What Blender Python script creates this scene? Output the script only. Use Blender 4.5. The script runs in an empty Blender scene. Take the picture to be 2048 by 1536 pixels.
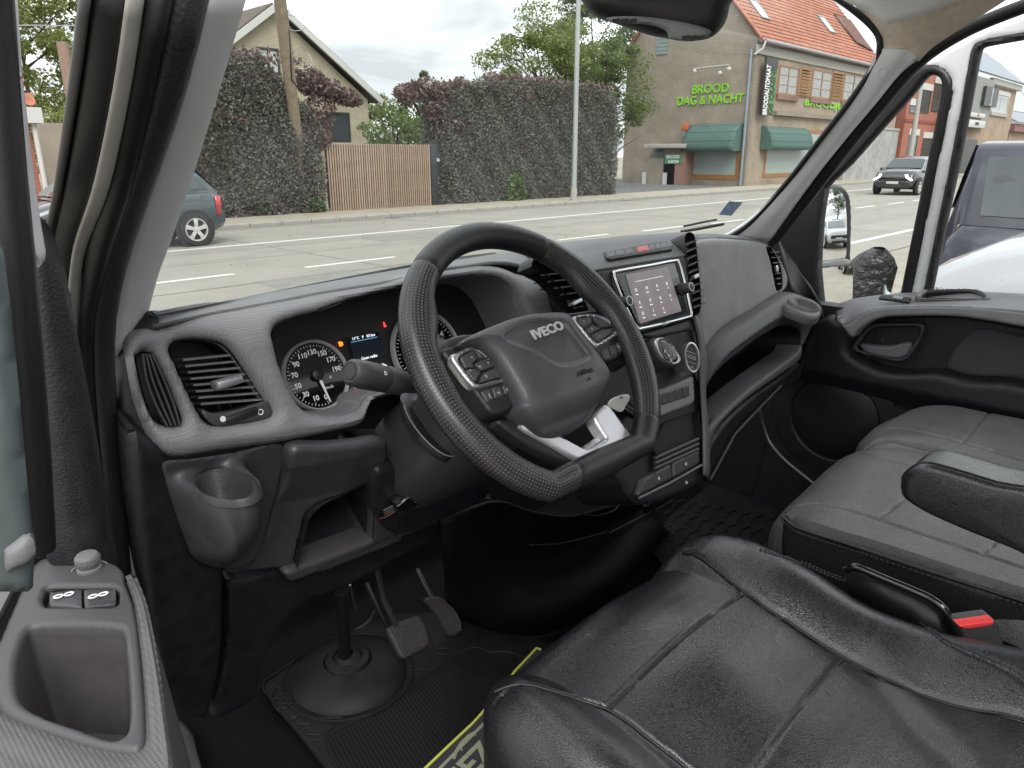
import bpy, bmesh, math, random
import numpy as np
from mathutils import Vector, Matrix, noise
random.seed(7)
SC = bpy.context.scene
COL = SC.collection
R = math.radians
V = Vector

# ------------------------------------------------------------------ camera
EYE = V((0, 0, 1.78)); YAW = R(45.8); PITCH = R(17.47); FPX = 1455.0
cd = bpy.data.cameras.new('camera'); cam = bpy.data.objects.new('camera', cd); COL.objects.link(cam)
cam.location = EYE; cam.rotation_euler = (R(90) - PITCH, 0, -YAW)
cd.sensor_fit = 'HORIZONTAL'; cd.sensor_width = 36; cd.lens = FPX / 2048 * 36
cd.clip_start = 0.02; cd.clip_end = 2000
SC.camera = cam
# ------------------------------------------------------------------ light
SUN_EL, SUN_AZ = R(48), R(215)           # azimuth clockwise from +Y: behind the photographer, to the left
sd = bpy.data.lights.new('sun', 'SUN'); so = bpy.data.objects.new('sun', sd); COL.objects.link(so)
sd.energy = 1.5; sd.angle = R(40); sd.color = (1, .96, .9)
so.rotation_euler = (R(90) - SUN_EL, 0, R(180) - SUN_AZ); so.location = (-20, -20, 40)
w = bpy.data.worlds.new('World'); SC.world = w; w.use_nodes = True
nt = w.node_tree; N = nt.nodes; Lk = nt.links
bg = N['Background']; bg.inputs[1].default_value = 0.1
sk = N.new('ShaderNodeTexSky'); sk.sky_type = 'NISHITA'; sk.sun_disc = False
sk.sun_elevation = SUN_EL; sk.sun_rotation = SUN_AZ; sk.dust_density = 2
tc = N.new('ShaderNodeTexCoord'); sep = N.new('ShaderNodeSeparateXYZ'); Lk.new(tc.outputs['Generated'], sep.inputs[0])
def wm(op, a, b):
    n = N.new('ShaderNodeMath'); n.operation = op
    for i, x in enumerate((a, b)):
        if x is None: continue
        if isinstance(x, (int, float)): n.inputs[i].default_value = x
        else: Lk.new(x, n.inputs[i])
    return n.outputs[0]
zz = wm('ADD', wm('MAXIMUM', sep.outputs[2], 0.0), 0.14)
cmb = N.new('ShaderNodeCombineXYZ')
Lk.new(wm('DIVIDE', sep.outputs[0], zz), cmb.inputs[0]); Lk.new(wm('DIVIDE', sep.outputs[1], zz), cmb.inputs[1])
nz = N.new('ShaderNodeTexNoise'); nz.inputs['Scale'].default_value = 1.05; nz.inputs['Detail'].default_value = 7; nz.inputs['Roughness'].default_value = .55
nz.inputs['Distortion'].default_value = .35
Lk.new(cmb.outputs[0], nz.inputs['Vector'])
cr = N.new('ShaderNodeValToRGB'); Lk.new(nz.outputs[0], cr.inputs[0])
e = cr.color_ramp.elements
e[0].position = .34; e[0].color = (4.0, 4.15, 4.3, 1); e[1].position = .63; e[1].color = (12.0, 12.1, 12.1, 1)
el = cr.color_ramp.elements.new(.49); el.color = (5.6, 5.75, 5.85, 1)
mx = N.new('ShaderNodeMix'); mx.data_type = 'RGBA'; mx.inputs[0].default_value = .93
# an overcast sky is brighter overhead than at the horizon
vm = N.new('ShaderNodeVectorMath'); vm.operation = 'SCALE'; Lk.new(cr.outputs[0], vm.inputs[0]); Lk.new(wm('ADD', wm('MULTIPLY', wm('MAXIMUM', sep.outputs[2], 0.0), 0.7), 0.9), vm.inputs[3])
Lk.new(sk.outputs[0], mx.inputs[6]); Lk.new(vm.outputs[0], mx.inputs[7]); Lk.new(mx.outputs[2], bg.inputs[0])
SC.view_settings.view_transform = 'Standard'; SC.view_settings.look = 'None'
SC.view_settings.exposure = 1.15; SC.view_settings.gamma = 1
SC.render.engine = 'CYCLES'
cy = SC.cycles; cy.use_denoising = True; cy.max_bounces = 10; cy.diffuse_bounces = 5; cy.transparent_max_bounces = 24
try: cy.denoiser = 'OPENIMAGEDENOISE'
except Exception: pass
cy.denoising_input_passes = 'RGB_ALBEDO_NORMAL'; cy.denoising_prefilter = 'ACCURATE'; cy.sample_clamp_indirect = 6; cy.caustics_reflective = False; cy.caustics_refractive = False

# ------------------------------------------------------------------ geometry library
_f = V((math.sin(YAW) * math.cos(PITCH), math.cos(YAW) * math.cos(PITCH), -math.sin(PITCH)))
_r = V((math.cos(YAW), -math.sin(YAW), 0)); _u = _r.cross(_f)
def ray(x, y): return _r * ((x - 1024) / FPX) - _u * ((y - 768) / FPX) + _f
def at(x, y, X=None, Y=None, Z=None, D=None):
    """point of the place seen at photo pixel x,y on the given plane"""
    d = ray(x, y)
    t = X / d.x if X is not None else Y / d.y if Y is not None else (Z - EYE.z) / d.z if Z is not None else D / d.length
    return EYE + d * t
class Fr:
    """a working plane: origin, two axes, and the normal that faces the viewer of that surface"""
    def __init__(s, o, ex, ey):
        s.o = V(o); s.ex = V(ex).normalized(); s.n = s.ex.cross(V(ey)).normalized(); s.ey = s.n.cross(s.ex)
    def P(s, u, v, h=0.): return s.o + s.ex * u + s.ey * v + s.n * h
    def px(s, x, y, h=0.):
        d = ray(x, y); o = s.o + s.n * h
        p = EYE + d * ((o - EYE).dot(s.n) / d.dot(s.n)) - s.o
        return (p.dot(s.ex), p.dot(s.ey))
    def pxs(s, pts, h=0.): return [s.px(a, b, h) for a, b in pts]
    def at(s, x, y, h=0.): u, v = s.px(x, y, h); return s.P(u, v, h)
    def off(s, u=0, v=0, h=0, rot=0):
        c, q = math.cos(rot), math.sin(rot)
        return Fr(s.P(u, v, h), s.ex * c + s.ey * q, s.ey * c - s.ex * q)
def spl(pts, k=6, closed=True):
    P = np.array(pts, float); n = len(P); out = []
    for i in range(n if closed else n - 1):
        g = (lambda j: P[j % n]) if closed else (lambda j: P[min(max(j, 0), n - 1)])
        a, b, c, d = g(i - 1), g(i), g(i + 1), g(i + 2)
        for j in range(k):
            t = j / k
            out.append(.5 * (2 * b + (c - a) * t + (2 * a - 5 * b + 4 * c - d) * t * t + (3 * b - a - 3 * c + d) * t ** 3))
    if not closed: out.append(P[-1])
    return [tuple(p) for p in out]
def rnd(pts, r, k=5):
    """polygon with rounded corners"""
    n = len(pts); out = []
    for i in range(n):
        p = V(pts[i]).to_2d(); a = V(pts[i - 1]).to_2d() - p; b = V(pts[(i + 1) % n]).to_2d() - p
        rr = min(r, a.length * .45, b.length * .45)
        A = p + a.normalized() * rr; B = p + b.normalized() * rr
        for j in range(k + 1):
            t = j / k; q = A * (1 - t) ** 2 + p * 2 * t * (1 - t) + B * t * t; out.append((q.x, q.y))
    return out
def sdf(P, poly):
    A = np.array(poly, float); B = np.roll(A, -1, 0); res = np.full(len(P), 1e9); ins = np.zeros(len(P), bool)
    for a, b in zip(A, B):
        ab = b - a; ap = P - a; l = ab @ ab
        if l < 1e-16: continue
        t = np.clip(ap @ ab / l, 0, 1); d = ap - t[:, None] * ab
        res = np.minimum(res, (d * d).sum(1))
        c = (a[1] > P[:, 1]) != (b[1] > P[:, 1])
        if c.any():
            xi = a[0] + (P[:, 1] - a[1]) / (b[1] - a[1] + 1e-30) * ab[0]; ins ^= c & (P[:, 0] < xi)
    d = np.sqrt(res); return np.where(ins, d, -d)
def pdist(P, line):
    A = np.array(line, float); res = np.full(len(P), 1e9)
    for a, b in zip(A[:-1], A[1:]):
        ab = b - a; ap = P - a; t = np.clip(ap @ ab / max(ab @ ab, 1e-16), 0, 1); d = ap - t[:, None] * ab
        res = np.minimum(res, (d * d).sum(1))
    return np.sqrt(res)
def link(name, bm, m, parent=None, sharp=35, smooth=True, label=None):
    me = bpy.data.meshes.new(name); bm.normal_update(); bm.to_mesh(me); bm.free()
    return linkme(name, me, m, parent, sharp, smooth, label)
def linkme(name, me, m, parent=None, sharp=35, smooth=True, label=None):
    if m is not None and not me.materials:
        for x in (m if isinstance(m, (list, tuple)) else [m]): me.materials.append(x)
    if smooth and len(me.polygons):
        me.polygons.foreach_set('use_smooth', [True] * len(me.polygons))
        if sharp: me.set_sharp_from_angle(angle=R(sharp))
    o = bpy.data.objects.new(name, me); COL.objects.link(o)
    if parent is not None: adopt(o, parent)
    if label: o['label'] = label
    return o
def adopt(o, parent):
    # things are only translated (to their base); mesh coordinates are world coordinates
    o.parent = parent
    if parent.parent is None: o.matrix_parent_inverse = Matrix.Translation(-parent.location)
def tag(o, label=None, cat=None, group=None, kind=None):
    for k, v in (('label', label), ('category', cat), ('group', group), ('kind', kind)):
        if v: o[k] = v
    return o
def thing(name, label, cat, loc=(0, 0, 0), group=None):
    o = bpy.data.objects.new(name, None); COL.objects.link(o); o.location = loc; o.empty_display_size = .1
    return tag(o, label, cat, group)
def copy_thing(t, delta=None, M=None):
    """a thing with copies of its parts and sub-parts; delta moves it, M turns it about its base"""
    r = t.copy(); COL.objects.link(r)
    if delta is not None: r.location = t.location + V(delta)
    if M is not None: r.rotation_euler = (0, 0, M)
    for c in list(t.children):
        d = c.copy(); COL.objects.link(d); d.parent = r
        for g in list(c.children):
            h = g.copy(); COL.objects.link(h); h.parent = d
    return r
def panel_bm(fr, outline, holes=(), h=0., bev=.004, depth=.02, res=.004, grooves=(), bm=None, hbev=None, back=False):
    """moulded panel: outline with holes on plane fr, height h(u,v,d) above it, rounded rims, side walls"""
    A = np.array(outline, float); lo = A.min(0) - res * 1.5; hi = A.max(0) + res * 1.5
    nu = max(3, int(math.ceil((hi[0] - lo[0]) / res))); nv = max(3, int(math.ceil((hi[1] - lo[1]) / res)))
    U, W = np.meshgrid(np.linspace(lo[0], hi[0], nu + 1), np.linspace(lo[1], hi[1], nv + 1), indexing='ij')
    P = np.stack([U.ravel(), W.ravel()], 1)
    def D(Q):
        d = sdf(Q, outline)
        for q in holes: d = np.minimum(d, -sdf(Q, q))
        return d
    d = D(P); idx = np.arange(len(P)).reshape(nu + 1, nv + 1)
    quads = np.stack([idx[:-1, :-1], idx[1:, :-1], idx[1:, 1:], idx[:-1, 1:]], -1).reshape(-1, 4)
    keep = d[quads].mean(1) > 0; quads = quads[keep]
    cnt = np.bincount(quads.ravel(), minlength=len(P)); used = cnt > 0; bnd = used & (cnt < 4)
    bi = np.where(bnd)[0]; e = res * .05
    for _ in range(3):
        Q = P[bi]; dq = D(Q)
        g = np.stack([D(Q + [e, 0]) - D(Q - [e, 0]), D(Q + [0, e]) - D(Q - [0, e])], 1) / (2 * e)
        g /= np.maximum(np.linalg.norm(g, axis=1), .5)[:, None]
        P[bi] = Q - np.clip(dq, -1.2 * res, 1.2 * res)[:, None] * g
    d = np.maximum(D(P), 0); d[bi] = 0
    if callable(h): H = np.asarray(h(P[:, 0], P[:, 1], d), float) * np.ones(len(P))
    else: H = np.full(len(P), float(h))
    if bev > 0:
        q = np.clip(bev - d, 0, bev); H = H - (bev - np.sqrt(np.maximum(bev * bev - q * q, 0)))
    for line, wd, dp in grooves: H = H - dp * np.exp(-(pdist(P, line) / wd) ** 2)
    bm = bm or bmesh.new(); vs = {}
    for i in np.where(used)[0]: vs[i] = bm.verts.new(fr.P(P[i, 0], P[i, 1], H[i]))
    fs = []
    for q in quads:
        try: fs.append(bm.faces.new([vs[i] for i in q]))
        except ValueError: pass
    if depth > 0:
        inv = {vs[i]: i for i in bi}; low = {}
        ed = [x for x in {e for f in fs for e in f.edges} if len(x.link_faces) == 1]
        for x in ed:
            f = x.link_faces[0]; a, b = x.verts
            lp = [l for l in f.loops if l.edge == x][0]; a, b = lp.vert, lp.link_loop_next.vert
            for k in (a, b):
                if k not in low:
                    i = inv.get(k)
                    low[k] = bm.verts.new(k.co - fr.n * depth)
            try: bm.faces.new([b, a, low[a], low[b]])
            except ValueError: pass
        if back and not holes:
            pass
    return bm
def panel(name, fr, outline, m, parent=None, label=None, sharp=50, **k):
    return link(name, panel_bm(fr, outline, **k), m, parent, sharp, label=label)
def box_bm(fr, u0, u1, v0, v1, h0, h1, bev=0., seg=2, bm=None):
    bm = bm or bmesh.new()
    c = [bm.verts.new(fr.P(u, v, h)) for h in (h0, h1) for u, v in ((u0, v0), (u1, v0), (u1, v1), (u0, v1))]
    fs = [bm.faces.new([c[i] for i in q]) for q in ((3, 2, 1, 0), (4, 5, 6, 7), (0, 1, 5, 4), (1, 2, 6, 5), (2, 3, 7, 6), (3, 0, 4, 7))]
    if bev:
        es = list({e for f in fs for e in f.edges})
        bmesh.ops.bevel(bm, geom=es, offset=min(bev, abs(u1 - u0) * .45, abs(v1 - v0) * .45, abs(h1 - h0) * .45), segments=seg, affect='EDGES', profile=.5)
    return bm
def box(name, fr, u0, u1, v0, v1, h0, h1, m, parent=None, bev=0., label=None, seg=2):
    return link(name, box_bm(fr, u0, u1, v0, v1, h0, h1, bev, seg), m, parent, 40, label=label)
WF = Fr((0, 0, 0), (1, 0, 0), (0, 1, 0))     # plan frame: u=x v=y h=z
def wbox(name, x0, x1, y0, y1, z0, z1, m, parent=None, bev=0., label=None):
    return box(name, WF, x0, x1, y0, y1, z0, z1, m, parent, bev, label)
def prism_bm(fr, poly, h0, h1, bev=0., bm=None, seg=2):
    bm = bm or bmesh.new()
    a = [bm.verts.new(fr.P(u, v, h0)) for u, v in poly]; b = [bm.verts.new(fr.P(u, v, h1)) for u, v in poly]
    n = len(poly); area = sum(poly[i][0] * poly[(i + 1) % n][1] - poly[(i + 1) % n][0] * poly[i][1] for i in range(n))
    if (area > 0) != (h1 > h0): a.reverse(); b.reverse()
    top = bm.faces.new(b); bm.faces.new(a[::-1])
    for i in range(n): bm.faces.new([a[i], a[(i + 1) % n], b[(i + 1) % n], b[i]])
    if bev: bmesh.ops.bevel(bm, geom=list(top.edges), offset=bev, segments=seg, affect='EDGES', profile=.5)
    return bm
def prism(name, fr, poly, h0, h1, m, parent=None, bev=0., label=None, sharp=40):
    return link(name, prism_bm(fr, poly, h0, h1, bev), m, parent, sharp, label=label)
def tube_bm(pts, rad, n=10, bm=None, closed=False, cap=True, flat=1.):
    bm = bm or bmesh.new(); pts = [V(p) for p in pts]; k = len(pts); rings = []; up = None
    for i, p in enumerate(pts):
        t = (pts[(i + 1) % k] - pts[i - 1]) if closed else (pts[min(i + 1, k - 1)] - pts[max(i - 1, 0)])
        t.normalize()
        if up is None: up = t.orthogonal().normalized()
        up = (up - t * up.dot(t)).normalized(); s = t.cross(up)
        r = rad[i] if isinstance(rad, (list, tuple)) else rad
        rings.append([bm.verts.new(p + up * (r * math.cos(2 * math.pi * j / n)) + s * (r * flat * math.sin(2 * math.pi * j / n))) for j in range(n)])
    for i in range(k if closed else k - 1):
        a, b = rings[i], rings[(i + 1) % k]
        for j in range(n): bm.faces.new([a[j], a[(j + 1) % n], b[(j + 1) % n], b[j]])
    if cap and not closed: bm.faces.new(rings[0][::-1]); bm.faces.new(rings[-1])
    return bm
def tube(name, pts, rad, m, parent=None, n=10, closed=False, label=None, flat=1.):
    return link(name, tube_bm(pts, rad, n, None, closed, True, flat), m, parent, 50, label=label)
def lathe_bm(fr, prof, n=32, su=1., sv=1., bm=None, capb=True):
    """prof: list of (radius, height) turned about the frame's normal"""
    bm = bm or bmesh.new(); rings = []
    for r, h in prof:
        rings.append([bm.verts.new(fr.P(max(r, 1e-5) * su * math.cos(2 * math.pi * j / n), max(r, 1e-5) * sv * math.sin(2 * math.pi * j / n), h)) for j in range(n)])
    for a, b in zip(rings, rings[1:]):
        for j in range(n): bm.faces.new([a[j], a[(j + 1) % n], b[(j + 1) % n], b[j]])
    if capb: bm.faces.new(rings[0][::-1]); bm.faces.new(rings[-1])
    return bm
def lathe(name, fr, prof, m, parent=None, n=32, su=1., sv=1., label=None, capb=True):
    return link(name, lathe_bm(fr, prof, n, su, sv, None, capb), m, parent, 40, label=label)
def sheet_bm(rows, bm=None, close_u=False):
    bm = bm or bmesh.new(); G = [[bm.verts.new(V(p)) for p in r] for r in rows]
    for a, b in zip(G, G[1:]):
        m = len(a)
        for j in range(m if close_u else m - 1): bm.faces.new([a[j], a[(j + 1) % m], b[(j + 1) % m], b[j]])
    return bm
def sheet(name, rows, m, parent=None, solid=0., sub=0, label=None, sharp=50, off=-1):
    o = link(name, sheet_bm(rows), m, parent, sharp, label=label)
    if sub:
        s = o.modifiers.new('sub', 'SUBSURF'); s.levels = s.render_levels = sub
    if solid:
        s = o.modifiers.new('solid', 'SOLIDIFY'); s.thickness = solid; s.offset = off
    return o
def loft_rows(curves, n=24, k=6):
    """curves: each a list of 3-D points along one edge; resampled to n points and splined across"""
    rs = []
    for c in curves:
        c = np.array([tuple(p) for p in spl([tuple(p) for p in c], 8, False)])
        s = np.r_[0, np.cumsum(np.linalg.norm(np.diff(c, axis=0), axis=1))]; t = np.linspace(0, s[-1], n)
        rs.append(np.stack([np.interp(t, s, c[:, i]) for i in range(3)], 1))
    rs = np.array(rs)
    cols = [spl([tuple(p) for p in rs[:, j]], k, False) for j in range(n)]
    return [[cols[j][i] for j in range(n)] for i in range(len(cols[0]))]
def text(name, fr, s, size, m, parent=None, u=0, v=0, h=0., thick=.0004, align='CENTER', sx=1., shear=0., bold=0.):
    c = bpy.data.curves.new(name, 'FONT'); c.body = s; c.size = size; c.align_x = align; c.align_y = 'CENTER'; c.extrude = thick / 2; c.shear = shear; c.offset = bold * size
    c.resolution_u = 3
    o = bpy.data.objects.new(name, c); me = o.to_mesh().copy(); bpy.data.objects.remove(o); bpy.data.curves.remove(c)
    for vv in me.vertices: vv.co = fr.P(u + vv.co.x * sx, v + vv.co.y, h + vv.co.z)
    me.name = name
    return linkme(name, me, m, parent, smooth=False)
# ------------------------------------------------------------------ materials
def mat(name, col=(.5, .5, .5), rough=.5, metal=0., spec=.5, bump=None, mottle=0., mscale=6., emit=None, coat=0., rvar=0., uv=False, trans=0.):
    """bump: list of (kind, scale per metre, strength, distance)"""
    m = bpy.data.materials.new(name); m.use_nodes = True; nt = m.node_tree; N = nt.nodes; L = nt.links
    b = N['Principled BSDF']; b.inputs['Base Color'].default_value = (*col, 1); b.inputs['Roughness'].default_value = rough
    b.inputs['Metallic'].default_value = metal; b.inputs['Specular IOR Level'].default_value = spec; b.inputs['Coat Weight'].default_value = coat
    if coat: b.inputs['Coat Roughness'].default_value = .04
    tc = N.new('ShaderNodeTexCoord'); co = tc.outputs['UV' if uv else 'Object']
    if mottle or rvar:
        nz = N.new('ShaderNodeTexNoise'); nz.inputs['Scale'].default_value = mscale; nz.inputs['Detail'].default_value = 6; nz.inputs['Roughness'].default_value = .65
        L.new(tc.outputs['Object'], nz.inputs['Vector'])
        if mottle:
            r = N.new('ShaderNodeMapRange'); r.inputs['From Min'].default_value = .3; r.inputs['From Max'].default_value = .7
            r.inputs['To Min'].default_value = 1 - mottle; r.inputs['To Max'].default_value = 1 + mottle; L.new(nz.outputs[0], r.inputs[0])
            x = N.new('ShaderNodeMix'); x.data_type = 'RGBA'; x.blend_type = 'MULTIPLY'; x.inputs[0].default_value = 1; x.inputs[6].default_value = (*col, 1)
            L.new(r.outputs[0], x.inputs[7]); L.new(x.outputs[2], b.inputs['Base Color'])
        if rvar:
            r = N.new('ShaderNodeMapRange'); r.inputs['From Min'].default_value = .3; r.inputs['From Max'].default_value = .7
            r.inputs['To Min'].default_value = max(0, rough - rvar); r.inputs['To Max'].default_value = min(1, rough + rvar); L.new(nz.outputs[0], r.inputs[0]); L.new(r.outputs[0], b.inputs['Roughness'])
    nrm = None; crease = None
    for kind, sc, st, di in (bump or []):
        if kind in ('leather', 'dots', 'cells'):
            t = N.new('ShaderNodeTexVoronoi'); t.inputs['Scale'].default_value = sc
            t.inputs['Randomness'].default_value = 0 if kind == 'dots' else 1
            if kind == 'leather': t.feature = 'DISTANCE_TO_EDGE'
            L.new(co, t.inputs['Vector']); h = t.outputs['Distance']
            if kind in ('leather', 'dots'):      # grain shading put into the colour; leather creases also hold dirt and pigment
                cm = N.new('ShaderNodeMapRange'); cm.inputs['From Max'].default_value = .3 if kind == 'leather' else .5; cm.inputs['To Min'].default_value = .45 if kind == 'leather' else 1.15; cm.inputs['To Max'].default_value = 1.25 if kind == 'leather' else .8; L.new(h, cm.inputs[0]); crease = cm.outputs[0]
            if kind == 'leather':
                r = N.new('ShaderNodeMapRange'); r.interpolation_type = 'SMOOTHSTEP'; r.inputs['From Max'].default_value = .28; L.new(h, r.inputs[0]); h = r.outputs[0]
        elif kind == 'wave':
            t = N.new('ShaderNodeTexWave'); t.inputs['Scale'].default_value = sc; t.inputs['Distortion'].default_value = 1; L.new(co, t.inputs['Vector']); h = t.outputs[1]
        else:
            t = N.new('ShaderNodeTexNoise'); t.inputs['Scale'].default_value = sc; t.inputs['Detail'].default_value = 3; L.new(co, t.inputs['Vector']); h = t.outputs[0]
        bp = N.new('ShaderNodeBump'); bp.inputs['Strength'].default_value = st; bp.inputs['Distance'].default_value = di
        L.new(h, bp.inputs['Height'])
        if nrm: L.new(nrm, bp.inputs['Normal'])
        nrm = bp.outputs[0]
    if nrm: L.new(nrm, b.inputs['Normal'])
    if crease is not None:
        cx = N.new('ShaderNodeMix'); cx.data_type = 'RGBA'; cx.blend_type = 'MULTIPLY'; cx.inputs[0].default_value = 1; cx.inputs[6].default_value = (*col, 1)
        if b.inputs['Base Color'].is_linked: L.new(b.inputs['Base Color'].links[0].from_socket, cx.inputs[6])
        L.new(crease, cx.inputs[7]); L.new(cx.outputs[2], b.inputs['Base Color'])
    if emit: b.inputs['Emission Color'].default_value = (*emit[0], 1); b.inputs['Emission Strength'].default_value = emit[1]
    if trans: b.inputs['Transmission Weight'].default_value = trans
    return m
def glass_mat(name, tint=(1, 1, 1), refl=1.0, dirt=0.0, ior=1.45):
    m = bpy.data.materials.new(name); m.use_nodes = True; nt = m.node_tree; N = nt.nodes; L = nt.links
    for n in list(N):
        if n.type == 'BSDF_PRINCIPLED': N.remove(n)
    out = N['Material Output']; t = N.new('ShaderNodeBsdfTransparent'); t.inputs[0].default_value = (*tint, 1)
    g = N.new('ShaderNodeBsdfGlossy'); g.inputs['Roughness'].default_value = .01
    fr = N.new('ShaderNodeFresnel'); fr.inputs[0].default_value = ior
    mu = N.new('ShaderNodeMath'); mu.operation = 'MULTIPLY'; mu.inputs[1].default_value = refl; L.new(fr.outputs[0], mu.inputs[0])
    x = N.new('ShaderNodeMixShader'); L.new(mu.outputs[0], x.inputs[0]); L.new(t.outputs[0], x.inputs[1]); L.new(g.outputs[0], x.inputs[2])
    last = x.outputs[0]
    if dirt:
        d = N.new('ShaderNodeBsdfDiffuse'); d.inputs[0].default_value = (.75, .74, .7, 1)
        tc = N.new('ShaderNodeTexCoord'); v = N.new('ShaderNodeTexVoronoi'); v.inputs['Scale'].default_value = 42; L.new(tc.outputs['Object'], v.inputs['Vector'])
        n2 = N.new('ShaderNodeTexNoise'); n2.inputs['Scale'].default_value = 5; n2.inputs['Detail'].default_value = 8; L.new(tc.outputs['Object'], n2.inputs['Vector'])
        r = N.new('ShaderNodeMapRange'); r.inputs['From Min'].default_value = .11; r.inputs['From Max'].default_value = .03; r.inputs['To Min'].default_value = 0; r.inputs['To Max'].default_value = .8; L.new(v.outputs['Distance'], r.inputs[0])
        sp = N.new('ShaderNodeMapRange'); sp.inputs['From Min'].default_value = .46; sp.inputs['From Max'].default_value = .62; sp.inputs['To Max'].default_value = 1; L.new(n2.outputs[0], sp.inputs[0])
        a = N.new('ShaderNodeMath'); a.operation = 'MULTIPLY'; L.new(r.outputs[0], a.inputs[0]); L.new(sp.outputs[0], a.inputs[1])
        c = N.new('ShaderNodeMath'); c.operation = 'MULTIPLY_ADD'; c.inputs[1].default_value = dirt; L.new(n2.outputs[0], c.inputs[0]); L.new(a.outputs[0], c.inputs[2])
        y = N.new('ShaderNodeMixShader'); L.new(c.outputs[0], y.inputs[0]); L.new(last, y.inputs[1]); L.new(d.outputs[0], y.inputs[2]); last = y.outputs[0]
    L.new(last, out.inputs[0]); return m
GRAIN = ('noise', 900, .25, .0006)
M_BLACK = mat('black_plastic', (.009, .0092, .011), .5, bump=[GRAIN], rvar=.08)
M_BLACK2 = mat('black_grained_plastic', (.011, .0115, .0145), .48, bump=[('cells', 450, .4, .0008)], rvar=.12, mottle=.2, mscale=30)
M_GREY = mat('grey_dotted_plastic', (.215, .215, .228), .5, bump=[('dots', 400, 1.0, .0008)], mottle=.09, mscale=22, rvar=.06)
M_LGREY = mat('light_grey_plastic', (.22, .224, .232), .5, bump=[GRAIN], mottle=.08, mscale=9)
M_TOP = mat('dash_top_plastic', (.14, .142, .15), .55, bump=[GRAIN], mottle=.12, mscale=14)
M_CHAR = mat('charcoal_plastic', (.045, .045, .050), .42, bump=[('cells', 480, .28, .0007)], rvar=.09, mottle=.10, mscale=25)
M_PILLAR = mat('grey_pillar_trim', (.68, .675, .70), .6, bump=[GRAIN], mottle=.04)
M_HEAD = mat('headliner_board', (.85, .85, .84), .8, mottle=.04)
M_CLOTH = mat('beige_headliner_cloth', (.80, .69, .58), .95, bump=[('wave', 200, .4, .001), ('noise', 300, .5, .001)], mottle=.12, mscale=60)
M_RUB = mat('black_rubber', (.009, .009, .010), .42, bump=[GRAIN])
M_RUBT = mat('grained_rubber', (.018, .018, .02), .5, bump=[('cells', 300, .5, .001)])
M_WHITE = mat('white_paint', (.80, .81, .82), .3, coat=.5)
M_JAMB = mat('dusty_white_paint', (.36, .35, .33), .5, mottle=.12, mscale=30)
M_SILV = mat('silver_plastic', (.55, .56, .58), .32, metal=.85)
M_CHROME = mat('chrome', (.75, .76, .78), .15, metal=1)
M_GLOSS = mat('piano_black', (.006, .006, .007), .06, coat=.3)
M_LEATH = mat('black_leatherette', (.020, .020, .024), .27, spec=.8, bump=[('leather', 340, .24, .0007)], rvar=.05, mscale=8)
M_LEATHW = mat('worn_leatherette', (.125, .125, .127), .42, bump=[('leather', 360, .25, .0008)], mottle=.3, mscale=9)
M_LEATHS = mat('smooth_leather', (.014, .014, .015), .3, bump=[('leather', 700, .25, .0006)])
M_STITCH = mat('stitch_thread', (.03, .03, .032), .7)
M_PALE = mat('white_print', (.75, .75, .75), .5)
M_ICON = mat('grey_print', (.4, .4, .41), .5)
M_ICONL = mat('lit_white_print', (.8, .8, .8), .5, emit=((1, 1, 1), .45))
M_RED = mat('red_button', (.45, .03, .04), .4)
M_LRED = mat('lit_red', (.6, .02, .02), .4, emit=((1, .05, .06), .8))
M_LAMB = mat('lit_amber', (.6, .2, .02), .4, emit=((1, .25, .03), .7))
M_TAG = mat('white_key_tag', (.8, .8, .78), .5)
M_YEL = mat('yellow_green_piping', (.6, .62, .12), .6)
M_PRINTG = mat('grey_green_print', (.3, .32, .22), .7)
M_MAT = mat('rubber_mat', (.012, .012, .013), .55, spec=.25, bump=[GRAIN], mottle=.25, mscale=18, rvar=.1)
M_CARP = mat('black_floor_lining', (.003, .003, .0035), .65, spec=.15, bump=[('noise', 120, .5, .002)], mottle=.3, mscale=12)
M_STEEL = mat('worn_steel', (.2, .2, .2), .4, metal=.8)
M_PEDAL = mat('pedal_rubber', (.028, .026, .024), .6, mottle=.3, mscale=40)
M_GLASS = glass_mat('windscreen_glass', (.93, .97, .95), .8, dirt=.075)
M_SGLASS = glass_mat('side_glass', (.93, .96, .95), .5, dirt=.02)
M_MIRR = mat('mirror_silver', (.85, .87, .88), .01, metal=1)
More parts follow.
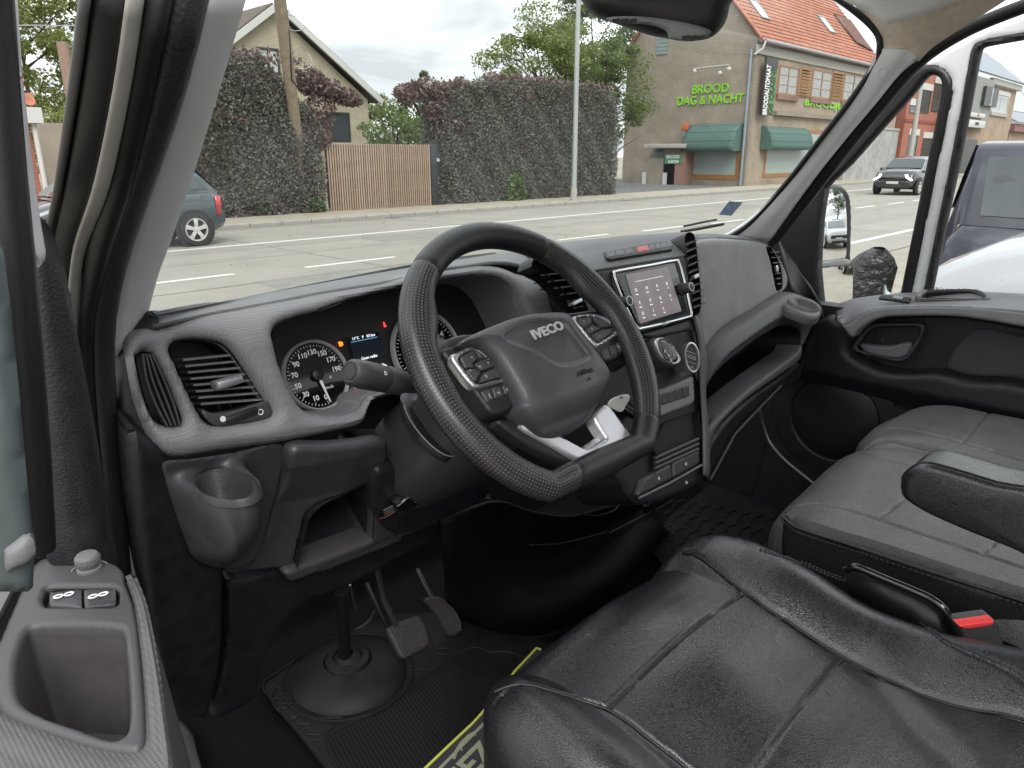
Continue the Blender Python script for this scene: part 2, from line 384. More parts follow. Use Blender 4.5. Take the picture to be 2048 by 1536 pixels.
def perforated():
    m = mat('perforated_leather', (.018, .018, .020), .27, bump=None)
    nt = m.node_tree; N = nt.nodes; L = nt.links; b = N['Principled BSDF']
    tc = N.new('ShaderNodeTexCoord'); v = N.new('ShaderNodeTexVoronoi'); v.inputs['Scale'].default_value = 1; v.inputs['Randomness'].default_value = 0
    L.new(tc.outputs['UV'], v.inputs['Vector'])
    r = N.new('ShaderNodeMapRange'); r.inputs['From Min'].default_value = .17; r.inputs['From Max'].default_value = .3; L.new(v.outputs['Distance'], r.inputs[0])
    x = N.new('ShaderNodeMix'); x.data_type = 'RGBA'; x.inputs[6].default_value = (.06, .058, .058, 1); x.inputs[7].default_value = (.02, .02, .021, 1)  # perforation dots painted lighter, standing in for their lit edges
    L.new(r.outputs[0], x.inputs[0]); L.new(x.outputs[2], b.inputs['Base Color'])
    bp = N.new('ShaderNodeBump'); bp.inputs['Strength'].default_value = .6; bp.inputs['Distance'].default_value = .0008; L.new(r.outputs[0], bp.inputs['Height'])
    n2 = N.new('ShaderNodeTexVoronoi'); n2.inputs['Scale'].default_value = 700; n2.feature = 'DISTANCE_TO_EDGE'; L.new(tc.outputs['Object'], n2.inputs['Vector'])
    b2 = N.new('ShaderNodeBump'); b2.inputs['Strength'].default_value = .2; b2.inputs['Distance'].default_value = .0006; L.new(n2.outputs[0], b2.inputs['Height']); L.new(bp.outputs[0], b2.inputs['Normal']); L.new(b2.outputs[0], b.inputs['Normal'])
    return m
M_PERF = perforated()
# ------------------------------------------------------------------ van body shell round the cab
def lerp(a, b, t): return a + (b - a) * t
cab = thing('van_cab', 'white van cab seen from its open driver door, grey pillar trims and black seals', 'van', (1.1, .6, 0))
def pts(fr, L, h=0.): return [fr.at(x, y, h) for x, y in L]
def onX(L, X): return [at(x, y, X=X) for x, y in L]
def onY(L, Y): return [at(x, y, Y=Y) for x, y in L]
def onZ(L, Z): return [at(x, y, Z=Z) for x, y in L]
# left pillar, outermost strip to innermost
def strip(name, L0, L1, X0, X1, m, bulge=.012, n=26, k=7, label=None, thick=.012):
    a = onX(L0, X0); b = onX(L1, X1)
    mid = []
    for i in range(n):
        pass
    A = loft_rows([a, b], n, 1); a, b = A[0], A[-1]
    rows = []
    for j in range(k + 1):
        t = j / k; s = math.sin(math.pi * t) ** .7 * bulge; r = []
        for p, q in zip(a, b):
            p = V(p); q = V(q); v = p.lerp(q, t); nrm = (q - p).cross(V((0, -.5, 1))).normalized()
            if nrm.dot(EYE - v) < 0: nrm = -nrm
            r.append(v + nrm * s)
        rows.append(r)
    return sheet(name, rows, m, cab, thick, label=label, off=-1)
strip('pillar_flange', [(158, -20), (134, 180), (106, 380), (88, 470), (74, 560), (70, 640), (72, 800)], [(185, -20), (158, 180), (124, 380), (104, 470), (92, 560), (92, 640), (92, 800)], .163, .167, mat('flange_rubber', (.05, .048, .047), .45), .002)
strip('outer_seal', [(183, -20), (156, 180), (122, 380), (102, 470), (90, 560), (90, 640), (92, 800)], [(258, -20), (229, 180), (186, 380), (150, 500), (140, 620), (139, 700), (150, 800)], .168, .184, M_RUB, .003)
strip('door_jamb', [(256, -20), (227, 180), (184, 380), (146, 500), (136, 600), (130, 690), (130, 800)], [(293, -20), (262, 180), (218, 380), (172, 500), (156, 600), (152, 690), (152, 800)], .182, .194, M_JAMB, .002)
strip('door_seal', [(288, -20), (254, 180), (208, 380), (166, 500), (148, 600), (146, 700), (166, 909), (196, 1075), (215, 1200), (230, 1400)],
      [(353, -20), (311, 180), (263, 380), (222, 500), (197, 600), (188, 700), (203, 909), (222, 1075), (238, 1200), (255, 1400)], .193, .210, M_RUB, .005)
strip('door_seal', [(350, -20), (311, 180), (262, 380), (216, 500), (195, 600), (189, 700), (204, 909), (220, 1075), (234, 1200), (250, 1400)],
      [(424, -20), (374, 180), (304, 380), (258, 520), (237, 610), (229, 700), (240, 909), (257, 1075), (268, 1200), (290, 1400)], .210, .237, M_RUBT, .006)
strip('pillar_trim', [(412, -20), (368, 180), (300, 380), (253, 525), (234, 610), (226, 690), (226, 712)],
      [(495, -20), (444, 150), (391, 330), (342, 480), (318, 545), (297, 625), (280, 715)], .24, .31, M_PILLAR, .008, label='grey left windscreen pillar trim')
# serrated black edge on the pillar trim, ceramic dots
sb = bmesh.new()
for i in range(34):
    t = i / 33; x = lerp(348, 318, t); y = lerp(420, 517, t); p = at(x, y, X=.312)
    f_ = Fr(p, (1, 0, 0), (0, .5, .86)); lathe_bm(f_, [(.0016, 0), (.0012, .001)], 8, bm=sb)
o = link('frit_dot', sb, M_BLACK, cab); o['kind'] = 'stuff'
# windscreen
def along(L, s):
    L = spl([tuple(p) for p in L], 8, False); zs = [p[2] for p in L]
    z = lerp(zs[0], zs[-1], s); return V((np.interp(z, zs, [p[0] for p in L]), np.interp(z, zs, [p[1] for p in L]), z))
glL = [at(x, y, X=.318) for x, y in ((272, 740), (293, 640), (312, 545), (336, 480), (385, 330), (438, 150), (500, -60))]
glR = [at(x, y, X=X) for x, y, X in ((1420, 500, 1.745), (1446, 482, 1.742), (1502, 444, 1.738), (1572, 368, 1.728), (1642, 278, 1.714), (1702, 200, 1.708), (1734, 150, 1.704), (1760, 95, 1.694), (1700, 15, 1.66), (1640, -40, 1.60))]
rows = []
for k_ in range(13):
    s_ = k_ / 12; pl_, pr_ = along(glL, s_), along(glR, s_); row = []
    for t in np.linspace(0, 1, 21): p = pl_.lerp(pr_, t); row.append(p + V((0, lerp(.26, .08, s_) * (1 - (2 * t - 1) ** 2) ** .8, 0)))
    rows.append(row)
sheet('windscreen', rows, M_GLASS, cab)
# right pillar trim, its black seal, the cloth corner and headliner
def xpill(y): return 1.70 + .0 * y
ra = [(1752, 60), (1757, 97), (1732, 150), (1700, 200), (1640, 275), (1570, 365), (1500, 440), (1440, 478)]
rb = [(1850, 100), (1836, 121), (1800, 150), (1755, 205), (1700, 270), (1640, 345), (1590, 415), (1545, 482)]
A_ = [at(x, y, X=lerp(1.68, 1.735, i / 7)) for i, (x, y) in enumerate(ra)]; B_ = [at(x, y, X=lerp(1.76, 1.84, i / 7)) for i, (x, y) in enumerate(rb)]
G = loft_rows([A_[1:], [a.lerp(b, .45) + V((-.02, -.03, 0)) for a, b in zip(A_, B_)][1:], B_[1:]], 26, 7)
sheet('pillar_trim', G, mat('lit_pillar_trim', (.82, .83, .83), .6, bump=[GRAIN], mottle=.03), cab, .01, label='grey right windscreen pillar trim, lightened as if brightly lit')  # same trim as the left pillar, colour lightened for the light on it
cl = loft_rows([[at(1680, -20, X=1.64), at(1735, 40, X=1.67), at(1755, 75, X=1.685), at(1758, 99, X=1.69)],
                [at(1800, 20, X=1.67), at(1800, 60, X=1.69), at(1798, 90, X=1.705), at(1797, 111, X=1.71)],
                [at(2060, -30, X=1.72), at(1950, 40, X=1.75), at(1870, 92, X=1.76), at(1838, 123, X=1.765)]], 18, 7)
sheet('pillar_cloth', cl, M_CLOTH, cab, .008, label='beige cloth at the top of the right pillar')
p0 = at(1768, 322 * .0 + 145, X=1.73)
nt_ = (EYE - at(1764, 145, X=1.70)).normalized(); ft = Fr(at(1764, 145, X=1.70), nt_.cross(V((0, 0, 1))), nt_.cross(nt_.cross(V((0, 0, 1))))); ft = Fr(ft.o, ft.ex, -ft.ey) if ft.n.dot(nt_) < 0 else ft
tube('trim_cap', [ft.P(.0075 * math.cos(a), .0085 * math.sin(a)) for a in np.linspace(0, 6.283, 24, endpoint=False)], .0009, M_PILLAR, cab, 6, closed=True)
# pillar speaker grille
fsp = Fr(at(1545, 398, X=1.765) + V((-.018, -.024, .0)), (.62, -.75, -.1), (-.3, -.1, .9))
panel('tweeter_grille', fsp, rnd([(-.02, -.012), (-.012, -.026), (.012, -.026), (.02, -.012), (.014, .012), (-.008, .02)], .004), M_PILLAR, cab, bev=.002, depth=.004, res=.002)
gb = bmesh.new()
for i in range(9):
    for j in range(11):
        u = -.014 + i * .0035; v = -.022 + j * .0035
        if abs(u) + abs(v + .004) * .6 < .018: lathe_bm(fsp.off(u, v, .0004), [(.0011, 0), (.0009, .0003)], 6, bm=gb)
link('grille_holes', gb, M_BLACK, cab)['kind'] = 'stuff'
# black windscreen border and door opening seal
bl = [at(x, y, X=X) for x, y, X in ((1640, -25, 1.55), (1700, 15, 1.64), (1748, 58, 1.68), (1760, 92, 1.69), (1748, 130, 1.70), (1700, 202, 1.705), (1640, 280, 1.71), (1570, 370, 1.725), (1500, 446, 1.735), (1445, 484, 1.74))]
tube('windscreen_seal', [V(p) for p in spl([tuple(p) for p in bl], 6, False)], .0065, M_RUB, cab, 8)
ds = [at(x, y, X=X) for x, y, X in ((1480, 640, 1.85), (1528, 505, 1.84), (1555, 472, 1.84), (1600, 415, 1.83), (1650, 350, 1.82), (1710, 272, 1.81), (1765, 205, 1.80), (1815, 145, 1.79), (1870, 98, 1.78), (1950, 52, 1.78), (2060, 8, 1.78))]
tube('door_opening_seal', [V(p) for p in spl([tuple(p) for p in ds], 6, False)], .014, M_RUB, cab, 10)
hl = loft_rows([[V((x, .60 + .06 * (1 - ((x - 1.0) / .75) ** 2) - .02, 2.085)) for x in np.linspace(.33, 1.66, 9)],
                [V((x, .50 + .06 * (1 - ((x - 1.0) / .75) ** 2) - .02, 2.075)) for x in np.linspace(.33, 1.70, 9)],
                [V((x, .2, 2.10)) for x in np.linspace(.33, 1.74, 9)], [V((x, -.5, 2.14)) for x in np.linspace(.3, 1.76, 9)]], 22, 8)
sheet('headliner', hl, M_HEAD, cab, .02)
# sun visor above the passenger
vis = [(1690, -40), (1702, 8), (1740, 26), (1768, 46), (1800, 44), (1850, 26), (1910, -2), (1935, -40)]
def facing(p, roll=0.):
    n = (EYE - p).normalized(); ex = V((0, 0, 1)).cross(n).normalized(); return Fr(p, ex, n.cross(ex))
fv = facing(at(1790, 10, X=1.60))
panel('sun_visor', fv, spl(fv.pxs([(1640, -60), (1660, -16), (1702, 8), (1742, 26), (1772, 47), (1800, 44), (1850, 28), (1915, 0), (1990, -40), (1990, -120), (1650, -120)]), 4), M_HEAD, cab, bev=.012, depth=.03, res=.006)
wbox('rear_wall', .0, 2.05, -.90, -.86, .77, 2.2, M_LGREY, cab)  # unseen wall behind the seats, added to darken the footwell
wbox('kick_panel', 1.945, 2.0, .60, 1.40, .70, 1.40, M_BLACK, cab)
wbox('bulkhead', .1, 2.05, 1.41, 1.45, .70, 1.42, M_BLACK, cab)
# floor, bulkhead
sheet('floor_lining', loft_rows([[V((x, y, .77)) for x in (.1, .6, 1.1, 1.6, 2.0)] for y in (-.4, .4, 1.15)] + [[V((x, 1.3, .86)) for x in (.1, .6, 1.1, 1.6, 2.0)], [V((x, 1.38, 1.05)) for x in (.1, .6, 1.1, 1.6, 2.0)], [V((x, 1.40, 1.35)) for x in (.1, .6, 1.1, 1.6, 2.0)]], 20, 5), M_CARP, cab, .02)
# sill step rolled edge at the driver's feet
sheet('door_sill', loft_rows([onZ([(380, 1480), (420, 1600)], .80), onZ([(355, 1440), (350, 1600)], .805), onZ([(300, 1400), (280, 1600)], .78), onZ([(250, 1400), (200, 1600)], .60)], 10, 5), M_CHAR, cab, .01)
tube('sill_trim', [V(p) for p in spl([tuple(at(x, y, X=X)) for x, y, X in ((1520, 820, 1.86), (1527, 850, 1.87), (1540, 885, 1.87), (1570, 920, 1.86), (1625, 965, 1.83), (1680, 1010, 1.80))], 6, False)], .0045, M_STEEL, cab, 8)
# sensor housing under the top of the windscreen
sens = thing('sensor_housing', 'black camera and mirror housing hanging from the windscreen top', 'sensor housing', (1.1, .62, 2.0))
fh = Fr((1.09, .615, 2.02), (1, 0, 0), (0, .95, .28))      # its underside looks down
fh.n = -fh.n
def hpx(L, h=0.): return fh.pxs(L, h)
hp = [(1163, -30), (1164, 8), (1185, 32), (1240, 52), (1300, 72), (1345, 80), (1385, 84), (1425, 76), (1452, 50), (1464, 10), (1468, -40)]
fh2 = facing(at(1320, 30, Y=.56))
panel('housing_shell', fh2, spl(fh2.pxs(hp), 5), M_BLACK, sens, bev=.03, depth=.07, res=.004)
panel('underside_tray', fh2, spl(fh2.pxs([(1205, 37), (1260, 32), (1330, 38), (1400, 52), (1425, 66), (1400, 80), (1375, 83), (1340, 78), (1332, 62), (1300, 50), (1250, 46)], .004), 5), M_LGREY, sens, bev=.004, depth=.02, res=.003, h=.004)
for i in range(3):
    box('slot', fh2.off(*fh2.px(1232 + i * 17, 41 + i * 0, .0065), .0066, .1), -.0045, .0045, -.0022, .0022, -.001, .0006, M_BLACK, sens)
for i in range(3):
    box('slot', fh2.off(*fh2.px(1372 + i * 15, 75 + i * 0, .0065), .0066, .1), -.0045, .0045, -.0022, .0022, -.001, .0006, M_BLACK, sens)
# wiper arm and parking disc behind the glass
wp = thing('wiper', 'black wiper arm lying along the foot of the windscreen', 'wiper', (1.6, 1.25, 1.42))
tube('wiper_blade', [at(1363, 463, X=1.55), at(1400, 457, X=1.62), at(1447, 448, X=1.70)], .0038, M_RUB, wp, 8)
tube('wiper_arm', [at(1375, 458, X=1.58) + V((0, .01, .006)), at(1410, 452, X=1.64) + V((0, .01, .008)), at(1440, 443, X=1.69) + V((0, .01, .004))], .003, M_RUB, wp, 6)
fdisc = Fr(at(1463, 418, X=1.66), (.93, -.3, .1), (-.25, -.35, .9))
dsc = prism('parking_permit', fdisc, fdisc.pxs([(1458, 402), (1485, 404), (1462, 431), (1437, 429)]), 0, .0012, mat('permit_blue', (.30, .40, .55), .5, mottle=.5, mscale=120)); tag(dsc, 'small blue printed permit stuck inside the windscreen by the right pillar', 'permit')
# ------------------------------------------------------------------ dashboard
dash = thing('dashboard', 'dark grey van dashboard with vents, dials, touchscreen and lower panels', 'dashboard', (.9, .9, 1.0))
T = R(12); FD = Fr((.5, .80, 1.52), (1, 0, 0), (0, math.sin(T), math.cos(T)))
FD0 = FD
bez = [(259, 700), (262, 672), (278, 660), (300, 651), (330, 643), (420, 625), (510, 609), (650, 582), (789, 559), (861, 538), (926, 531), (985, 523), (1028, 526), (1058, 538), (1085, 560), (1118, 597), (1150, 640), (1180, 700), (1200, 760),
       (1150, 790), (1050, 780), (900, 800), (830, 785), (797, 790), (760, 800), (748, 815), (734, 848), (690, 862), (571, 886), (440, 905), (378, 916), (344, 914), (320, 900), (303, 871), (282, 820), (270, 780)]
open_ = [(556, 680), (559, 660), (572, 647), (610, 632), (654, 621), (698, 604), (742, 592), (789, 580), (861, 563), (930, 552), (985, 549), (1015, 556), (1038, 580), (1052, 615), (1065, 665), (1050, 720), (990, 745), (900, 768), (800, 776), (762, 785), (742, 797), (727, 819), (690, 830), (655, 831), (618, 820), (592, 786), (570, 735)]
sidev = [(281, 720), (287, 708), (300, 705), (316, 717), (341, 763), (358, 805), (370, 838), (364, 850), (335, 850), (318, 838), (308, 822), (292, 775)]
mainv = [(353, 708), (358, 690), (372, 682), (400, 679), (437, 682), (460, 692), (481, 716), (515, 768), (548, 820), (544, 834), (522, 840), (443, 851), (418, 841), (402, 816), (376, 763)]
holes = [spl(FD.pxs(q), 4) for q in (open_, sidev, mainv)]
BZO = FD.pxs([(345, 640), (420, 625), (510, 609), (650, 582), (789, 559), (861, 538), (926, 531), (985, 523), (1028, 526), (1058, 538)])
bezel = panel('bezel', FD, spl(FD.pxs(bez), 4), M_GREY, dash, holes=holes, bev=.02, depth=.05, res=.0034,
              h=lambda u, v, d: -.030 * (1 - np.clip(pdist(np.stack([u, v], 1), BZO) / .055, 0, 1)) ** 2, label='dotted mid grey dashboard bezel')
# dash top
topA = pts(FD, [(306, 651)], -.016) + pts(FD, [(420, 625), (510, 609), (650, 582), (789, 559), (861, 538), (926, 531), (985, 523), (1028, 526), (1058, 538)], -.036)
topB = [at(x, y, Y=Y) for x, y, Y in ((300, 641, .86), (420, 616, .90), (505, 599, .93), (650, 572, .95), (795, 545, .96), (867, 533, .96), (930, 524, .97), (1000, 512, .97), (1040, 508, .96), (1080, 520, .94))]
topC = [V((p.x + .02, p.y + .18, p.z - .10)) for p in topB]
sheet('dash_top', loft_rows([topA, [a.lerp(b, .5) + V((0, 0, .004)) for a, b in zip(topA, topB)], topB, topC], 44, 6), M_TOP, dash, .006)
# strip along the windscreen foot
bA = [at(x, y + 4, Y=Y) for x, y, Y in ((516, 602, .955), (650, 574, .97), (795, 544, .98), (900, 524, .985), (1010, 509, .985))]
sheet('demister_strip', loft_rows([bA, [p + V((0, .02, .003)) for p in bA], [p + V((.0, .05, -.004)) for p in bA], [p + V((0, .2, -.1)) for p in bA]], 20, 5), M_BLACK, dash, .004)
# black end and footwell side panels behind the bezel
FL = Fr((.4, .80, 1.43), (1, 0, 0), (0, -.23, .63))
panel('end_panel', FD.off(h=-.018), spl(FD.off(h=-.018).pxs([(229, 703), (243, 688), (256, 664), (290, 640), (330, 632), (330, 880), (322, 920), (270, 870), (236, 820), (228, 760)]), 4), M_BLACK, dash, bev=.015, depth=.12, res=.005)
def bulge_side(u, v, d): return -.05 * np.clip((-.17 - u) / .12, 0, 1) ** 2
panel('side_panel', FL, spl(FL.pxs([(270, 868), (284, 880), (300, 892), (343, 920), (346, 950), (366, 1015), (383, 1076), (396, 1114), (417, 1131), (452, 1142), (456, 1145), (454, 1220), (450, 1314), (422, 1438), (380, 1449), (349, 1449), (318, 1350), (286, 1150), (268, 950)]), 4), M_BLACK2, dash, bev=.012, depth=.2, res=.005, h=-.004)
# cup holder panel
cupo = [(348, 920), (400, 915), (470, 905), (567, 889), (563, 957), (545, 1030), (527, 1092), (511, 1122), (490, 1134), (453, 1138), (420, 1129), (400, 1112), (387, 1076), (368, 1015), (350, 950)]
FLc = FL
cC = FL.at(455, 969, .046); FU = Fr(cC, (1, 0, 0), (0, 1, 0))
ex_ = abs(FU.px(529, 969)[0] - FU.px(381, 969)[0]) / 2; ey_ = abs(FU.px(455, 930)[1] - FU.px(455, 1008)[1]) / 2
FK = Fr(FL.at(455, 915), (1, 0, 0), (0, .35, .94))      # leans the other way, so the cup rim can open upwards
def inFK(p): q = p - FK.o; return q.dot(FK.ex), q.dot(FK.ey), q.dot(FK.n)
rim_ = [inFK(FU.P(ex_ * 1.02 * math.cos(a), ey_ * 1.02 * math.sin(a))) for a in np.linspace(0, 2 * math.pi, 60, endpoint=False)]
u0_, v0_, h0_ = inFK(cC); hr_ = (max(p[2] for p in rim_) - min(p[2] for p in rim_)) / 2; vb_ = inFK(FL.at(455, 1136))[1]; vt_ = inFK(FL.at(455, 912))[1]
def kbase(v): return -((FK.o - FL.o).dot(FL.n) + v * FK.ey.dot(FL.n)) / FK.n.dot(FL.n) - .002
CUPO = spl([inFK(FL.at(x, y, .022 * min(1, max(0, (440 - x) / 60))))[:2] for x, y in cupo], 4)
def cuph(u, v, d):
    x = (u - u0_) / (ex_ * 1.02); s = np.sqrt(np.clip(1 - x * x, 0, 1)); side = np.where(np.abs(x) > 1, np.exp(-((np.abs(x) - 1) / .45) ** 2), 1); dv = ey_ * 1.02 * s * FK.ey.y / 1.0; vf, vk = v0_ - dv, v0_ + dv
    low = (h0_ + hr_ * s - .37 * np.clip(vf - v, 0, 1) - kbase(v)) * side * (1 - np.clip((vf - v) / (vf - vb_ - .004), 0, 1) ** 3)
    up = (h0_ - hr_ * s - kbase(vk)) * side * (1 - np.clip((v - vk) / np.maximum(vt_ - vk, .01), 0, 1)) ** 1.5
    k = 1 / (1 + np.exp(np.clip((v - v0_) / .004, -50, 50))); e = np.clip(sdf(np.stack([u, v], 1), CUPO) / .009, 0, 1); e = e * e * (3 - 2 * e)
    return kbase(v) + (low * k + up * (1 - k)) * e
panel('cup_holder_panel', FK, CUPO, M_CHAR, dash, holes=[[(p[0], p[1]) for p in rim_]], bev=.003, depth=.012, res=.0026, h=cuph)
lathe('cup_holder', FU, [(.001, -.05), (.60, -.05), (.66, -.046), (.86, -.018), (.955, -.006), (1.0, .001), (1.03, .0016), (1.06, -.001), (1.09, -.007)], M_CHAR, dash, 48, ex_, ey_, capb=False)
# lower right panel with the open cubby
lowr = [(571, 889), (640, 874), (733, 856), (752, 872), (757, 900), (760, 1000), (790, 1062), (795, 1074), (700, 1112), (580, 1157), (574, 1139), (520, 1152), (464, 1161), (461, 1143), (492, 1137), (514, 1124), (529, 1094), (547, 1030), (565, 957)]
cub = [(614, 1024), (638, 1001), (680, 980), (713, 965), (733, 961), (737, 1000), (737, 1060), (727, 1078), (660, 1105), (594, 1129), (597, 1090), (605, 1053)]
F2 = FL
def lowh(u, v, d): return .022 * np.clip((v - F2.px(640, 960)[1]) / .08 + .3, 0, 1) - .012 * np.clip((F2.px(600, 1000)[0] - u) / .06, -1, 1)
panel('lower_panel', FL, spl(FL.pxs(lowr), 4), M_CHAR, dash, holes=[spl(FL.pxs(cub), 4)], bev=.006, depth=.012, res=.0034, h=lowh)
cubp = FL.pxs(cub); c0 = np.mean(np.array(cubp), 0)
bmx = bmesh.new(); rings = []
for sc_, h_ in ((1.03, .012), (.99, -.01), (.94, -.085), (.5, -.092), (.02, -.092)):
    q = spl([tuple(c0 + (np.array(p) - c0) * sc_ + (np.array([.012, .012]) if h_ < -.05 else 0)) for p in cubp], 4); rings.append([bmx.verts.new(FL.P(a, b, h_)) for a, b in q])
for a, b in zip(rings, rings[1:]):
    for j in range(len(a)): bmx.faces.new([a[j], a[(j + 1) % len(a)], b[(j + 1) % len(a)], b[j]])
link('storage_cubby', bmx, M_BLACK2, dash, 40)
panel('cubby_ledge', FL, spl(FL.pxs([(577, 1146), (650, 1118), (740, 1083), (792, 1062), (797, 1076), (740, 1102), (650, 1140), (590, 1165), (577, 1160)], .012), 4), mat('ledge_plastic', (.05, .048, .05), .5, bump=[GRAIN]), dash, bev=.008, depth=.03, res=.003, h=.012)
panel('knee_panel', FL.off(h=-.012), spl(FL.off(h=-.012).pxs([(457, 1150), (465, 1164), (520, 1154), (574, 1141), (600, 1150), (700, 1112), (795, 1074), (880, 1040), (975, 1000), (990, 1020), (900, 1070), (800, 1116), (742, 1151), (680, 1180), (619, 1203), (578, 1234), (550, 1272), (530, 1320), (517, 1384), (502, 1405), (428, 1438), (453, 1316), (458, 1220)]), 3), M_BLACK2, dash, bev=.006, depth=.10, res=.005)
# ---- side vent and main vent
def clip_span(poly, v):
    xs = []
    for (a, b), (c, d) in zip(poly, poly[1:] + poly[:1]):
        if (b > v) != (d > v): xs.append(a + (v - b) / (d - b) * (c - a))
    return (min(xs), max(xs)) if len(xs) >= 2 else None
def tray(name, fr, poly, h0, h1, m, parent, shrink=.97):
    bm = bmesh.new(); c = np.mean(np.array(poly), 0); rs = []
    for s, h in ((1.012, h0), (shrink, h1), (.01, h1)): rs.append([bm.verts.new(fr.P(*(c + (np.array(p) - c) * s), h)) for p in poly])
    for a, b in zip(rs, rs[1:]):
        for j in range(len(a)): bm.faces.new([a[j], a[(j + 1) % len(a)], b[(j + 1) % len(a)], b[j]])
    return link(name, bm, m, parent, 40)
sv = thing  # (vents are parts of the dashboard, slats their sub-parts)
v1 = tray('side_vent', FD, spl(FD.pxs(sidev), 4), -.012, -.05, M_BLACK, dash)
for i in range(4):
    L = [(lerp(a_, b_, .16 + .21 * i), y_) for a_, b_, y_ in ((280, 309, 708), (283, 337, 758), (300, 357, 806), (326, 367, 852))]
    bm = bmesh.new(); P = [FD.at(x, y, -.007) for x, y in spl(L, 5, False)]
    sheet_bm([[p for p in P], [p + V((.0006, .016, 0)) for p in P], [p + V((.0022, .016, 0)) for p in P], [p + V((.0020, 0, 0)) for p in P], [p for p in P]], bm)
    link('slat', bm, M_CHAR, v1, 30)
for i in range(5):
    y = 735 + i * 26; a = FD.at(283 + i * 12, y + 3, -.03); b = FD.at(325 + i * 12, y - 10, -.03)
    tube('rib', [a, b], .0012, M_BLACK, v1, 6)
mv = spl(FD.pxs(mainv), 4)
v2 = tray('main_vent', FD, mv, -.014, -.06, M_BLACK, dash)
ctl = [(402, 817), (430, 827), (480, 819), (520, 806), (540, 802), (549, 824), (543, 834), (520, 841), (443, 852), (418, 842)]
panel('vent_control', FD, spl(FD.pxs(ctl, -.010), 3), M_CHAR, v2, h=-.010, bev=.002, depth=.03, res=.003)
for i in range(8):
    yl = 722 + i * 12.6; yr = yl - 9.5
    xl, xr = 366 + i * 5.2, 462 + i * 9.6
    a, b = FD.at(xl, yl, -.016), FD.at(xr, yr, -.016); bm = bmesh.new()
    dn = V((0, .022, -.004)); th = V((0, 0, .0024))
    sheet_bm([[a, a.lerp(b, .5), b], [a + th, a.lerp(b, .5) + th, b + th], [a + dn + th, a.lerp(b, .5) + dn + th, b + dn + th], [a + dn, a.lerp(b, .5) + dn, b + dn], [a, a.lerp(b, .5), b]], bm)
    link('slat', bm, M_TOP, v2, 30)
for i in range(4):
    tube('rib', [FD.at(395 + i * 22, 712, -.045), FD.at(442 + i * 24, 822, -.045)], .0015, M_BLACK, v2, 6)
fk = FD.off(*FD.px(457, 764, -.006), -.006, R(4)); box('vent_tab', fk, -.017, .017, -.0055, .0055, -.012, .005, M_TOP, v2, .002)
box('vent_tab_inlay', fk, -.0145, .0145, -.0035, .0035, .004, .0057, M_SILV, v2, .001)
fk = FD.off(*FD.px(484, 830, -.0095), -.0095, R(6)); prism('thumb_wheel', fk, rnd([(-.0205, -.0045), (.0205, -.0045), (.0205, .0045), (-.0205, .0045)], .004), -.002, .0028, M_BLACK, v2, .0015)
lathe('closed_mark', FD.off(*FD.px(446, 838, -.0095), -.0095), [(.0036, 0), (.0034, .0005)], M_PALE, v2, 20)
tube('open_mark', [FD.off(*FD.px(521, 824, -.0095), -.0092).P(.0032 * math.cos(a), .0032 * math.sin(a)) for a in np.linspace(0, 6.283, 20, endpoint=False)], .0006, M_PALE, v2, 6, closed=True)
# ---- instrument cluster: recess walls, black face, dials
T2 = R(22); FI = Fr((.69, .885, 1.48), (1, 0, 0), (0, math.sin(T2), math.cos(T2)))
o1 = spl([tuple(p) for p in FD.pxs(open_)], 4); bmx = bmesh.new(); rs = []
cI = np.mean(np.array(o1), 0)
for s, h in ((1.01, -.016), (.995, -.03), (.97, -.06), (.94, -.13)): rs.append([bmx.verts.new(FD.P(*(cI + (np.array(p) - cI) * s), h)) for p in o1])
for a, b in zip(rs, rs[1:]):
    for j in range(len(a)): bmx.faces.new([a[j], a[(j + 1) % len(a)], b[(j + 1) % len(a)], b[j]])
link('cluster_hood', bmx, M_TOP, dash, 40)
face = panel('cluster_face', FI, spl(FI.pxs([(550, 640), (700, 560), (900, 520), (1010, 540), (1040, 640), (1040, 740), (850, 790), (700, 850), (590, 850)]), 3), M_BLACK, dash, bev=0, depth=.01, res=.006, h=-.004)
M_DRING = mat('dial_ring_grey', (.42, .42, .43), .35, metal=.3)
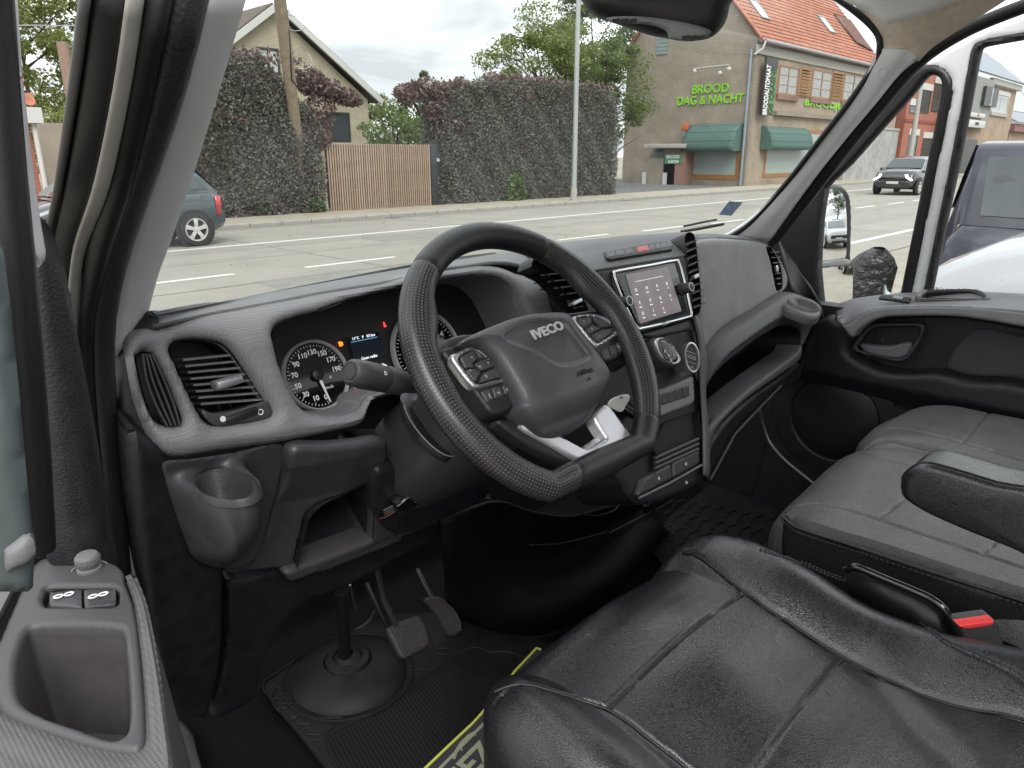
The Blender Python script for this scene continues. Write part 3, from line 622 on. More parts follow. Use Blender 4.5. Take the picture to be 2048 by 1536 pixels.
def dial(cxp, cyp, w, hh, nums, a0, a1, needle, red=None):
    u, v = FI.px(cxp, cyp); r = abs(FI.px(cxp + w, cyp)[0] - FI.px(cxp - w, cyp)[0]) / 2
    f = FI.off(u, v)
    d = lathe('dial', f, [(r * .97, -.003), (r * .97, .0015), (.002, .0015)], M_GLOSS, dash, 48, capb=False)
    lathe('dial_ring', f, [(r * .955, .001), (r * .97, .006), (r * 1.01, .008), (r * 1.04, .006), (r * 1.05, -.002)], M_DRING, d, 64, capb=False)
    bm = bmesh.new()
    for i in range(41):
        a = lerp(a0, a1, i / 40); L = .10 if i % 4 == 0 else .05
        box_bm(f.off(rot=a), r * (.90 - L), r * .90, -r * .012, r * .012, .0016, .0022, bm=bm)
    link('dial_ticks', bm, M_ICON if red is None else M_ICON, d)
    for i, s in enumerate(nums):
        a = lerp(a0, a1, i / (len(nums) - 1)); text('numeral', f, s, r * .21, M_PALE, d, r * .68 * math.cos(a), r * .68 * math.sin(a), .002, bold=.02)
    prism('needle', f.off(h=.005, rot=needle), [(-r * .12, -r * .05), (r * .05, -r * .045), (r * .86, -r * .015), (r * .86, r * .015), (r * .05, r * .045), (-r * .12, r * .05)], 0, .0015, M_PALE, d)
    lathe('needle_hub', f.off(h=.005), [(r * .17, -.002), (r * .17, .003), (r * .1, .005)], M_BLACK, d, 24)
    if red:
        bm = bmesh.new(); A = np.linspace(red[0], red[1], 16)
        for a, b in zip(A, A[1:]):
            vs = [bm.verts.new(f.P(q * math.cos(t), q * math.sin(t), .0023)) for q, t in ((r * .88, a), (r * .93, a), (r * .93, b), (r * .88, b))]; bm.faces.new(vs)
        link('red_arc', bm, M_LRED, d, smooth=False)
    return f, d, r
f1, d1, r1 = dial(632, 751, 65, 70, ['0', '10', '30', '50', '70', '90', '110', '130', '150', '170', '190'], R(-82), R(-82 - 274), R(-80))
text('unit_print', f1, 'km/h', r1 * .13, M_PALE, d1, r1 * .3, -r1 * .42, .002)
lathe('warning_spot', f1.off(r1 * .42, -r1 * .14, .0018), [(r1 * .045, 0), (r1 * .04, .0004)], M_ICON, d1, 16)
f2, d2, r2 = dial(853, 702, 66, 66, ['0', '1', '2', '3', '4', '5'], R(225), R(-20), R(222), red=(R(5), R(-25)))
uq = FI.pxs([(697, 674), (756, 664), (768, 709), (709, 722)], .002)
prism('trip_display', FI, uq, .001, .0025, mat('display_navy', (.005, .012, .025), .08), dash)
fq = FI.off(*FI.px(733, 694, .003), .003)
ww = abs(uq[1][0] - uq[0][0]); text('display_print', fq, "11°C   P   03 km", ww * .115, M_ICONL, dash, 0, ww * .30, .0002); text('display_print', fq, "Geen radio", ww * .12, M_ICONL, dash, 0, -ww * .30, .0002)
box('display_rule', fq, -ww * .45, ww * .45, ww * .21, ww * .225, 0, .0004, mat('display_line', (.1, .3, .5), .4, emit=((.2, .5, .9), .3)), dash)
for (x, y, m_, ch) in ((681, 688, M_LAMB, 'fuel'), (768, 650, M_LRED, 'man'), (706, 764, M_LRED, 'belt'), (712, 776, M_ICONL, 'belt')):
    fq = FI.off(*FI.px(x, y), .001); bm = bmesh.new(); s_ = .0035
    if ch == 'man':
        lathe_bm(fq.off(0, s_ * .9), [(s_ * .4, 0), (s_ * .4, .0008)], 12, bm=bm); prism_bm(fq, [(-s_ * .6, -s_), (s_ * .7, -s_), (s_ * .4, s_ * .4), (-s_ * .3, s_ * .4)], 0, .0008, bm=bm)
    else:
        box_bm(fq, -s_, s_ * .4, -s_, s_, 0, .0008, bm=bm); box_bm(fq, s_ * .6, s_ * .9, -s_ * .7, s_ * .6, 0, .0008, bm=bm)
    link('warning_lamp', bm, m_, dash)
# ---- steering column, stalk
colm = thing('steering_column', 'black steering column shroud with a light switch stalk on its left', 'steering column', (.68, .85, 1.3))
WC = V((.680, .607, 1.533)); WN = V((0, -.781, .6248)); WU = V((0, .6248, .781))
FW = Fr(WC, (1, 0, 0), WU)
ca = WC - WN * .085; ax = V((0, .80, -.60)).normalized()
rows = []
for t, rx, ry, dz in ((-.0, .050, .045, 0), (.0, .074, .060, 0), (.03, .086, .068, -.004), (.10, .098, .076, -.012), (.17, .102, .080, -.02), (.24, .095, .076, -.025), (.30, .08, .06, -.03)):
    c = ca + ax * t + V((0, 0, dz)); up = V((0, .60, .80))
    rows.append([c + V((1, 0, 0)) * rx * math.copysign(abs(math.cos(a)) ** .7, math.cos(a)) + up * ry * math.copysign(abs(math.sin(a)) ** .7, math.sin(a)) for a in np.linspace(0, 2 * math.pi, 41)])
sheet('shroud', rows, M_CHAR, colm)
sA, sB = at(838, 772, Y=.70), at(700, 744, Y=.675)
dsk = (sB - sA).normalized()
fsx = Fr(sA, dsk.orthogonal(), dsk.cross(dsk.orthogonal())); Ls = (sB - sA).length
if fsx.n.dot(dsk) < 0: fsx = Fr(sA, fsx.ey, fsx.ex)
lathe('stalk', fsx, [(.007, -.055), (.0095, 0), (.0125, Ls * .22), (.0165, Ls * .36), (.0165, Ls * .54), (.016, Ls * .55), (.0165, Ls * .56), (.0168, Ls * .85), (.0155, Ls * .97), (.012, Ls), (.0115, Ls - .001), (.0085, Ls - .001), (.008, Ls + .001), (.001, Ls + .0012)], M_CHAR, colm, 36)
def on_stalk(x, y, rad):   # a frame on the knob surface seen at this pixel
    d = ray(x, y).normalized(); best = None
    for k in range(400):
        p = EYE + d * (.6 + k * .001); q = p - sA; r = (q - dsk * q.dot(dsk)).length
        if r < rad: best = p; break
    if best is None: return None
    q = best - sA; n = (q - dsk * q.dot(dsk)).normalized(); return Fr(best, n.cross(dsk) if False else dsk, n.cross(dsk))
for (x, y, s) in ((769, 730, 'O'), (771, 747, '#'), (762, 719, 'AUTO'), (790, 722, '=')):
    f_ = on_stalk(x, y, .0168)
    if f_:
        if f_.n.dot(EYE - f_.o) < 0: f_ = Fr(f_.o, f_.ex, -f_.ey)
        f_ = Fr(f_.o, -f_.ex, -f_.ey) if f_.ex.x < 0 else f_
        if s == 'O': tube('switch_mark', [f_.P(.0028 * math.cos(a), .0032 * math.sin(a), .0003) for a in np.linspace(0, 6.283, 20, endpoint=False)], .0005, M_PALE, colm, 6, closed=True)
        elif s == '#': text('switch_mark', f_, 'D', .007, M_PALE, colm, 0, 0, .0004); 
        elif s == '=': text('switch_mark', f_, '-DO-', .005, M_ICON, colm, 0, 0, .0004)
        else: text('switch_mark', f_, s, .0042, M_ICON, colm, 0, 0, .0004)
fo = Fr(at(860, 850, Y=.74) , (.9, .15, -.1), (-.05, .75, .6))
panel('airbag_roundel', fo, [( .028 * math.cos(a), .055 * math.sin(a)) for a in np.linspace(0, 6.283, 40, endpoint=False)], M_BLACK, colm, bev=.003, depth=.01, res=.003)
tube('roundel_rim', [fo.P(.029 * math.cos(a), .056 * math.sin(a), .0005) for a in np.linspace(0, 6.283, 40, endpoint=False)], .0009, M_LGREY, colm, 6, closed=True)
# lower column cover and connector below
panel('lower_cover', FL.off(h=.03), spl(FL.off(h=.03).pxs([(752, 945), (800, 930), (905, 930), (975, 960), (975, 1000), (900, 1032), (868, 1045), (800, 1076), (760, 1040), (750, 1000)]), 4), M_BLACK2, colm, bev=.015, depth=.08, res=.004)
fobd = FL.off(*FL.px(812, 993, .036), .036, R(24))
box('socket_plug', fobd, -.026, .03, -.016, .016, -.01, .016, M_GLOSS, colm, .004)
box('socket_label', fobd, .004, .014, -.004, .002, .0155, .0165, M_ICON, colm)
for i in range(4): tube('wire', [fobd.P(-.026, -.008 + i * .005, .004), fobd.P(-.040, -.012 + i * .006, .000), fobd.P(-.046, -.024 + i * .004, -.012)], .0016, mat('wire_brown', (.12, .05, .02), .5) if i == 0 else M_RUB, colm, 6)
sb_ = Fr(at(823, 793, Y=.73), (.9, .2, 0), (-.1, .6, .7)); lathe('stalk_boot', sb_, [(.011, -.01), (.010, .002), (.007, .003), (.005, .002)], M_TOP, colm, 24)
# ------------------------------------------------------------------ steering wheel
whl = thing('steering_wheel', 'black perforated leather steering wheel with flat bottom and silver lower spoke', 'steering wheel', tuple(WC))
RW = .1835
def rim_r(a):
    s = math.sin(a); r = RW
    if s < -.5:
        f = .158 / -s; k = 60; r = -math.log(math.exp(-k * RW * 10) + math.exp(-k * f * 10)) / (k * 10) if False else min(RW, f)
        r = RW - (RW - f) * min(1, max(0, (RW - f) / .004)) if f < RW else RW
    return r
def bump1(a, c, w): d = (a - c + math.pi) % (2 * math.pi) - math.pi; return math.exp(-(d / w) ** 2)
def section(a):
    """radial inner, radial outer, axial half sizes"""
    ri = .0185 + .0085 * (bump1(a, R(28), .16) + bump1(a, R(152), .16)) + .004 * (bump1(a, R(-25), .5) + bump1(a, R(205), .5)) + .003 * (bump1(a, R(10), .5) + bump1(a, R(170), .5))
    ro = .0185 + .0025 * (bump1(a, R(20), .5) + bump1(a, R(160), .5))
    return ri, ro, .0175
def rim_part(name, a0, a1, m, n, sc=1.0):
    bm = bmesh.new(); uvl = bm.loops.layers.uv.new('UVMap'); rings = []; K = 28
    for i in range(n + 1):
        a = lerp(a0, a1, i / n); c, s = math.cos(a), math.sin(a); r = rim_r(a); ri, ro, ax_ = section(a)
        ease = 1 - .06 * (max(0, 1 - i * (a1 - a0) / n / .012) + max(0, 1 - (n - i) * (a1 - a0) / n / .012))
        ring = []
        for j in range(K):
            t = 2 * math.pi * j / K; q = (ro if math.cos(t) > 0 else ri) * math.cos(t) * ease * sc; z = ax_ * math.sin(t) * ease * sc
            ring.append(bm.verts.new(FW.P((r + q) * c, (r + q) * s, z)))
        rings.append(ring)
    L = (a1 - a0) * RW / .0042 ; C = .12 / .0042
    for i in range(n):
        for j in range(K):
            f = bm.faces.new([rings[i][j], rings[i + 1][j], rings[i + 1][(j + 1) % K], rings[i][(j + 1) % K]])
            for l, (x, y) in zip(f.loops, ((i, j), (i + 1, j), (i + 1, j + 1), (i, j + 1))): l[uvl].uv = (x / n * L * 1.0, y / K * round(C))
    return link(name, bm, m, whl, 0)
def wang(x, y): u, v = FW.px(x, y); return math.atan2(v, u)
aUL, aUR = wang(833, 527), wang(1084, 497); aLR, aLL = wang(1306, 848), wang(1150, 962)
print('angles', [round(math.degrees(a)) for a in (aUL, aUR, aLR, aLL)])
rim_part('rim_top_grip', aUR + .004, aUL - .004, M_LEATHS, 60)
rim_part('rim_grip', aLR + .004, aUR - .004, M_PERF, 60)
rim_part('rim_grip', aUL + .004, aLL + 2 * math.pi - .004, M_PERF, 70)
rim_part('rim_base_grip', aLL + .004, aLR - .004, M_LEATHS, 50)
rim_part('rim_core', 0, 2 * math.pi, M_RUB, 120, .93)
# spokes under the pods
def fwp(L, h=0.): return spl(FW.pxs(L, h), 4)
panel('spoke', FW, fwp([(880, 690), (945, 668), (1010, 700), (1060, 760), (1060, 840), (1010, 838), (975, 812), (940, 790), (905, 760)], -.02), M_BLACK2, whl, h=-.014, bev=.008, depth=.025, res=.0035)
panel('spoke', FW, fwp([(1100, 640), (1150, 625), (1205, 622), (1250, 645), (1262, 680), (1262, 722), (1240, 730), (1205, 740), (1150, 740)], -.02), M_BLACK2, whl, h=-.014, bev=.008, depth=.025, res=.0035)
def pod(out, frame, inner, btns, low, lows, icons):
    p = panel('switch_pod', FW, fwp(out, -.004), M_BLACK, whl, h=-.004, bev=.005, depth=.02, res=.0025)
    fr_ = panel('pod_frame', FW, fwp(frame, .002), M_SILV, whl, h=.002, bev=.0025, depth=.01, res=.002, holes=[fwp(inner, .002)])
    for b in btns: panel('button', FW, rnd(FW.pxs(b, .001), .0015), M_CHAR, p, h=.001, bev=.0012, depth=.008, res=.0013)
    for b in lows: panel('button', FW, rnd(FW.pxs(b, -.002), .0015), M_CHAR, p, h=-.002, bev=.0012, depth=.006, res=.0013)
    for x, y, s, z in icons: text('button_mark', FW, s, z, M_ICON, p, *FW.px(x, y, .0015), h=.0015, thick=.0004)
pod([(884, 702), (910, 690), (945, 683), (985, 708), (1018, 750), (1036, 785), (1043, 802), (1008, 828), (985, 827), (966, 806), (945, 778), (915, 742)],
    [(902, 712), (920, 702), (945, 690), (962, 696), (985, 716), (1017, 752), (1012, 760), (985, 768), (955, 775), (940, 766), (920, 742)],
    [(918, 716), (946, 698), (960, 703), (982, 722), (1008, 752), (985, 760), (958, 767), (944, 757), (930, 738)],
    [[(921, 714), (947, 699), (956, 717), (945, 727), (950, 733), (931, 736)], [(950, 700), (960, 703), (982, 718), (962, 716)], [(932, 739), (949, 736), (963, 744), (951, 763), (943, 755)], [(950, 728), (965, 718), (984, 717), (990, 732), (964, 741)], [(968, 745), (991, 735), (1007, 752), (960, 765)]],
    None, [[(962, 783), (981, 776), (988, 797), (975, 805)], [(984, 775), (1001, 771), (1009, 790), (991, 796)], [(1004, 770), (1019, 766), (1029, 783), (1012, 789)]],
    [(944, 715, '<', .006), (960, 734, 'M', .005), (976, 725, 'v', .006), (941, 741, '<', .006), (973, 753, 'V', .006), (979, 791, '(', .008), (997, 785, 'v|', .006), (1014, 780, '=', .008)])
pod([(1135, 640), (1160, 628), (1200, 625), (1240, 650), (1246, 668), (1252, 690), (1250, 706), (1225, 722), (1205, 722), (1180, 690), (1155, 660)],
    [(1146, 634), (1180, 627), (1205, 630), (1240, 650), (1245, 662), (1235, 670), (1200, 692), (1190, 690), (1165, 662)],
    [(1154, 637), (1182, 632), (1203, 636), (1228, 652), (1229, 664), (1205, 680), (1193, 684), (1172, 662)],
    [[(1155, 638), (1183, 633), (1184, 646), (1167, 656)], [(1187, 634), (1203, 637), (1227, 652), (1205, 654)], [(1170, 660), (1186, 649), (1203, 656), (1180, 668)], [(1184, 670), (1206, 658), (1228, 655), (1228, 664), (1196, 683)]],
    None, [[(1203, 700), (1216, 694), (1222, 714), (1212, 720)], [(1219, 692), (1231, 687), (1237, 706), (1225, 712)], [(1233, 686), (1245, 679), (1250, 697), (1240, 705)]],
    [(1168, 643, '+', .006), (1207, 645, '-', .006), (1184, 658, 'S', .006), (1200, 672, '=', .006), (1237, 694, 'O', .007)])
# lower silver spoke: open U
lo = [(1040, 852), (1062, 846), (1150, 862), (1200, 806), (1218, 806), (1262, 866), (1268, 882), (1258, 900), (1225, 918), (1185, 926), (1150, 916), (1090, 882)]
panel('lower_spoke', FW, spl(FW.pxs([(1040, 852), (1064, 847), (1100, 859), (1140, 880), (1173, 896), (1195, 888), (1212, 876), (1206, 866), (1188, 833), (1202, 815), (1217, 808), (1246, 846), (1271, 881), (1262, 896), (1241, 912), (1188, 921), (1159, 921), (1100, 888)], -.008), 3), mat('matt_silver', (.62, .63, .66), .38, metal=.75), whl, h=-.008, bev=.004, depth=.014, res=.002)
panel('lower_spoke_backing', FW, fwp([(990, 838), (1060, 846), (1100, 880), (1150, 905), (1172, 922), (1140, 930), (1080, 905), (1020, 868)], -.016), M_BLACK, whl, h=-.014, bev=.004, depth=.012, res=.003)
lowin = panel('lower_spoke_web', FW, fwp([(1166, 897), (1205, 868), (1238, 864), (1250, 876), (1195, 906), (1178, 903)], -.014), mat('satin_silver', (.42, .43, .45), .4, metal=.7), whl, h=-.02, bev=.002, depth=.01, res=.003)
# airbag cover
hubo = [(918, 684), (940, 669), (984, 649), (1043, 628), (1087, 622), (1122, 621), (1137, 626), (1148, 638), (1175, 678), (1201, 710), (1219, 738), (1223, 760), (1207, 807), (1190, 833), (1160, 854), (1119, 865), (1087, 854), (1043, 816), (1040, 795), (1014, 748), (993, 716), (967, 692), (943, 686)]
HH = .012
hub2 = fwp(hubo, HH)
vee = [FW.px(x, y, HH + .012) for x, y in ((1012, 672), (1060, 640), (1108, 640), (1130, 642), (1150, 665), (1178, 700), (1178, 712), (1155, 726), (1122, 730), (1102, 722), (1070, 700))]
veeP = spl(vee, 4)
def hubh(u, v, d):
    P = np.stack([u, v], 1); s = sdf(P, veeP)
    dome = .016 * (1 - np.exp(-d / .022))
    low = np.clip((FW.px(1120, 790, HH)[1] - v) / .03, 0, 1)
    return HH + dome - .0075 * (1 / (1 + np.exp(-s / .0016))) - .012 * low ** 2
cov = panel('airbag_cover', FW, hub2, M_CHAR, whl, h=hubh, bev=.009, depth=.035, res=.0022)
fi = FW.off(*FW.px(1097, 660, HH + .014), HH + .0118, R(4))
text('maker_lettering', fi, 'IVECO', .0172, mat('lettering_silver', (.62, .62, .64), .3, metal=.45), cov, 0, 0, .0008, .002, sx=1.25, bold=.035)
fi = FW.off(*FW.px(1168, 744, HH + .014), HH + .0150, R(3))
text('airbag_lettering', fi, 'AIRbag', .0095, M_BLACK, cov, 0, 0, .0004, .001, sx=1.2, shear=.15)
text('airbag_lettering', FW.off(*FW.px(1177, 758, HH + .014), HH + .0150), 'oi', .007, M_BLACK, cov, 0, 0, .0004, .001)
# ignition key, white tag
key = thing('ignition_key', 'black key in the ignition behind the wheel with a white plastic tag hanging', 'key', (.9, .72, 1.4))
ft = Fr(at(1237, 806, Y=.655), (.78, -.55, .28), (-.1, .35, .9))
panel('key_tag', ft, spl(ft.pxs([(1217, 806), (1226, 797), (1245, 790), (1258, 790), (1260, 797), (1252, 812), (1243, 824), (1228, 819), (1218, 813)]), 5), M_TAG, key, bev=.0012, depth=.003, res=.002, holes=[ft.pxs([(1243 + 3 * math.cos(a), 796 + 2 * math.sin(a)) for a in np.linspace(0, 6.28, 10, endpoint=False)])])
kb = at(1255, 815, Y=.70); tube('key_body', [at(1215, 800, Y=.74), at(1250, 812, Y=.70), at(1272, 826, Y=.685)], [.014, .016, .013], M_GLOSS, key, 14)
tube('key_cord', [V(p) for p in spl([tuple(ft.at(1243, 796, .002)), tuple(at(1256, 790, Y=.675)), tuple(at(1262, 803, Y=.69))], 5, False)], .0012, M_RUB, key, 6)
# ------------------------------------------------------------------ centre console
T = R(20); FC = Fr((1.1, .74, 1.5), (1, 0, 0), (0, math.sin(T), math.cos(T)))
def fc(L, h=0., k=4): return spl(FC.pxs(L, h), k)
con = dash
# upper band of the console with the switch row, rolling over to the windscreen
ct = [at(x, y, Y=Y) for x, y, Y in ((1040, 512, .93), (1090, 496, .90), (1150, 482, .885), (1217, 476, .88), (1300, 468, .88), (1366, 464, .875))]
cm = [FC.at(x, y) for x, y in ((1118, 590), (1140, 556), (1187, 541), (1245, 531), (1310, 520), (1370, 511))]
c2 = [a.lerp(b, .5) + V((0, -.012, .006)) for a, b in zip(ct, cm)]
sheet('console_brow', loft_rows([cm, c2, ct, [p + V((0, .2, -.04)) for p in ct]], 36, 8), M_TOP, con, .006)
rt = Fr(c2[3], (cm[5] - cm[2]), (ct[3] - cm[3]))
row = [(1206, 503), (1330, 481), (1343, 484), (1346, 494), (1345, 497), (1220, 517), (1213, 515)]
rsw = panel('switch_row', rt, rnd(rt.pxs(row, .001), .002), M_BLACK, con, h=.001, bev=.001, depth=.02, res=.0022)
xs = [1211, 1229, 1247, 1264, 1272, 1296, 1308, 1319, 1332, 1343]
for i, (a, b) in enumerate(zip(xs, xs[1:])):
    ya = 503.5 - (a - 1206) * .172; yb = 503.5 - (b - 1206) * .172; red = i == 4
    if i == 3: continue
    P = rt.pxs([(a + 1.2, ya + 1.5), (b - .6, yb + 1.5), (b + 3.4, yb + 11.5), (a + 5, ya + 11.8)], .002)
    bt = panel('red_hazard_button' if red else 'switch_button', rt, rnd(P, .0012), M_RED if red else M_CHAR, rsw, h=.0022, bev=.0008, depth=.006, res=.0014)
    if i in (1, 2, 5, 6, 7, 8): text('switch_mark', rt, 'ZSXEAWY#T'[i], .007, M_ICON, rsw, *rt.px((a + b) / 2 + 3, (ya + yb) / 2 + 6.5, .0024), h=.0024)
    if red: tube('hazard_mark', [rt.P(*(np.array(rt.px((a + b) / 2 + 2.5, (ya + yb) / 2 + 7, .0025)) + np.array(q)), .0026) for q in ((-.0045, -.003), (.0045, -.003), (0, .0045))], .0005, M_PALE, rsw, 6, closed=True)
# touchscreen unit
unit = [(1132, 560), (1187, 541), (1370, 511), (1376, 540), (1388, 600), (1389, 634), (1380, 640), (1330, 655), (1276, 668), (1235, 672), (1190, 690), (1160, 640)]
panel('screen_surround', FC, fc(unit), M_BLACK2, con, bev=.006, depth=.05, res=.004)
sf = [(1225, 548), (1232, 540), (1300, 528), (1352, 518), (1360, 523), (1370, 555), (1382, 610), (1386, 632), (1378, 638), (1330, 650), (1285, 660), (1270, 658), (1250, 620), (1232, 575)]
si = [(1231, 550), (1238, 545), (1300, 534), (1349, 525), (1354, 528), (1364, 560), (1376, 612), (1379, 627), (1374, 631), (1330, 643), (1287, 653), (1277, 651), (1256, 615), (1238, 574)]
scr = panel('touchscreen', FC, rnd(FC.pxs([(1229, 547), (1351, 523), (1381, 630), (1280, 655)], .004), .004), M_GLOSS, con, h=.004, bev=.001, depth=.01, res=.003)
mf_ = spl([((a + c) / 2, (b + d) / 2) for (a, b), (c, d) in zip(sf, si)], 6)
tube('silver_frame', [FC.at(x, y, .005) for x, y in mf_], .0030, M_CHROME, scr, 8, closed=True)
sc_ = [(1252, 549), (1335, 534), (1364, 622), (1281, 647)]
m_s = mat('dusty_screen', (.13, .11, .115), .35, mottle=.35, mscale=45, emit=((.30, .25, .27), .2))
sg = panel('display', FC, FC.pxs(sc_, .006), m_s, scr, h=.006, bev=.0004, depth=.003, res=.004)
sa, sb2 = V(FC.px(*sc_[0], .0065)).to_2d(), V(FC.px(*sc_[1], .0065)).to_2d(); sd_ = V(FC.px(*sc_[3], .0065)).to_2d()
def sp(s, t): q = sa + (sb2 - sa) * s + (sd_ - sa) * t; return q.x, q.y
m_ic = mat('screen_icon', (.6, .6, .62), .4, emit=((.8, .8, .85), .4))
for r_, (t_, ns) in enumerate(((.34, 4), (.60, 4), (.82, 3))):
    for i in range(ns):
        u, v = sp(.12 + i * .25, t_); f_ = FC.off(u, v, .0063)
        text('screen_icon', f_, 'DHABEPKFOIL'[(r_ * 4 + i) % 11], .0085, m_ic, sg, 0, 0, .0002)
        text('icon_caption', f_, ('Media', 'Radio', 'Nav', 'Tel')[i % 4], .0035, m_ic, sg, 0, -.008, .0002)
u, v = sp(.5, .17); box('screen_rule', FC.off(u, v, .0063), -.045, .045, -.0004, .0004, 0, .0003, m_ic, sg)
def knob(x, y, r, h0=.004, L=.022):
    f_ = FC.off(*FC.px(x, y, h0 + L * .7), h0)
    k = lathe('rotary_knob', f_, [(r * 1.25, 0), (r * 1.2, .003), (r, .004), (r * .95, L * .8), (r * .85, L), (r * .7, L + .0005)], M_CHAR, con, 36)
    lathe('knob_ring', f_, [(r * .86, L - .001), (r * .84, L + .0008), (r * .72, L + .0008), (r * .70, L - .001)], M_SILV, k, 36, capb=False)
    lathe('knob_cap', f_, [(r * .68, L - .002), (r * .64, L + .0004), (.0003, L + .0006)], M_BLACK, k, 24, capb=False)
knob(1253, 603, .0105); knob(1377, 575, .0105)
text('unit_lettering', FC.off(*FC.px(1333, 646, .0085), .0078, R(3)), 'IVECO', .0075, M_CHROME, con, 0, 0, 0, .001, sx=1.2, bold=.03)
# vent column between the console and the passenger pad
vc = tray('centre_vent', FC, fc([(1368, 478), (1386, 470), (1394, 520), (1400, 590), (1398, 622), (1388, 625), (1380, 560)], .0), .002, -.05, M_BLACK, con)
for i in range(10):
    y = 488 + i * 14; x = 1371 + i * 1.7
    a, b = FC.at(x, y + 4, .002), FC.at(x + 24, y - 7, .0); bm = bmesh.new(); dn = V((0, .03, -.006)); th = V((0, 0, .0025))
    sheet_bm([[a, b], [a + th, b + th], [a + dn + th, b + dn + th], [a + dn, b + dn], [a, b]], bm); link('slat', bm, M_TOP, vc, 30)
box('vent_tab', FC.off(*FC.px(1391, 553, .004), .004, R(8)), -.010, .010, -.004, .004, -.008, .004, M_SILV, vc, .0015)
# vent behind the wheel on the driver's right
vr = tray('driver_vent', FC.off(h=.02), spl(FC.pxs([(1060, 535), (1088, 548), (1120, 578), (1150, 610), (1172, 622), (1166, 605), (1140, 560), (1105, 520), (1075, 510)], .02), 4), .004, -.03, M_BLACK, con)
for i in range(6):
    y = 548 + i * 13; x = 1082 + i * 13
    a, b = FC.at(x, y + 4, .02), FC.at(x + 52 - i * 2, y - 2, .016); bm = bmesh.new(); dn = V((0, .03, -.006)); th = V((0, 0, .0022))
    sheet_bm([[a, b], [a + th, b + th], [a + dn + th, b + dn + th], [a + dn, b + dn], [a, b]], bm); link('slat', bm, M_TOP, vr, 30)
box('vent_tab', FC.off(*FC.px(1155, 603, .024), .024, R(8)), -.016, .010, -.003, .003, -.008, .003, M_SILV, vr, .001)
# lower console: recess behind the knobs
panel('console_face', FC.off(h=-.02), spl(FC.off(h=-.02).pxs([(1190, 690), (1240, 668), (1380, 636), (1400, 660), (1404, 740), (1404, 800), (1412, 900), (1408, 960), (1290, 1010), (1240, 960), (1200, 850)]), 4), M_BLACK, con, bev=.004, depth=.12, res=.006)
panel('recess_rim', FC, spl(FC.pxs([(1290, 664), (1385, 638), (1398, 652), (1403, 690), (1404, 760), (1395, 742), (1396, 700), (1390, 664), (1372, 662), (1310, 676)], -.012), 3), M_CHAR, con, h=-.014, bev=.004, depth=.02, res=.003)
# gear selector
fg = FC.off(*FC.px(1334, 706, .022), .02, R(30))
su = (1.0, 1.0)
fg = Fr(FC.at(1334, 705, .022), (.92, -.2, -.34), (.26, .42, .87))
gp = fg.pxs([(1313, 679), (1321, 674), (1333, 676), (1345, 688), (1357, 705), (1363, 719), (1358, 727), (1345, 729), (1330, 720), (1320, 705), (1314, 692)])
gO = [tuple(np.mean(np.array(gp), 0) + (np.array(p) - np.mean(np.array(gp), 0)) * 1.12) for p in gp]
gs = panel('gear_selector', fg, spl(gO, 5), M_CHAR, con, h=-.004, bev=.01, depth=.05, res=.0025)
gi = [tuple(np.mean(np.array(gp), 0) + (np.array(p) - np.mean(np.array(gp), 0)) * .80) for p in gp]
panel('selector_ring', fg, spl(gp, 5), M_SILV, gs, holes=[spl(gi, 5)], h=.0, bev=.003, depth=.01, res=.0018)
panel('selector_face', fg, spl(gi, 5), M_GLOSS, gs, h=-.001, bev=.001, depth=.004, res=.0025)
for x, y, s, m_ in ((1324, 685, 'o', M_RED), (1330, 703, 'R', M_PALE), (1337, 712, 'N', M_PALE), (1342, 721, 'D', M_PALE), (1340, 700, '-', M_PALE), (1347, 712, 'P', M_ICON)):
    text('gear_mark', fg, s, .0075, m_, gs, *fg.px(x, y, .0), h=.0004, bold=.03)
fb = Fr(FC.at(1383, 715, .02), (.86, -.35, -.36), (.2, .45, .87))
rr = abs(fb.px(1383, 684)[1] - fb.px(1383, 746)[1]) / 2
sd2 = lathe('control_dial', fb, [(rr * .95, -.03), (rr * .98, -.004), (rr, 0), (rr * .96, .003), (rr * .86, .0035), (rr * .82, 0)], M_SILV, con, 48, .62, 1, capb=False)
lathe('dial_screen', fb, [(rr * .83, .0), (.0005, .0005)], M_BLACK, sd2, 40, .62, 1, capb=False)
for dv in (-.35, .3): box('dial_rule', fb.off(0, rr * dv, .0006), -rr * .45, rr * .45, -.0005, .0005, 0, .0004, M_ICON, sd2)
text('dial_print', fb, 'ECO', rr * .35, M_ICON, sd2, 0, 0, .0008); text('dial_print', fb, 'o|o', rr * .25, M_ICON, sd2, 0, -rr * .62, .0008)
# switch plate
f_ = FC.off(h=-.012)
pl = panel('switch_plate', f_, rnd(f_.pxs([(1290, 790), (1330, 776), (1388, 752), (1391, 800), (1384, 808), (1335, 828), (1300, 842)]), .006), M_LGREY, con, bev=.003, depth=.02, res=.003)
for i in range(4):
    a = 1322 + i * 14.2; y = 788 - i * 4.6
    panel('blank_button', f_, rnd(f_.pxs([(a + 1, y), (a + 13.6, y - 4), (a + 15, y + 18), (a + 2.5, y + 22.5)], .002), .001), M_CHAR, pl, h=.002, bev=.0008, depth=.004, res=.0016)
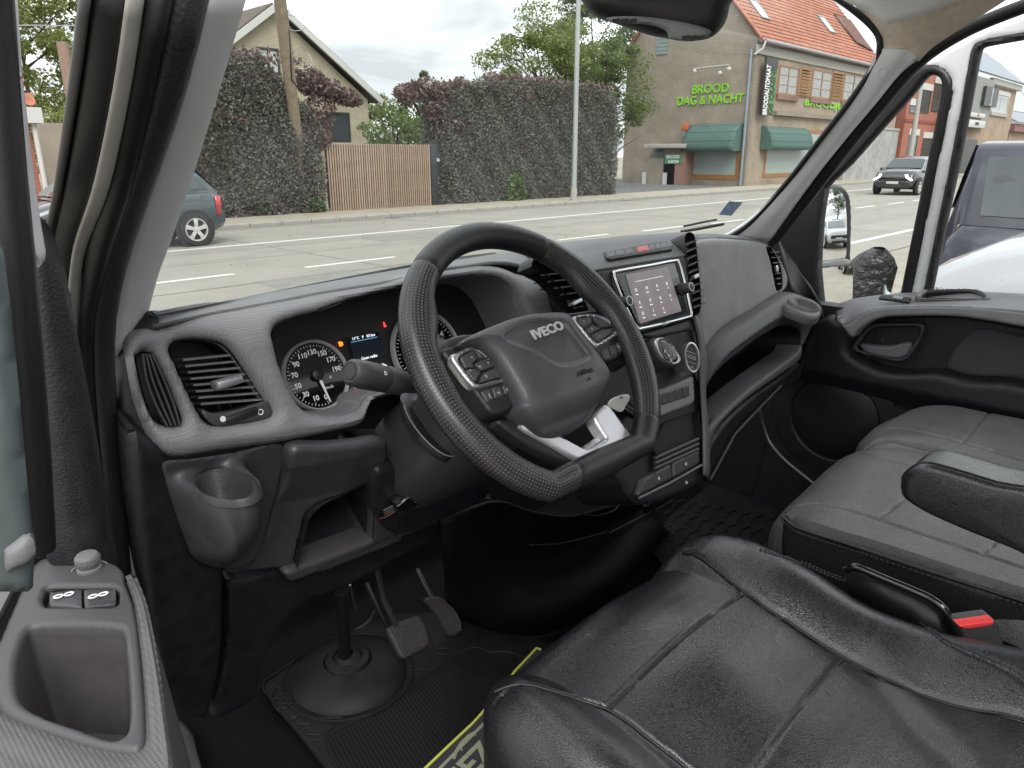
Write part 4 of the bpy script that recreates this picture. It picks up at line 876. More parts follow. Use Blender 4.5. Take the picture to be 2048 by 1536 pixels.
# open slot, ledges, drawers
fs_ = FC.off(h=-.015)
tray('open_slot', fs_, rnd(fs_.pxs([(1320, 850), (1334, 842), (1390, 822), (1396, 876), (1311, 914), (1300, 900)]), .004), .008, -.09, M_BLACK, con, .9)
for i, (dy, t_) in enumerate(((0, .004), (10, .004), (20, .004))):
    a, b = fs_.at(1309, 917 + dy, .004), fs_.at(1396, 878 + dy, .004); tube('ledge', [a, b], t_, M_CHAR, con, 8)
for L in ([(1287, 958), (1342, 925), (1346, 958), (1276, 993)], [(1346, 923), (1400, 898), (1401, 926), (1349, 957)]):
    panel('drawer_front', fs_, rnd(fs_.pxs(L, .006), .004), M_CHAR, con, h=.006, bev=.004, depth=.02, res=.003)
tube('drawer_edge', [fs_.at(1278, 996, .006), fs_.at(1340, 966, .006), fs_.at(1403, 930, .006)], .0022, M_TOP, con, 8)
for x, y in ((1318, 957), (1372, 928), (1373, 965)): lathe('small_mark', fs_.off(*fs_.px(x, y, .0065), .0065), [(.0035, 0), (.003, .0008)], M_ICON, con, 12)
# tunnel cover under the console
tn = loft_rows([[FL.at(x, y, .012) for x, y in ((880, 1040), (985, 1000), (1060, 1020), (1140, 1030), (1220, 1010), (1285, 1005))], [FL.at(x, y, .028) for x, y in ((885, 1120), (960, 1130), (1050, 1130), (1130, 1110), (1200, 1070), (1300, 1010))], [at(x, y, Z=.86) for x, y in ((900, 1200), (980, 1235), (1080, 1225), (1160, 1190), (1240, 1135), (1320, 1050))], [at(x, y, Z=.775) for x, y in ((930, 1240), (1000, 1258), (1090, 1260), (1180, 1220), (1260, 1150), (1335, 1060))]], 24, 8)
sheet('tunnel_cover', tn, M_CARP, con, .01)
for L_ in ([(1100, 1000), (1150, 1022), (1190, 1031), (1230, 1019), (1256, 985)], [(1060, 1090), (1130, 1085), (1220, 1062)]): tube('cover_joint', [V(p) for p in spl([tuple(FL.at(x, y, .034)) for x, y in L_], 5, False)], .0016, M_CHAR, con, 6)
tr_ = FL.off(h=.05)
panel('coin_tray', tr_, rnd(tr_.pxs([(1291, 1014), (1318, 1002), (1347, 995), (1342, 1004), (1294, 1032)]), .003), M_BLACK, con, bev=.002, depth=.01, res=.003)
tube('tray_edge', [tr_.at(1218, 1066, .004), tr_.at(1290, 1030, .004), tr_.at(1346, 1000, .004)], .002, M_CHAR, con, 8)
# ------------------------------------------------------------------ passenger side of the dashboard
T = R(14); FP = Fr((1.55, .80, 1.45), (1, 0, 0), (0, math.sin(T), math.cos(T)))
pad = [(1388, 486), (1396, 476), (1445, 473), (1507, 478), (1537, 484), (1554, 498), (1572, 532), (1581, 562), (1577, 579), (1526, 616), (1486, 638), (1451, 659), (1429, 683), (1419, 702), (1413, 726), (1405, 754), (1399, 725), (1399, 672), (1396, 591), (1391, 530)]
slot = [(1538, 497), (1546, 497), (1563, 530), (1568, 562), (1566, 577), (1557, 577), (1552, 556), (1545, 520)]
panel('passenger_pad', FP, spl(FP.pxs(pad), 4), mat('dusty_grey_pad', (.27, .27, .277), .55, bump=[GRAIN], mottle=.14, mscale=16), con, holes=[spl(FP.pxs(slot), 4)], bev=.018, depth=.05, res=.0045)
sv2 = tray('passenger_vent', FP, spl(FP.pxs(slot), 4), -.004, -.04, M_BLACK, con)
for i in range(7):
    y = 505 + i * 10.5; x = 1541 + i * 2.3; tube('slat', [FP.at(x, y, -.008), FP.at(x + 17, y - 1, -.008)], .002, M_TOP, sv2, 6)
box('vent_tab', FP.off(*FP.px(1553, 537, -.004), -.004), -.006, .006, -.008, .008, -.004, .003, M_SILV, sv2, .001)
# top of the pad rolling to the screen
pt_ = [FP.at(x, y, -.012) for x, y in ((1396, 478), (1445, 475), (1507, 480), (1537, 487))]
sheet('pad_top', loft_rows([pt_, [p + V((0, .05, .004)) for p in pt_], [p + V((0, .2, -.05)) for p in pt_]], 12, 6), M_TOP, con, .006)
FG = Fr((1.6, .76, 1.35), (1, 0, 0), (0, .12, 1))
band = [(1408, 790), (1405, 760), (1413, 722), (1428, 690), (1455, 662), (1500, 634), (1545, 604), (1580, 584), (1612, 592), (1640, 608), (1640, 625), (1622, 655), (1606, 690), (1594, 712), (1601, 690), (1601, 668), (1590, 655), (1566, 653), (1526, 672), (1486, 701), (1445, 733), (1424, 756), (1414, 772)]
bd = panel('sweep_band', FG, spl(FG.pxs(band), 4), mat('mid_grey_plastic', (.085, .086, .09), .5, bump=[GRAIN], mottle=.08, mscale=10), con, bev=.012, depth=.06, res=.004, h=lambda u, v, d: .03 * np.clip(d / .05, 0, 1))
fcu = Fr(at(1607, 609, Y=.73), (1, 0, 0), (0, .97, .25)); ru = abs(fcu.px(1574, 609)[0] - fcu.px(1640, 609)[0]) / 2
lathe('cup_holder', fcu, [(.001, -.013), (.86, -.013), (.9, -.004), (.93, .002), (1.0, .004), (1.08, -.001), (1.1, -.008)], M_TOP, con, 40, .042, .036, capb=False)
cav = [(1424, 760), (1445, 735), (1486, 703), (1526, 674), (1566, 655), (1590, 656), (1600, 668), (1600, 690), (1592, 712), (1560, 735), (1500, 780), (1440, 835), (1412, 860), (1408, 800)]
tray('glove_shelf', FG, spl(FG.pxs(cav), 3), .0, -.14, M_BLACK, con, .92)
sheet('shelf_floor', loft_rows([[FG.at(x, y, .01) for x, y in ((1412, 850), (1450, 815), (1520, 757), (1590, 706))], [FG.at(x, y, -.10) for x, y in ((1418, 790), (1470, 742), (1530, 712), (1580, 700))]], 12, 4), M_CHAR, con, .004)
ledge = [(1594, 708), (1600, 700), (1604, 690), (1606, 700), (1600, 722), (1560, 752), (1500, 795), (1450, 840), (1428, 872), (1420, 900), (1416, 870), (1440, 834), (1500, 778), (1560, 733)]
panel('lower_ledge', FG, spl(FG.pxs(ledge, .02), 4), mat('ledge_grey', (.10, .10, .105), .5, bump=[GRAIN]), con, h=.02, bev=.008, depth=.06, res=.0035)
gl = [(1418, 895), (1430, 872), (1452, 842), (1500, 797), (1560, 755), (1602, 724), (1600, 760), (1560, 790), (1520, 820), (1460, 880), (1420, 960), (1410, 940)]
panel('lower_glove_panel', FG.off(h=.005), spl(FG.off(h=.005).pxs(gl), 4), M_BLACK2, con, bev=.01, depth=.1, res=.006)
tube('lower_lip', [FG.at(x, y, .012) for x, y in ((1420, 960), (1470, 868), (1520, 815), (1562, 772))], .0035, M_CHAR, con, 8)
sheet('console_flank', loft_rows([[FC.at(x, y, -.004) for x, y in ((1388, 626), (1402, 680), (1405, 760), (1410, 850), (1412, 950))], [FG.at(x, y, .0) for x, y in ((1402, 640), (1415, 720), (1412, 790), (1420, 880), (1420, 960))]], 16, 4), M_TOP, con, .006)
# side wall between the dashboard and the door
sheet('side_cheek', loft_rows([[FG.at(x, y, -.01) for x, y in ((1585, 580), (1630, 640), (1607, 700), (1602, 740))], [at(x, y, X=1.925) for x, y in ((1560, 480), (1640, 615), (1634, 690), (1622, 770))]], 20, 5), M_BLACK, con, .006)
sho = [(1562, 598), (1578, 590), (1602, 590), (1628, 598), (1645, 612), (1644, 624), (1634, 632), (1612, 629), (1584, 619), (1566, 609)]
panel('shoulder', fcu, spl(fcu.pxs(sho), 4), bpy.data.materials['mid_grey_plastic'], con, holes=[[(.042 * math.cos(a), .036 * math.sin(a)) for a in np.linspace(0, 6.283, 32, endpoint=False)]], h=-.002, bev=.008, depth=.014, res=.004)
# ------------------------------------------------------------------ driver seat
seat = thing('driver_seat', 'black leatherette driver seat cushion with sewn panels, in front of the wheel', 'seat', (.7, .1, .77))
_fy = np.array([-.6, -.2, .0, .05, .12, .17, .24, .30, .332, .383, .43, .48, .53, .56]); _fz = np.array([1.25, 1.225, 1.20, 1.195, 1.178, 1.168, 1.167, 1.183, 1.193, 1.200, 1.202, 1.195, 1.172, 1.15])
def seat_base(u, v):
    z = np.interp(v, _fy, _fz); z = (z + np.interp(v - .02, _fy, _fz) + np.interp(v + .02, _fy, _fz)) / 3
    bl = np.clip((.535 - u) / .10, 0, 1); br = np.clip((u - .845) / .145, 0, 1)
    z = z + .020 * np.sin(math.pi * np.clip(bl, 0, 1)) ** 1.2 + .036 * np.sin(math.pi * br ** .9) ** 1.2 + .012 * br * np.clip((.3 - v) / .3, 0, 1)
    z = z - .018 * np.clip((v - .47) / .09, 0, 1) ** 2
    c = np.exp(-((u - .70) / .09) ** 2); z = z + .008 * c
    # sag and pulls in the leather
    z = z + .004 * np.exp(-((u - .80 - (v - .12) * .8) / .022) ** 2 - ((v - .13) / .07) ** 2) - .004 * np.exp(-((u - .74 - (v - .10) * .9) / .02) ** 2 - ((v - .11) / .08) ** 2)
    z = z + .004 * np.exp(-((u - .68 + (v - .05) * .5) / .02) ** 2 - ((v - .06) / .07) ** 2)
    z = z + .0010 * np.sin(u * 41 + v * 23) * np.sin(v * 37 - u * 11)
    return z
def march(x, y, f, lo=.25, hi=3.):
    d = ray(x, y); p = None
    for k in range(1500):
        t = lo + (hi - lo) * k / 1500; q = EYE + d * t
        if q.z < float(f(q.x, q.y)): return (q.x, q.y)
    q = EYE + d * hi; return (q.x, q.y)
def seam(L, f): return [march(x, y, f) for x, y in spl(L, 3, False)]
SB = lambda u, v: seat_base(np.array([u]), np.array([v]))[0]
sL = [(990, 1381), (1020, 1370), (1057, 1367), (1124, 1386), (1214, 1417), (1292, 1470), (1376, 1536), (1460, 1600)]
sR = [(1365, 1103), (1404, 1117), (1486, 1182), (1573, 1241), (1685, 1313), (1797, 1369), (1909, 1409), (2048, 1437), (2150, 1460)]
sF = [(1486, 1184), (1410, 1237), (1348, 1287), (1275, 1355), (1214, 1417)]
sM = [(1685, 1316), (1630, 1375), (1573, 1448), (1511, 1536), (1480, 1590)]
sO = [(1522, 1100), (1600, 1125), (1662, 1151), (1741, 1179), (1797, 1213), (1853, 1252), (1898, 1288), (1993, 1330), (2060, 1368)]
gr = [(seam(q, SB), w_, d_) for q, w_, d_ in ((sL, .0024, .0055), (sR, .0024, .0055), (sF, .0024, .0055), (sM, .002, .0035), (sO, .002, .003))]
so2 = [(a, b - .0) for a, b in gr[4][0]]
outl = [(.405, -.35), (.415, .1), (.425, .35), (.45, .465), (.50, .532), (.58, .556), (.70, .558), (.82, .548), (.90, .525), (.955, .475), (.985, .40), (.99, .25), (.985, .0), (.975, -.35), (.7, -.36)]
cush = panel('cushion', WF, spl(outl, 6), M_LEATH, seat, h=lambda u, v, d: seat_base(u, v), bev=.045, depth=.20, res=.0030, grooves=gr)
def piping(line, f, r, dz, m, nm):
    q = [V((a, b, float(f(a, b)) + dz)) for a, b in line]; q = [p for i, p in enumerate(q) if i == 0 or (p - q[i - 1]).length > 1e-4]
    return tube(nm, q, r, m, seat, 8)
for (ln, w_, d_), r_, dz_, nm_ in zip(gr[:4], (.0019, .0019, .0011, .0009), (-.0022, -.0022, -.0048, -.0030), ('seam_piping', 'seam_piping', 'seam_thread', 'seam_thread')):
    piping([p for p in ln if p[1] < .52 and .42 < p[0] < .97], SB, r_, dz_, M_LEATHS if 'pip' in nm_ else M_STITCH, nm_)
def thread(name, line, f, parent, m, off=.004, step=.0055, r=.0008):
    """row of stitches beside a seam"""
    bm = bmesh.new(); L = [V((a, b, 0)) for a, b in line]; acc = 0; pos = []
    for a, b in zip(L, L[1:]):
        l = (b - a).length; t = acc
        while t < l: pos.append((a.lerp(b, t / l), (b - a).normalized())); t += step
        acc = t - l
    for p, d in pos:
        s = V((-d.y, d.x, 0)) * off; p = p + s; z = float(f(p.x, p.y))
        fr_ = Fr((p.x, p.y, z), d, V((-d.y, d.x, 0))); box_bm(fr_, -step * .33, step * .33, -r, r, -.001, .0009, bm=bm)
    o = link(name, bm, m, parent); o['kind'] = 'stuff'; return o
thread('stitching', gr[4][0], SB, seat, M_STITCH, .003); thread('stitching', gr[4][0], SB, seat, M_STITCH, -.003)
ls = [at(x, y, X=X) for x, y, X in ((945, 1470, .462), (952, 1492, .45), (985, 1505, .44), (1040, 1522, .432), (1075, 1540, .43))]
wbox('seat_base', .45, .96, -.3, .44, .78, 1.06, M_BLACK, seat, .02)
lever = [at(x, y, X=.995) for x, y in ((1690, 1139), (1705, 1134), (1720, 1137), (1770, 1158), (1830, 1183), (1865, 1200), (1890, 1222), (1902, 1250))]
lv = tube('seat_side_rail', [V(p) for p in spl([tuple(p) for p in lever], 5, False)], .006, M_GLOSS, seat, 10)
sheet('side_trim', [[at(x, y, X=1.005) for x, y in ((1690, 1140), (1770, 1160), (1830, 1186), (1880, 1215), (1905, 1260))], [at(x, y, X=.995) for x, y in ((1700, 1190), (1770, 1215), (1820, 1245), (1860, 1280), (1890, 1330))]], M_BLACK, seat, .004)
arm = thing('armrest', 'padded black leather armrest folded down between the two seats', 'armrest', (1.06, .1, 1.2))
fa = Fr((1.02, 0, 0), (0, -1, 0), (0, 0, 1))
ao = [(1799, 968), (1802, 955), (1822, 937), (1850, 930), (1906, 944), (1990, 970), (2120, 1010), (2200, 1190), (2048, 1112), (1940, 1068), (1880, 1042), (1843, 1024), (1806, 1000), (1799, 984)]
bmA = bmesh.new(); aop = spl(fa.pxs(ao), 4); n_ = len(aop); ca_ = np.mean(np.array(aop), 0)
rings = []
for s, w_ in ((.02, 0), (.80, 0), (.93, .002), (.985, .008), (1.0, .02), (1.0, .062), (.985, .074), (.93, .081), (.8, .084), (.02, .084)):
    rings.append([bmA.verts.new(fa.P(*(ca_ + (np.array(p) - ca_) * np.array([s if p[0] < ca_[0] else s, s]) if s > .9 else ca_ + (np.array(p) - ca_) * s), -w_)) for p in aop])
for a, b in zip(rings, rings[1:]):
    for j in range(n_): bmA.faces.new([a[j], a[(j + 1) % n_], b[(j + 1) % n_], b[j]])
bmesh.ops.recalc_face_normals(bmA, faces=bmA.faces)
link('arm_pad', bmA, M_LEATH, arm, 60)
tube('arm_seam', [fa.P(*(ca_ + (np.array(p) - ca_) * 1.0), -.012) for p in aop], .0016, M_LEATHS, arm, 6, closed=True)
bk = thing('seat_belt_buckle', 'black seat belt buckle with a red press button beside the driver seat', 'buckle', (1.0, .03, 1.1))
fbk = Fr(at(1962, 1285, X=1.0), (.72, -.69, .02), (-.1, .12, .98))
P_ = fbk.pxs([(1917, 1251), (1990, 1241), (1999, 1249), (2014, 1312), (2030, 1400), (1960, 1400), (1945, 1330)])
panel('buckle_body', fbk, rnd(P_, .003), M_CHAR, bk, bev=.003, depth=.022, res=.002)
fbt = Fr(at(1955, 1250, X=1.0) + V((0, .0, .0)), fbk.ex, -fbk.n)
panel('red_release_button', fbk, rnd(fbk.pxs([(1916, 1251), (1960, 1245), (1989, 1241), (1986, 1250), (1962, 1255), (1928, 1259)], .0015), .001), mat('release_red', (.75, .05, .05), .4), bk, h=.0022, bev=.0015, depth=.012, res=.0012)
tube('buckle_stalk', [at(1985, 1350, X=1.0), at(1990, 1450, X=1.0), at(2000, 1560, X=1.0)], .010, M_RUB, bk, 8)
# ------------------------------------------------------------------ passenger bench
bench = thing('passenger_bench', 'two place passenger bench in worn grey black leatherette with sewn seams', 'seat', (1.5, .1, .77))
def bench_base(u, v):
    z = 1.198 + .022 * np.clip((u - 1.2) / .5, 0, 1) + .0 * v
    z = z + .016 * np.sin(math.pi * np.clip((1.145 - u) / .06, 0, 1) * .5) * 0 - .03 * np.clip((v - .36) / .12, 0, 1) ** 2
    z = z - .012 * np.exp(-((u - (1.56 + (.455 - v) * .1)) / .03) ** 2)
    z = z + .0009 * np.sin(u * 31 + v * 17) * np.sin(v * 29 - u * 9)
    z = z - .006 * np.clip((v - -.2) / .6, 0, 1) * np.exp(-((u - 1.34) / .1) ** 2)
    return z
BB = lambda u, v: bench_base(np.array([u]), np.array([v]))[0]
bo = [(1.092, -.4), (1.092, .30), (1.098, .40), (1.125, .462), (1.19, .488), (1.35, .50), (1.52, .498), (1.57, .482), (1.62, .50), (1.76, .502), (1.86, .48), (1.90, .42), (1.91, .2), (1.91, -.4), (1.5, -.41)]
b1 = [(1600, 1012), (1636, 1007), (1690, 1018), (1756, 1038), (1850, 1070), (1950, 1104), (2060, 1140)]
b2 = [(1757, 1038), (1790, 1012), (1830, 980), (1870, 950)]
b3 = [(1965, 1107), (1978, 1096), (1990, 1085), (2010, 1060)]
b4 = [(1738, 890), (1765, 882), (1800, 884), (1850, 897), (1925, 915), (2060, 952)]
b5 = [(1770, 858), (1800, 856), (1850, 866), (1925, 884), (2060, 925)]
b6 = [(1925, 885), (1950, 855), (1981, 822)]
b7 = [(1930, 803), (1960, 809), (2000, 822), (2060, 832)]
b8 = [(1690, 903), (1720, 907), (1770, 917), (1830, 932)]
gb_ = [(seam(q, BB), w_, d_) for q, w_, d_ in ((b1, .0024, .005), (b2, .0024, .005), (b3, .0026, .005), (b4, .0045, .016), (b5, .0024, .005), (b6, .0024, .005), (b7, .0024, .005), (b8, .0024, .004))]
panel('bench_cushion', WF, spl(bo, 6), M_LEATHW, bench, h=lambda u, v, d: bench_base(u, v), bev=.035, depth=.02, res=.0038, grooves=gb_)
fbs = Fr((1.0775, 0, 0), (0, -1, 0), (0, 0, 1))
st = [(1562, 1030), (1575, 1042), (1600, 1058), (1700, 1090), (1850, 1140), (2048, 1203), (2200, 1255)]
sideo = fbs.pxs(st) + fbs.pxs([(2400, 1700), (2000, 1500), (1700, 1300), (1580, 1190), (1558, 1100)])
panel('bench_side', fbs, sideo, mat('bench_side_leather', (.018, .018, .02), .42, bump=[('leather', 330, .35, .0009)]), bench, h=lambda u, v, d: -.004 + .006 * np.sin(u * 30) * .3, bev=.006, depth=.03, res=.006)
tube('bench_piping', [fbs.at(x, y, .002) for x, y in spl(st, 4, False)], .0028, M_LEATHS, bench, 8)
bmq = bmesh.new()
q = [fbs.at(x, y + 9, .0035) for x, y in spl(st, 14, False)]
for a, b in zip(q, q[1:]):
    d = (b - a); L_ = d.length; k_ = max(1, int(L_ / .006))
    for i in range(k_):
        c = a + d * ((i + .5) / k_); box_bm(Fr(c, d, V((0, 0, 1))), -.002, .002, -.0006, .0006, -.001, .0008, bm=bmq)
link('stitching', bmq, M_STITCH, bench)['kind'] = 'stuff'
wbox('bench_front', 1.14, 1.88, .30, .44, .78, 1.16, M_BLACK, bench, .02)
# ------------------------------------------------------------------ mats and pedals
ZM = .786
def mz(L, h=ZM): return WF.pxs(L, h)
fmat = thing('rubber_floor_mat', 'black ribbed rubber floor mat in the driver footwell round the steering shaft boot', 'mat', (.6, 1.0, .775))
mo = [(520, 1368), (600, 1312), (690, 1262), (790, 1225), (900, 1220), (990, 1250), (1100, 1282), (1180, 1290), (1300, 1350), (1250, 1640), (760, 1640), (655, 1536)]
panel('mat_sheet', WF, rnd(mz(mo), .02), M_MAT, fmat, h=ZM, bev=.003, depth=.008, res=.008)
tube('mat_edge', [V((a, b, ZM + .001)) for a, b in mz([(590, 1322), (530, 1362), (526, 1380), (600, 1462), (660, 1530), (720, 1600)])], .0028, M_MAT, fmat, 6)
rb = [(648, 1479), (660, 1470), (742, 1425), (844, 1360), (900, 1318), (930, 1300), (955, 1296), (981, 1305), (1010, 1304), (1039, 1312), (1075, 1340), (1100, 1500), (900, 1640), (740, 1620), (690, 1545), (655, 1500)]
rbp = mz(rb); rbs = spl(rbp, 4)
tube('rib_border', [V((a, b, ZM + .0015)) for a, b in rbs], .0022, M_MAT, fmat, 6, closed=True)
A0 = V(mz([(742, 1428)])[0]); A1 = V(mz([(803, 1527)])[0]); dr = (A1 - A0).normalized(); dn = V((-dr.y, dr.x))
ribs = []
for k_ in range(-70, 90):
    c = A0 + dn * (k_ * .0072); ts = []
    for (a, b), (c2_, d2_) in zip(rbs, rbs[1:] + rbs[:1]):
        p = V((a, b)) - c; q = V((c2_, d2_)) - c; sp_, sq = p.dot(dn), q.dot(dn)
        if (sp_ > 0) != (sq > 0): t = sp_ / (sp_ - sq); ts.append(p.dot(dr) + t * (q - p).dot(dr))
    if len(ts) >= 2 and max(ts) - min(ts) > .03:
        a, b = c + dr * (min(ts) + .006), c + dr * (max(ts) - .006)
        f_ = Fr((a.x, a.y, ZM), (dr.x, dr.y, 0), (dn.x, dn.y, 0)); L_ = (b - a).length
        link('rib', prism_bm(Fr((a.x, a.y, ZM), (dn.x, dn.y, 0), (0, 0, 1)), [(-.0024, -.001), (.0024, -.001), (.0014, .003), (-.0014, .003)], 0, -L_ if Fr((0, 0, 0), (dn.x, dn.y, 0), (0, 0, 1)).n.to_2d().dot(dr) < 0 else L_), M_MAT, fmat, 30)
# tread marks pressed into the mat corners
for L in ([(556, 1390), (572, 1388)], [(545, 1400), (556, 1397)], [(565, 1408), (586, 1408)], [(553, 1420), (574, 1416)], [(579, 1438), (604, 1427)], [(577, 1440), (592, 1437)], [(594, 1449), (623, 1449)], [(600, 1462), (608, 1458)], [(648, 1437), (684, 1436)], [(614, 1469), (640, 1471)],
          [(820, 1325), (842, 1323)], [(808, 1335), (830, 1333)], [(838, 1341), (855, 1341)], [(824, 1352), (838, 1352)], [(864, 1308), (892, 1310)], [(872, 1298), (898, 1298)], [(876, 1288), (890, 1283)], [(884, 1278), (896, 1284)]):
    tube('tread_mark', [V((*WF.px(x, y, ZM), ZM + .001)) for x, y in L], .0022, M_MAT, fmat, 6)
tube('tread_border', [V((a, b, ZM + .001)) for a, b in spl(mz([(550, 1380), (562, 1376), (580, 1380), (600, 1402), (640, 1428), (680, 1430), (684, 1440), (660, 1462), (640, 1478), (612, 1475), (560, 1425), (545, 1405)]), 4)], .0018, M_MAT, fmat, 6, closed=True)
# second, carpet-edged mat under the seat
cmt = thing('logo_mat', 'dark mat with yellow piping and grey print, half hidden under the driver seat', 'mat', (.8, .7, .785))
ZC = .797
co_ = mz([(1074, 1296), (1100, 1312), (1200, 1400), (1300, 1640), (760, 1640), (850, 1536), (948, 1444)], ZC)
panel('mat_sheet', WF, co_, mat('charcoal_mat', (.035, .036, .042), .8, bump=[('noise', 500, .5, .001)]), cmt, h=ZC, bev=.001, depth=.01, res=.01)
tube('piping', [V((a, b, ZC + .001)) for a, b in mz([(1082, 1300), (1073, 1297), (1029, 1344), (990, 1398), (946, 1447), (900, 1490), (851, 1537), (800, 1590)], ZC)], .0026, M_YEL, cmt, 8)
ex_ = V((*WF.px(955, 1490, ZC), ZC)) - V((*WF.px(915, 1530, ZC), ZC)); pf = V((*WF.px(905, 1532, ZC), ZC))
flg = Fr((pf.x, pf.y, ZC + .001), ex_, V((-ex_.y, ex_.x, 0)))
text('printed_letters', flg, 'IEZ', .058, M_PRINTG, cmt, -.012, -.026, .0004, .0006, align='LEFT', bold=.03)
tube('printed_line', [flg.P(-.05, .012, .0006), flg.P(.04, .014, .0006), flg.P(.13, .016, .0006)], .0026, M_PRINTG, cmt, 6, flat=.3)
tube('printed_line', [V((*WF.px(x, y, ZC), ZC + .001)) for x, y in ((908, 1518), (912, 1504), (922, 1488), (936, 1474), (950, 1466))], .003, M_PRINTG, cmt, 6)
tube('printed_line', [V((*WF.px(x, y, ZC), ZC + .001)) for x, y in ((925, 1502), (921, 1496), (926, 1486), (938, 1476), (952, 1470))], .0014, M_PRINTG, cmt, 6)
# passenger side mat with tread bars
pm = thing('passenger_mat', 'black rubber mat with raised tread bars in the passenger footwell', 'mat', (1.3, .8, .775))
panel('mat_sheet', WF, rnd(mz([(1320, 1120), (1290, 1080), (1350, 1020), (1430, 960), (1540, 1000), (1640, 1060), (1640, 1200), (1400, 1200)]), .02), M_MAT, pm, h=ZM, bev=.003, depth=.008, res=.01)
for i in range(9):
    for j in range(9):
        x = 1335 + i * 26 + (j % 2) * 13; y = 1110 - j * 14 + i * 5
        p = V((*WF.px(x, y, ZM), ZM)); f_ = Fr(p, (1, .35 if j % 2 else -.2, 0), (0, 1, 0))
        link('tread_bar', box_bm(f_, -.016, .016, -.004, .004, 0, .004, .001, 1), M_MAT, pm, 30)
shaft = thing('steering_shaft', 'black steering shaft rising from a round rubber boot in the floor', 'steering shaft', (.68, 1.15, .78))
tube('shaft_tube', [at(691, 1330, Z=.80), at(683, 1180, Z=1.06)], .0125, M_RUB, shaft, 16)
fb_ = Fr(at(698, 1348, Z=.79), (1, 0, 0), (0, 1, 0))
lathe('boot', fb_, [(.115, .0), (.112, .006), (.095, .020), (.07, .030), (.048, .035), (.046, .030), (.042, .040), (.030, .044), (.028, .038), (.02, .046), (.012, .05)], M_MAT, shaft, 40, capb=False)
tube('boot_ring', [fb_.P(.128 * math.cos(a), .128 * math.sin(a), .001) for a in np.linspace(0, 6.283, 48, endpoint=False)], .0018, M_MAT, shaft, 6, closed=True)
bp = thing('brake_pedal', 'worn square brake pedal with a grid of rubber blocks', 'pedal', (.72, 1.0, .9))
fp_ = Fr(at(815, 1280, Y=1.0), (.96, -.25, -.1), (.15, .62, .75))
pb = fp_.pxs([(772, 1256), (800, 1242), (838, 1231), (852, 1250), (862, 1286), (852, 1296), (808, 1319), (798, 1308), (784, 1280)])
pd = panel('pedal_pad', fp_, rnd(pb, .006), M_PEDAL, bp, bev=.003, depth=.012, res=.003)
q00, q10, q01, q11 = [V(fp_.px(x, y)) for x, y in ((779, 1257), (838, 1237), (806, 1312), (857, 1288))]
for i in range(7):
    for j in range(7):
        s, t = (i + .5) / 7, (j + .5) / 7; c = (q00 * (1 - s) + q10 * s) * (1 - t) + (q01 * (1 - s) + q11 * s) * t
        link('tread_block', box_bm(fp_.off(c.x, c.y, 0, math.atan2((q10 - q00).y, (q10 - q00).x)), -.0026, .0026, -.0028, .0028, -.001, .003, .0006, 1), M_PEDAL, bp, 30)
tube('pedal_arm', [fp_.at(800, 1262, -.012), at(768, 1200, Y=1.04), at(757, 1150, Y=1.07), at(750, 1110, Y=1.09)], [.011, .010, .010, .010], M_PEDAL, bp, 8, flat=.5)
tube('pedal_arm', [fp_.at(780, 1262, -.02), at(756, 1215, Y=1.05), at(734, 1165, Y=1.08)], .007, M_RUB, bp, 8)
tube('brake_rod', [at(752, 1218, Y=1.1), at(740, 1240, Y=1.13), at(726, 1252, Y=1.14), at(712, 1258, Y=1.16)], .0028, M_STEEL, bp, 6)
tube('brake_rod', [at(700, 1170, Y=1.14), at(708, 1200, Y=1.16), at(714, 1222, Y=1.17)], .0026, M_STEEL, bp, 6)
ap = thing('accelerator_pedal', 'ribbed black accelerator pedal hanging right of the brake', 'pedal', (.86, 1.0, .9))
fq_ = Fr(at(886, 1235, Y=1.02), (.96, -.25, -.1), (.1, .5, .85))
panel('pedal_pad', fq_, spl(fq_.pxs([(851, 1199), (866, 1193), (880, 1194), (900, 1208), (914, 1222), (922, 1248), (921, 1264), (908, 1271), (898, 1270), (886, 1250), (870, 1222)]), 4), M_PEDAL, ap, bev=.003, depth=.014, res=.003)
for i in range(5):
    a = [(856 + i * 6, 1199 - i * .6), (874 + i * 7.5, 1222 - i * 1), (888 + i * 7.6, 1246 - i * 1), (900 + i * 5, 1266 - i * 1)]
    tube('pedal_rib', [fq_.at(x, y, .001) for x, y in spl(a, 3, False)], .0022, M_PEDAL, ap, 6)
tube('pedal_arm', [fq_.at(870, 1205, -.008), at(850, 1170, Y=1.08), at(835, 1140, Y=1.12)], .006, M_RUB, ap, 8)
# ------------------------------------------------------------------ passenger door
pdoor = thing('passenger_door', 'closed passenger door with white window frame, black seals and dark moulded panel', 'door', (1.95, .2, .8))
FPD = Fr((1.93, .6, 1.4), (0, -1, 0), (0, 0, 1))
FPF = Fr((1.99, .6, 1.6), (0, -1, 0), (-.10, 0, 1))
def fpf(L, h=0., k=4): return spl(FPF.pxs(L, h), k)
qh_in = [(1628, 620), (1632, 430), (1650, 380), (1700, 330), (1760, 262), (1820, 195), (1848, 160), (1860, 151), (1874, 152), (1882, 162), (1882, 185), (1871, 245), (1851, 340), (1825, 465), (1800, 590), (1790, 640), (1640, 640)]
qh_out = [(1600, 660), (1604, 430), (1622, 370), (1670, 305), (1740, 230), (1800, 168), (1838, 136), (1862, 128), (1888, 137), (1903, 158), (1905, 185), (1894, 245), (1874, 340), (1848, 465), (1822, 590), (1808, 660)]
mh_in = [(1850, 640), (1862, 585), (1886, 470), (1914, 340), (1938, 220), (1956, 122), (1962, 97), (1974, 93), (2060, 78), (2200, 60), (2400, 60), (2400, 640)]
